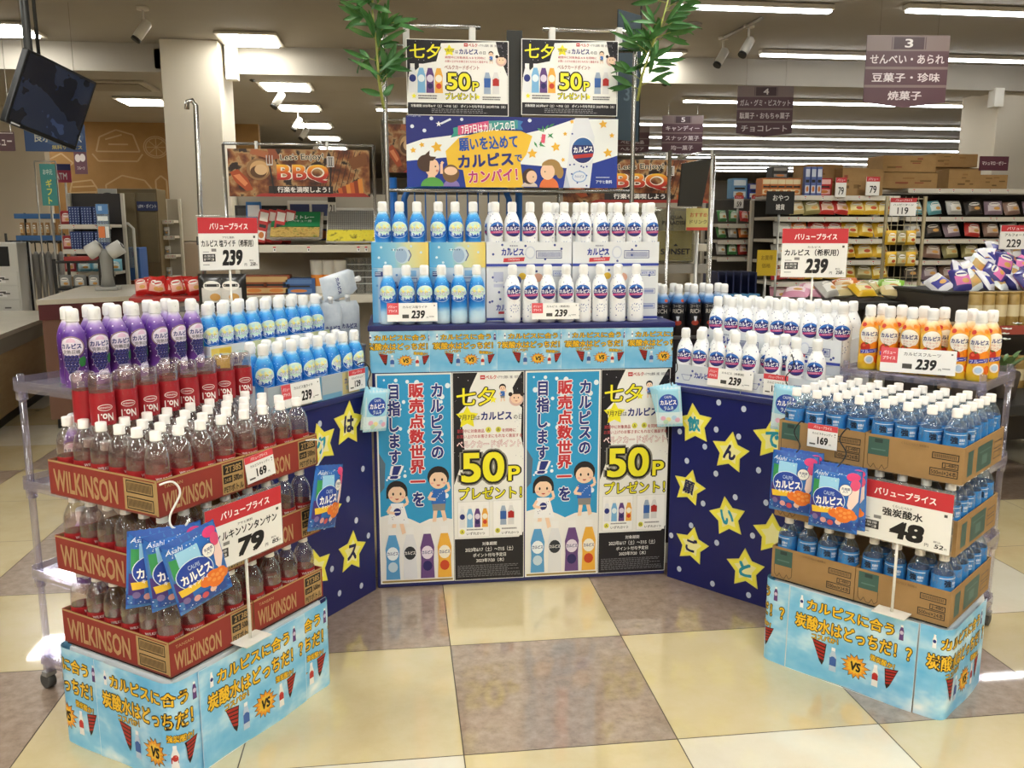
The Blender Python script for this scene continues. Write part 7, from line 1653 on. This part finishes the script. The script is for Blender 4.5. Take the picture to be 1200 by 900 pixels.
tb2 = Family(lambda: upright_box('x', .18, .15, .14, '#2c3f8f', '#eceae6')); tb2('white and navy box beside the pale blue one on the candy shelf', (at(886, 240, 8.7).x, 8.7, zA_[-1] + .252), 0)
ob = Family(lambda: upright_box('x', .09, .16, .14, '#c8763a', '#e6d2a8'))
for k in range(5): ob('orange and tan packet box above the yellow bags, %s along' % ORD[k], (at(903 + 9 * k, 225, YS).x, YS + .1, zt2 + .0), 0, 'orange packet boxes')
rb2 = Family(lambda: upright_box('x', .16, .16, .16, '#b82c2c', '#e8b8b0')); rb2('bright red box beside the price card on the snack shelf', (at(969, 222, YS).x, YS + .06, zt2), 0)
kb = Family(lambda: upright_box('x', .16, .1, .14, '#2c2a28', '#8f8a84')); kb('dark goods box on top of the orange packet boxes', (at(920, 200, YS).x, YS + .1, zt2 + .162), 0)
bt = Family(lambda: upright_box('x', .05, .26, .05, '#5a6aa2', '#c8ced8'))
for k in range(3): bt('slim blue and white carton beside the red box, %s' % ORD[k], (at(948 + 7 * k, 215, YS).x, YS + .03, zt2 + .0), 0, 'slim cartons')
for lab, u0, v0, u1, v1, Y, pr in [('little price card 79 above the red bags', 980, 208, 991, 231, YS - .03, '79'), ('little price card 79 above the yellow bags', 1016, 207, 1030, 229, YS - .03, '79'), ('little price card at the candy shelf, nearer the chrome stand', 861, 229, 871, 244, 8.55, '59'), ('little price card at the candy shelf, beside the black sign', 881, 229, 892, 244, 8.55, '59')]:
    flat_sign('shelf_price_card', lab, 'price card', u0, v0, u1, v1, Y, '#eeece6', [('rect', 0, 0, 100, 26, '#c23a40'), (pr, 26, 48, 78, 88, '#1f1c1c'), ('バリュー', 14, 6, 86, 20, '#f6e8e8')], group='shelf price cards', base=(zA_[-1] if Y > 8 else zB_[-1]))
flat_sign('category_sign', 'black shelf sign with white characters between the candy shelves', 'sign', 899, 224, 930, 251, YS - .15, '#1f1e1c', [('おやつ', 22, 16, 80, 42, '#d8d6d0'), ('雑貨', 34, 56, 66, 82, '#e4e2dc')], base=0)
yb = flat_sign('yellow_card', 'mustard hanging card in front of the candy shelf, beside the price sign', 'card', 888, 293, 909, 323, 6.8, '#c8a828', [('お買得', 20, 20, 80, 40, '#8a7018'), ('価格', 24, 52, 70, 70, '#8a7018')], base=0)
# wire display with the 119 card
a, b = at(1040, 230, 7.0), at(1076, 340, 7.0); cx = (a.x + b.x) / 2; w = (b.x - a.x) / 2
t = thing('wire_rack', 'tan wire rack with hanging packets and the 119 card, between the snack shelves', 'rack', (cx, 7.0, 0))
M_WIRE = mat('#a89c7c', .5)
for s in (-1, 1): g = MB(); g.box(s * w - .012, s * w + .012, -.01, .012, 0, a.z, bev=.003); g.build('post', M_WIRE, t)
g = MB()
for k in range(16): g.tube([(-w, .005, .1 + (a.z - .12) * k / 15), (w, .005, .1 + (a.z - .12) * k / 15)], .003, 5)
for k in range(1, 6): g.tube([(-w + 2 * w * k / 6, .008, .05), (-w + 2 * w * k / 6, .008, a.z)], .003, 5)
g.build('wire_mesh', M_WIRE, t)
flat_sign('shelf_price_card', 'price card 119 on the tan wire rack', 'price card', 1044, 232, 1073, 253, 6.98, '#eeece6', [('rect', 0, 0, 100, 24, '#b83a3e'), ('119', 28, 52, 70, 90, '#1f1c1c'), ('バリュープライス', 18, 6, 82, 18, '#f6e8e8'), ('ハッピーターン', 12, 32, 88, 44, '#3a3836')], group='shelf price cards')
for r_, v in enumerate((287, 312)):
    for k in range(3): q = at(1046 + 11.5 * k, v, 6.93); sbag(['yellow', 'olive', 'yellow'][k], False)('small packet hanging on the tan wire rack, %s of the %s row' % (ORD[k], ['upper', 'lower'][r_]), (q.x, 6.968, q.z), 0, 'packets on the wire rack')
# heap of wrapped candy in a bin
qb = on_z(1165, 345, .98)
bx0, bx1 = at(1105, 345, 5.2).x, at(1105, 345, 5.2).x + .95
t = thing('candy_bin', 'low black edged bin heaped with white and purple wrapped bags', 'bin', ((bx0 + bx1) / 2, 5.2, 0)); w = (bx1 - bx0) / 2
zb = at(1150, 345, 5.2).z
g = MB(); g.box(-w, w, 0, .6, .1, zb, bev=.008); g.build('bin_body', mat('#3a3430', .5), t); g = MB(); g.box(-w - .01, w + .01, -.012, .61, zb + .0005, zb + .02, bev=.004); g.build('rim', DARK, t)
cb = [Family(lambda: soft_pack('x', .13, .16, .035, '#e6e4ea', '#4a4a9c')), Family(lambda: soft_pack('x', .13, .16, .035, '#3f3c86', '#e07ab4')), Family(lambda: soft_pack('x', .13, .16, .035, '#dfe6e6', '#c8a868'))]
cc = ['white and violet', 'violet and pink', 'white and tan']
n = 0
for layer in range(5):
    m = [9, 8, 7, 6, 4][layer]
    for k in range(m):
        x = (bx0 + bx1) / 2 + .06 * layer + (k - (m - 1) / 2) * .098; kind = rb.choice([0, 0, 1, 1, 2])
        cb[kind]('%s wrapped bag in the candy heap, layer %s from the rim, %s along' % (cc[kind], ['one', 'two', 'three', 'four', 'five'][layer], ORD[k]), (x, 5.26 + .05 * layer + rb.uniform(-.02, .02), zb + .021 + .052 * layer), 0, 'wrapped bags in the candy heap', rot=(R(rb.uniform(-58, -28)), R(rb.uniform(-40, 40)), rb.uniform(-.7, .7)))
flat_sign('shelf_price_card', 'price card 229 standing in the candy heap at the edge', 'price card', 1174, 264, 1204, 292, 5.42, '#eeece6', [('rect', 0, 0, 100, 26, '#c23a40'), ('229', 22, 58, 74, 92, '#1f1c1c'), ('アルフォート', 14, 34, 86, 46, '#3a3836'), ('バリュー', 20, 7, 80, 20, '#f6e8e8')], group='shelf price cards', base=zb)
# tins in two tiers below, lime packs, orange packs
def make_tin():
    t = thing('snack_tin', 'x', 'tin'); g = MB(); g.lathe([(0, .036), (.004, .038), (.19, .038), (.194, .036)], 18); g.build('tin_body', noisy('gold tin print', [(.3, '#8f7038'), (.7, '#c2a362')], 12, .35, .5), t)
    g = MB(); g.lathe([(.1945, .0385), (.206, .0385), (.208, .036)], 18); g.build('lid', mat('#a88a4c', .4), t); g = MB(); g.lathe([(.06, .0384), (.13, .0384)], 18, cap0=False, cap1=False); g.build('label', mat('#d8c8a0', .4), t); return t
tin = Family(make_tin)
xa = at(1148, 400, 4.8).x
t = thing('tin_shelf', 'red edged board shelf carrying gold tins in two tiers', 'shelf', (xa + .35, 4.77, 0)); zt_ = [at(1160, 458, 4.8).z, at(1160, 383, 4.8).z]
for z in zt_: g = MB(); g.box(-.42, .45, 0, .34, z - .03, z, bev=.004); d = g.build('board', mat('#8f7a5a', .5), t); g = MB(); g.box(-.42, .45, -.006, -.0005, z - .045, z + .01); g.build('red_edge', mat('#a04a3c', .5), d)
for s in (-.41, .44): g = MB(); g.box(s - .012, s + .012, .3, .33, 0, zt_[1] - .031); g.build('leg', DARK, t)
for r_, z in enumerate(zt_):
    for k in range(6): tin('gold snack tin on the %s red edged board, %s along' % (['lower', 'upper'][r_], ORD[k]), (xa - .03 + .081 * k, 4.83, z + .001), k * .7, 'gold snack tins')
t = thing('low_table', 'dark low table of loose lime and orange packs before the snack shelves', 'table', (at(1060, 350, 5.6).x, 5.6, 0)); zt3 = at(1060, 352, 5.7).z
g = MB(); g.box(-.85, .1, 0, .6, zt3 - .05, zt3 - .001, bev=.006); g.build('table_top', DARK, t)
for sx in (-.8, .06):
    for sy in (.05, .55): g = MB(); g.box(sx - .02, sx + .02, sy - .02, sy + .02, 0, zt3 - .051); g.build('leg', DARK, t)
x0 = at(1060, 350, 5.6).x
for k, (dx, dy, c) in enumerate([(-.75, .1, 'pink'), (-.6, .15, 'pink'), (-.47, .1, 'silver'), (-.33, .2, 'cream'), (-.2, .12, 'yellow'), (-.08, .2, 'olive'), (.0, .12, 'cream'), (-.05, .42, 'orange'), (.06, .28, 'lime'), (.1, .08, 'lime'), (.11, .46, 'lime'), (-.2, .45, 'orange')]):
    sbag(c)('%s pack lying on the dark low table, %s along' % (c, ORD[k]), (x0 + dx, 5.6 + dy, zt3 + .03), 0, 'packs on the low table', rot=(R(-72 + 12 * (k % 3)), R(rb.uniform(-8, 8)), rb.uniform(-.8, .8)))
# blue slotted box below the candy shelf
q0, q1 = at(838, 345, 6.6), at(892, 320, 6.6)
t = thing('divider_box', 'blue topped bin with navy dividers under the narrow candy shelf', 'bin', ((q0.x + q1.x) / 2, 6.6, 0)); w = (q1.x - q0.x) / 2
g = MB(); g.box(-w, w, 0, .4, 0, q0.z, bev=.006); g.build('bin_body', mat('#4f8fc0', .45), t)
for k in range(6): g = MB(); x = -w + .03 + (2 * w - .06) * k / 5; g.box(x - .006, x + .006, .02, .36, q0.z + .0005, q0.z + .17); g.build('divider', mat('#22294e', .45), t)
# flowers in the shade at the right edge
def plant(label, p, seed):
    r_ = random.Random(seed); t = thing('potted_plant', label, 'plant', p)
    g = MB(); g.lathe([(0, .07), (.01, .075), (.14, .095), (.15, .09)], 16); g.build('pot', mat('#4a4038', .6), t)
    g = MB()
    for k in range(46):
        a = r_.uniform(0, 2 * PI); L = r_.uniform(.12, .24); wd = r_.uniform(.008, .016); d = Vector((math.cos(a), math.sin(a), 0)); sd = Vector((-d.y, d.x, 0)); b0 = Vector((d.x * .03, d.y * .03, .14))
        g.grid(lambda s, q: b0 + d * (L * .55 * q) + Vector((0, 0, L * (q - .5 * q * q))) + sd * wd * (2 * s - 1) * math.sin(PI * (q * .9 + .08)), 2, 5)
    g.build('foliage', noisy('plant leaf', [(.2, '#3f6a38'), (.8, '#7f9a68')], 9, .5), t)
    g = MB()
    for k in range(9):
        a = r_.uniform(0, 2 * PI); rd = r_.uniform(.02, .13); c = Vector((rd * math.cos(a), rd * math.sin(a), r_.uniform(.3, .42)))
        for m in range(6): e = Vector((math.cos(m * PI / 3), math.sin(m * PI / 3), .35)) * .028; s_ = Vector((-e.y, e.x, 0)) * .5; g.add([c, c + e * .6 + s_, c + e, c + e * .6 - s_], [(0, 1, 2, 3)])
    g.build('blossom', mat('#e6e8e4', .5), t)
fz = at(1190, 520, 4.3)
t = thing('plant_bench', 'dark bench under the potted plants at the right edge', 'bench', (fz.x + .1, 4.2, 0)); g = MB(); g.box(-.55, .6, -.02, .46, .5, .56, bev=.008); g.build('bench_top', DARK, t)
for sx in (-.5, .55):
    for sy in (.02, .45): g = MB(); g.box(sx - .02, sx + .02, sy - .02, sy + .02, 0, .499); g.build('leg', DARK, t)
for k, (dx, dy) in enumerate([(-.4, .12), (-.15, .2), (.12, .14), (.4, .2)]): plant('white flowering potted plant on the dark bench, %s from the rack' % ORD[k], (fz.x + .1 + dx, 4.2 + dy, .561), k + 3)
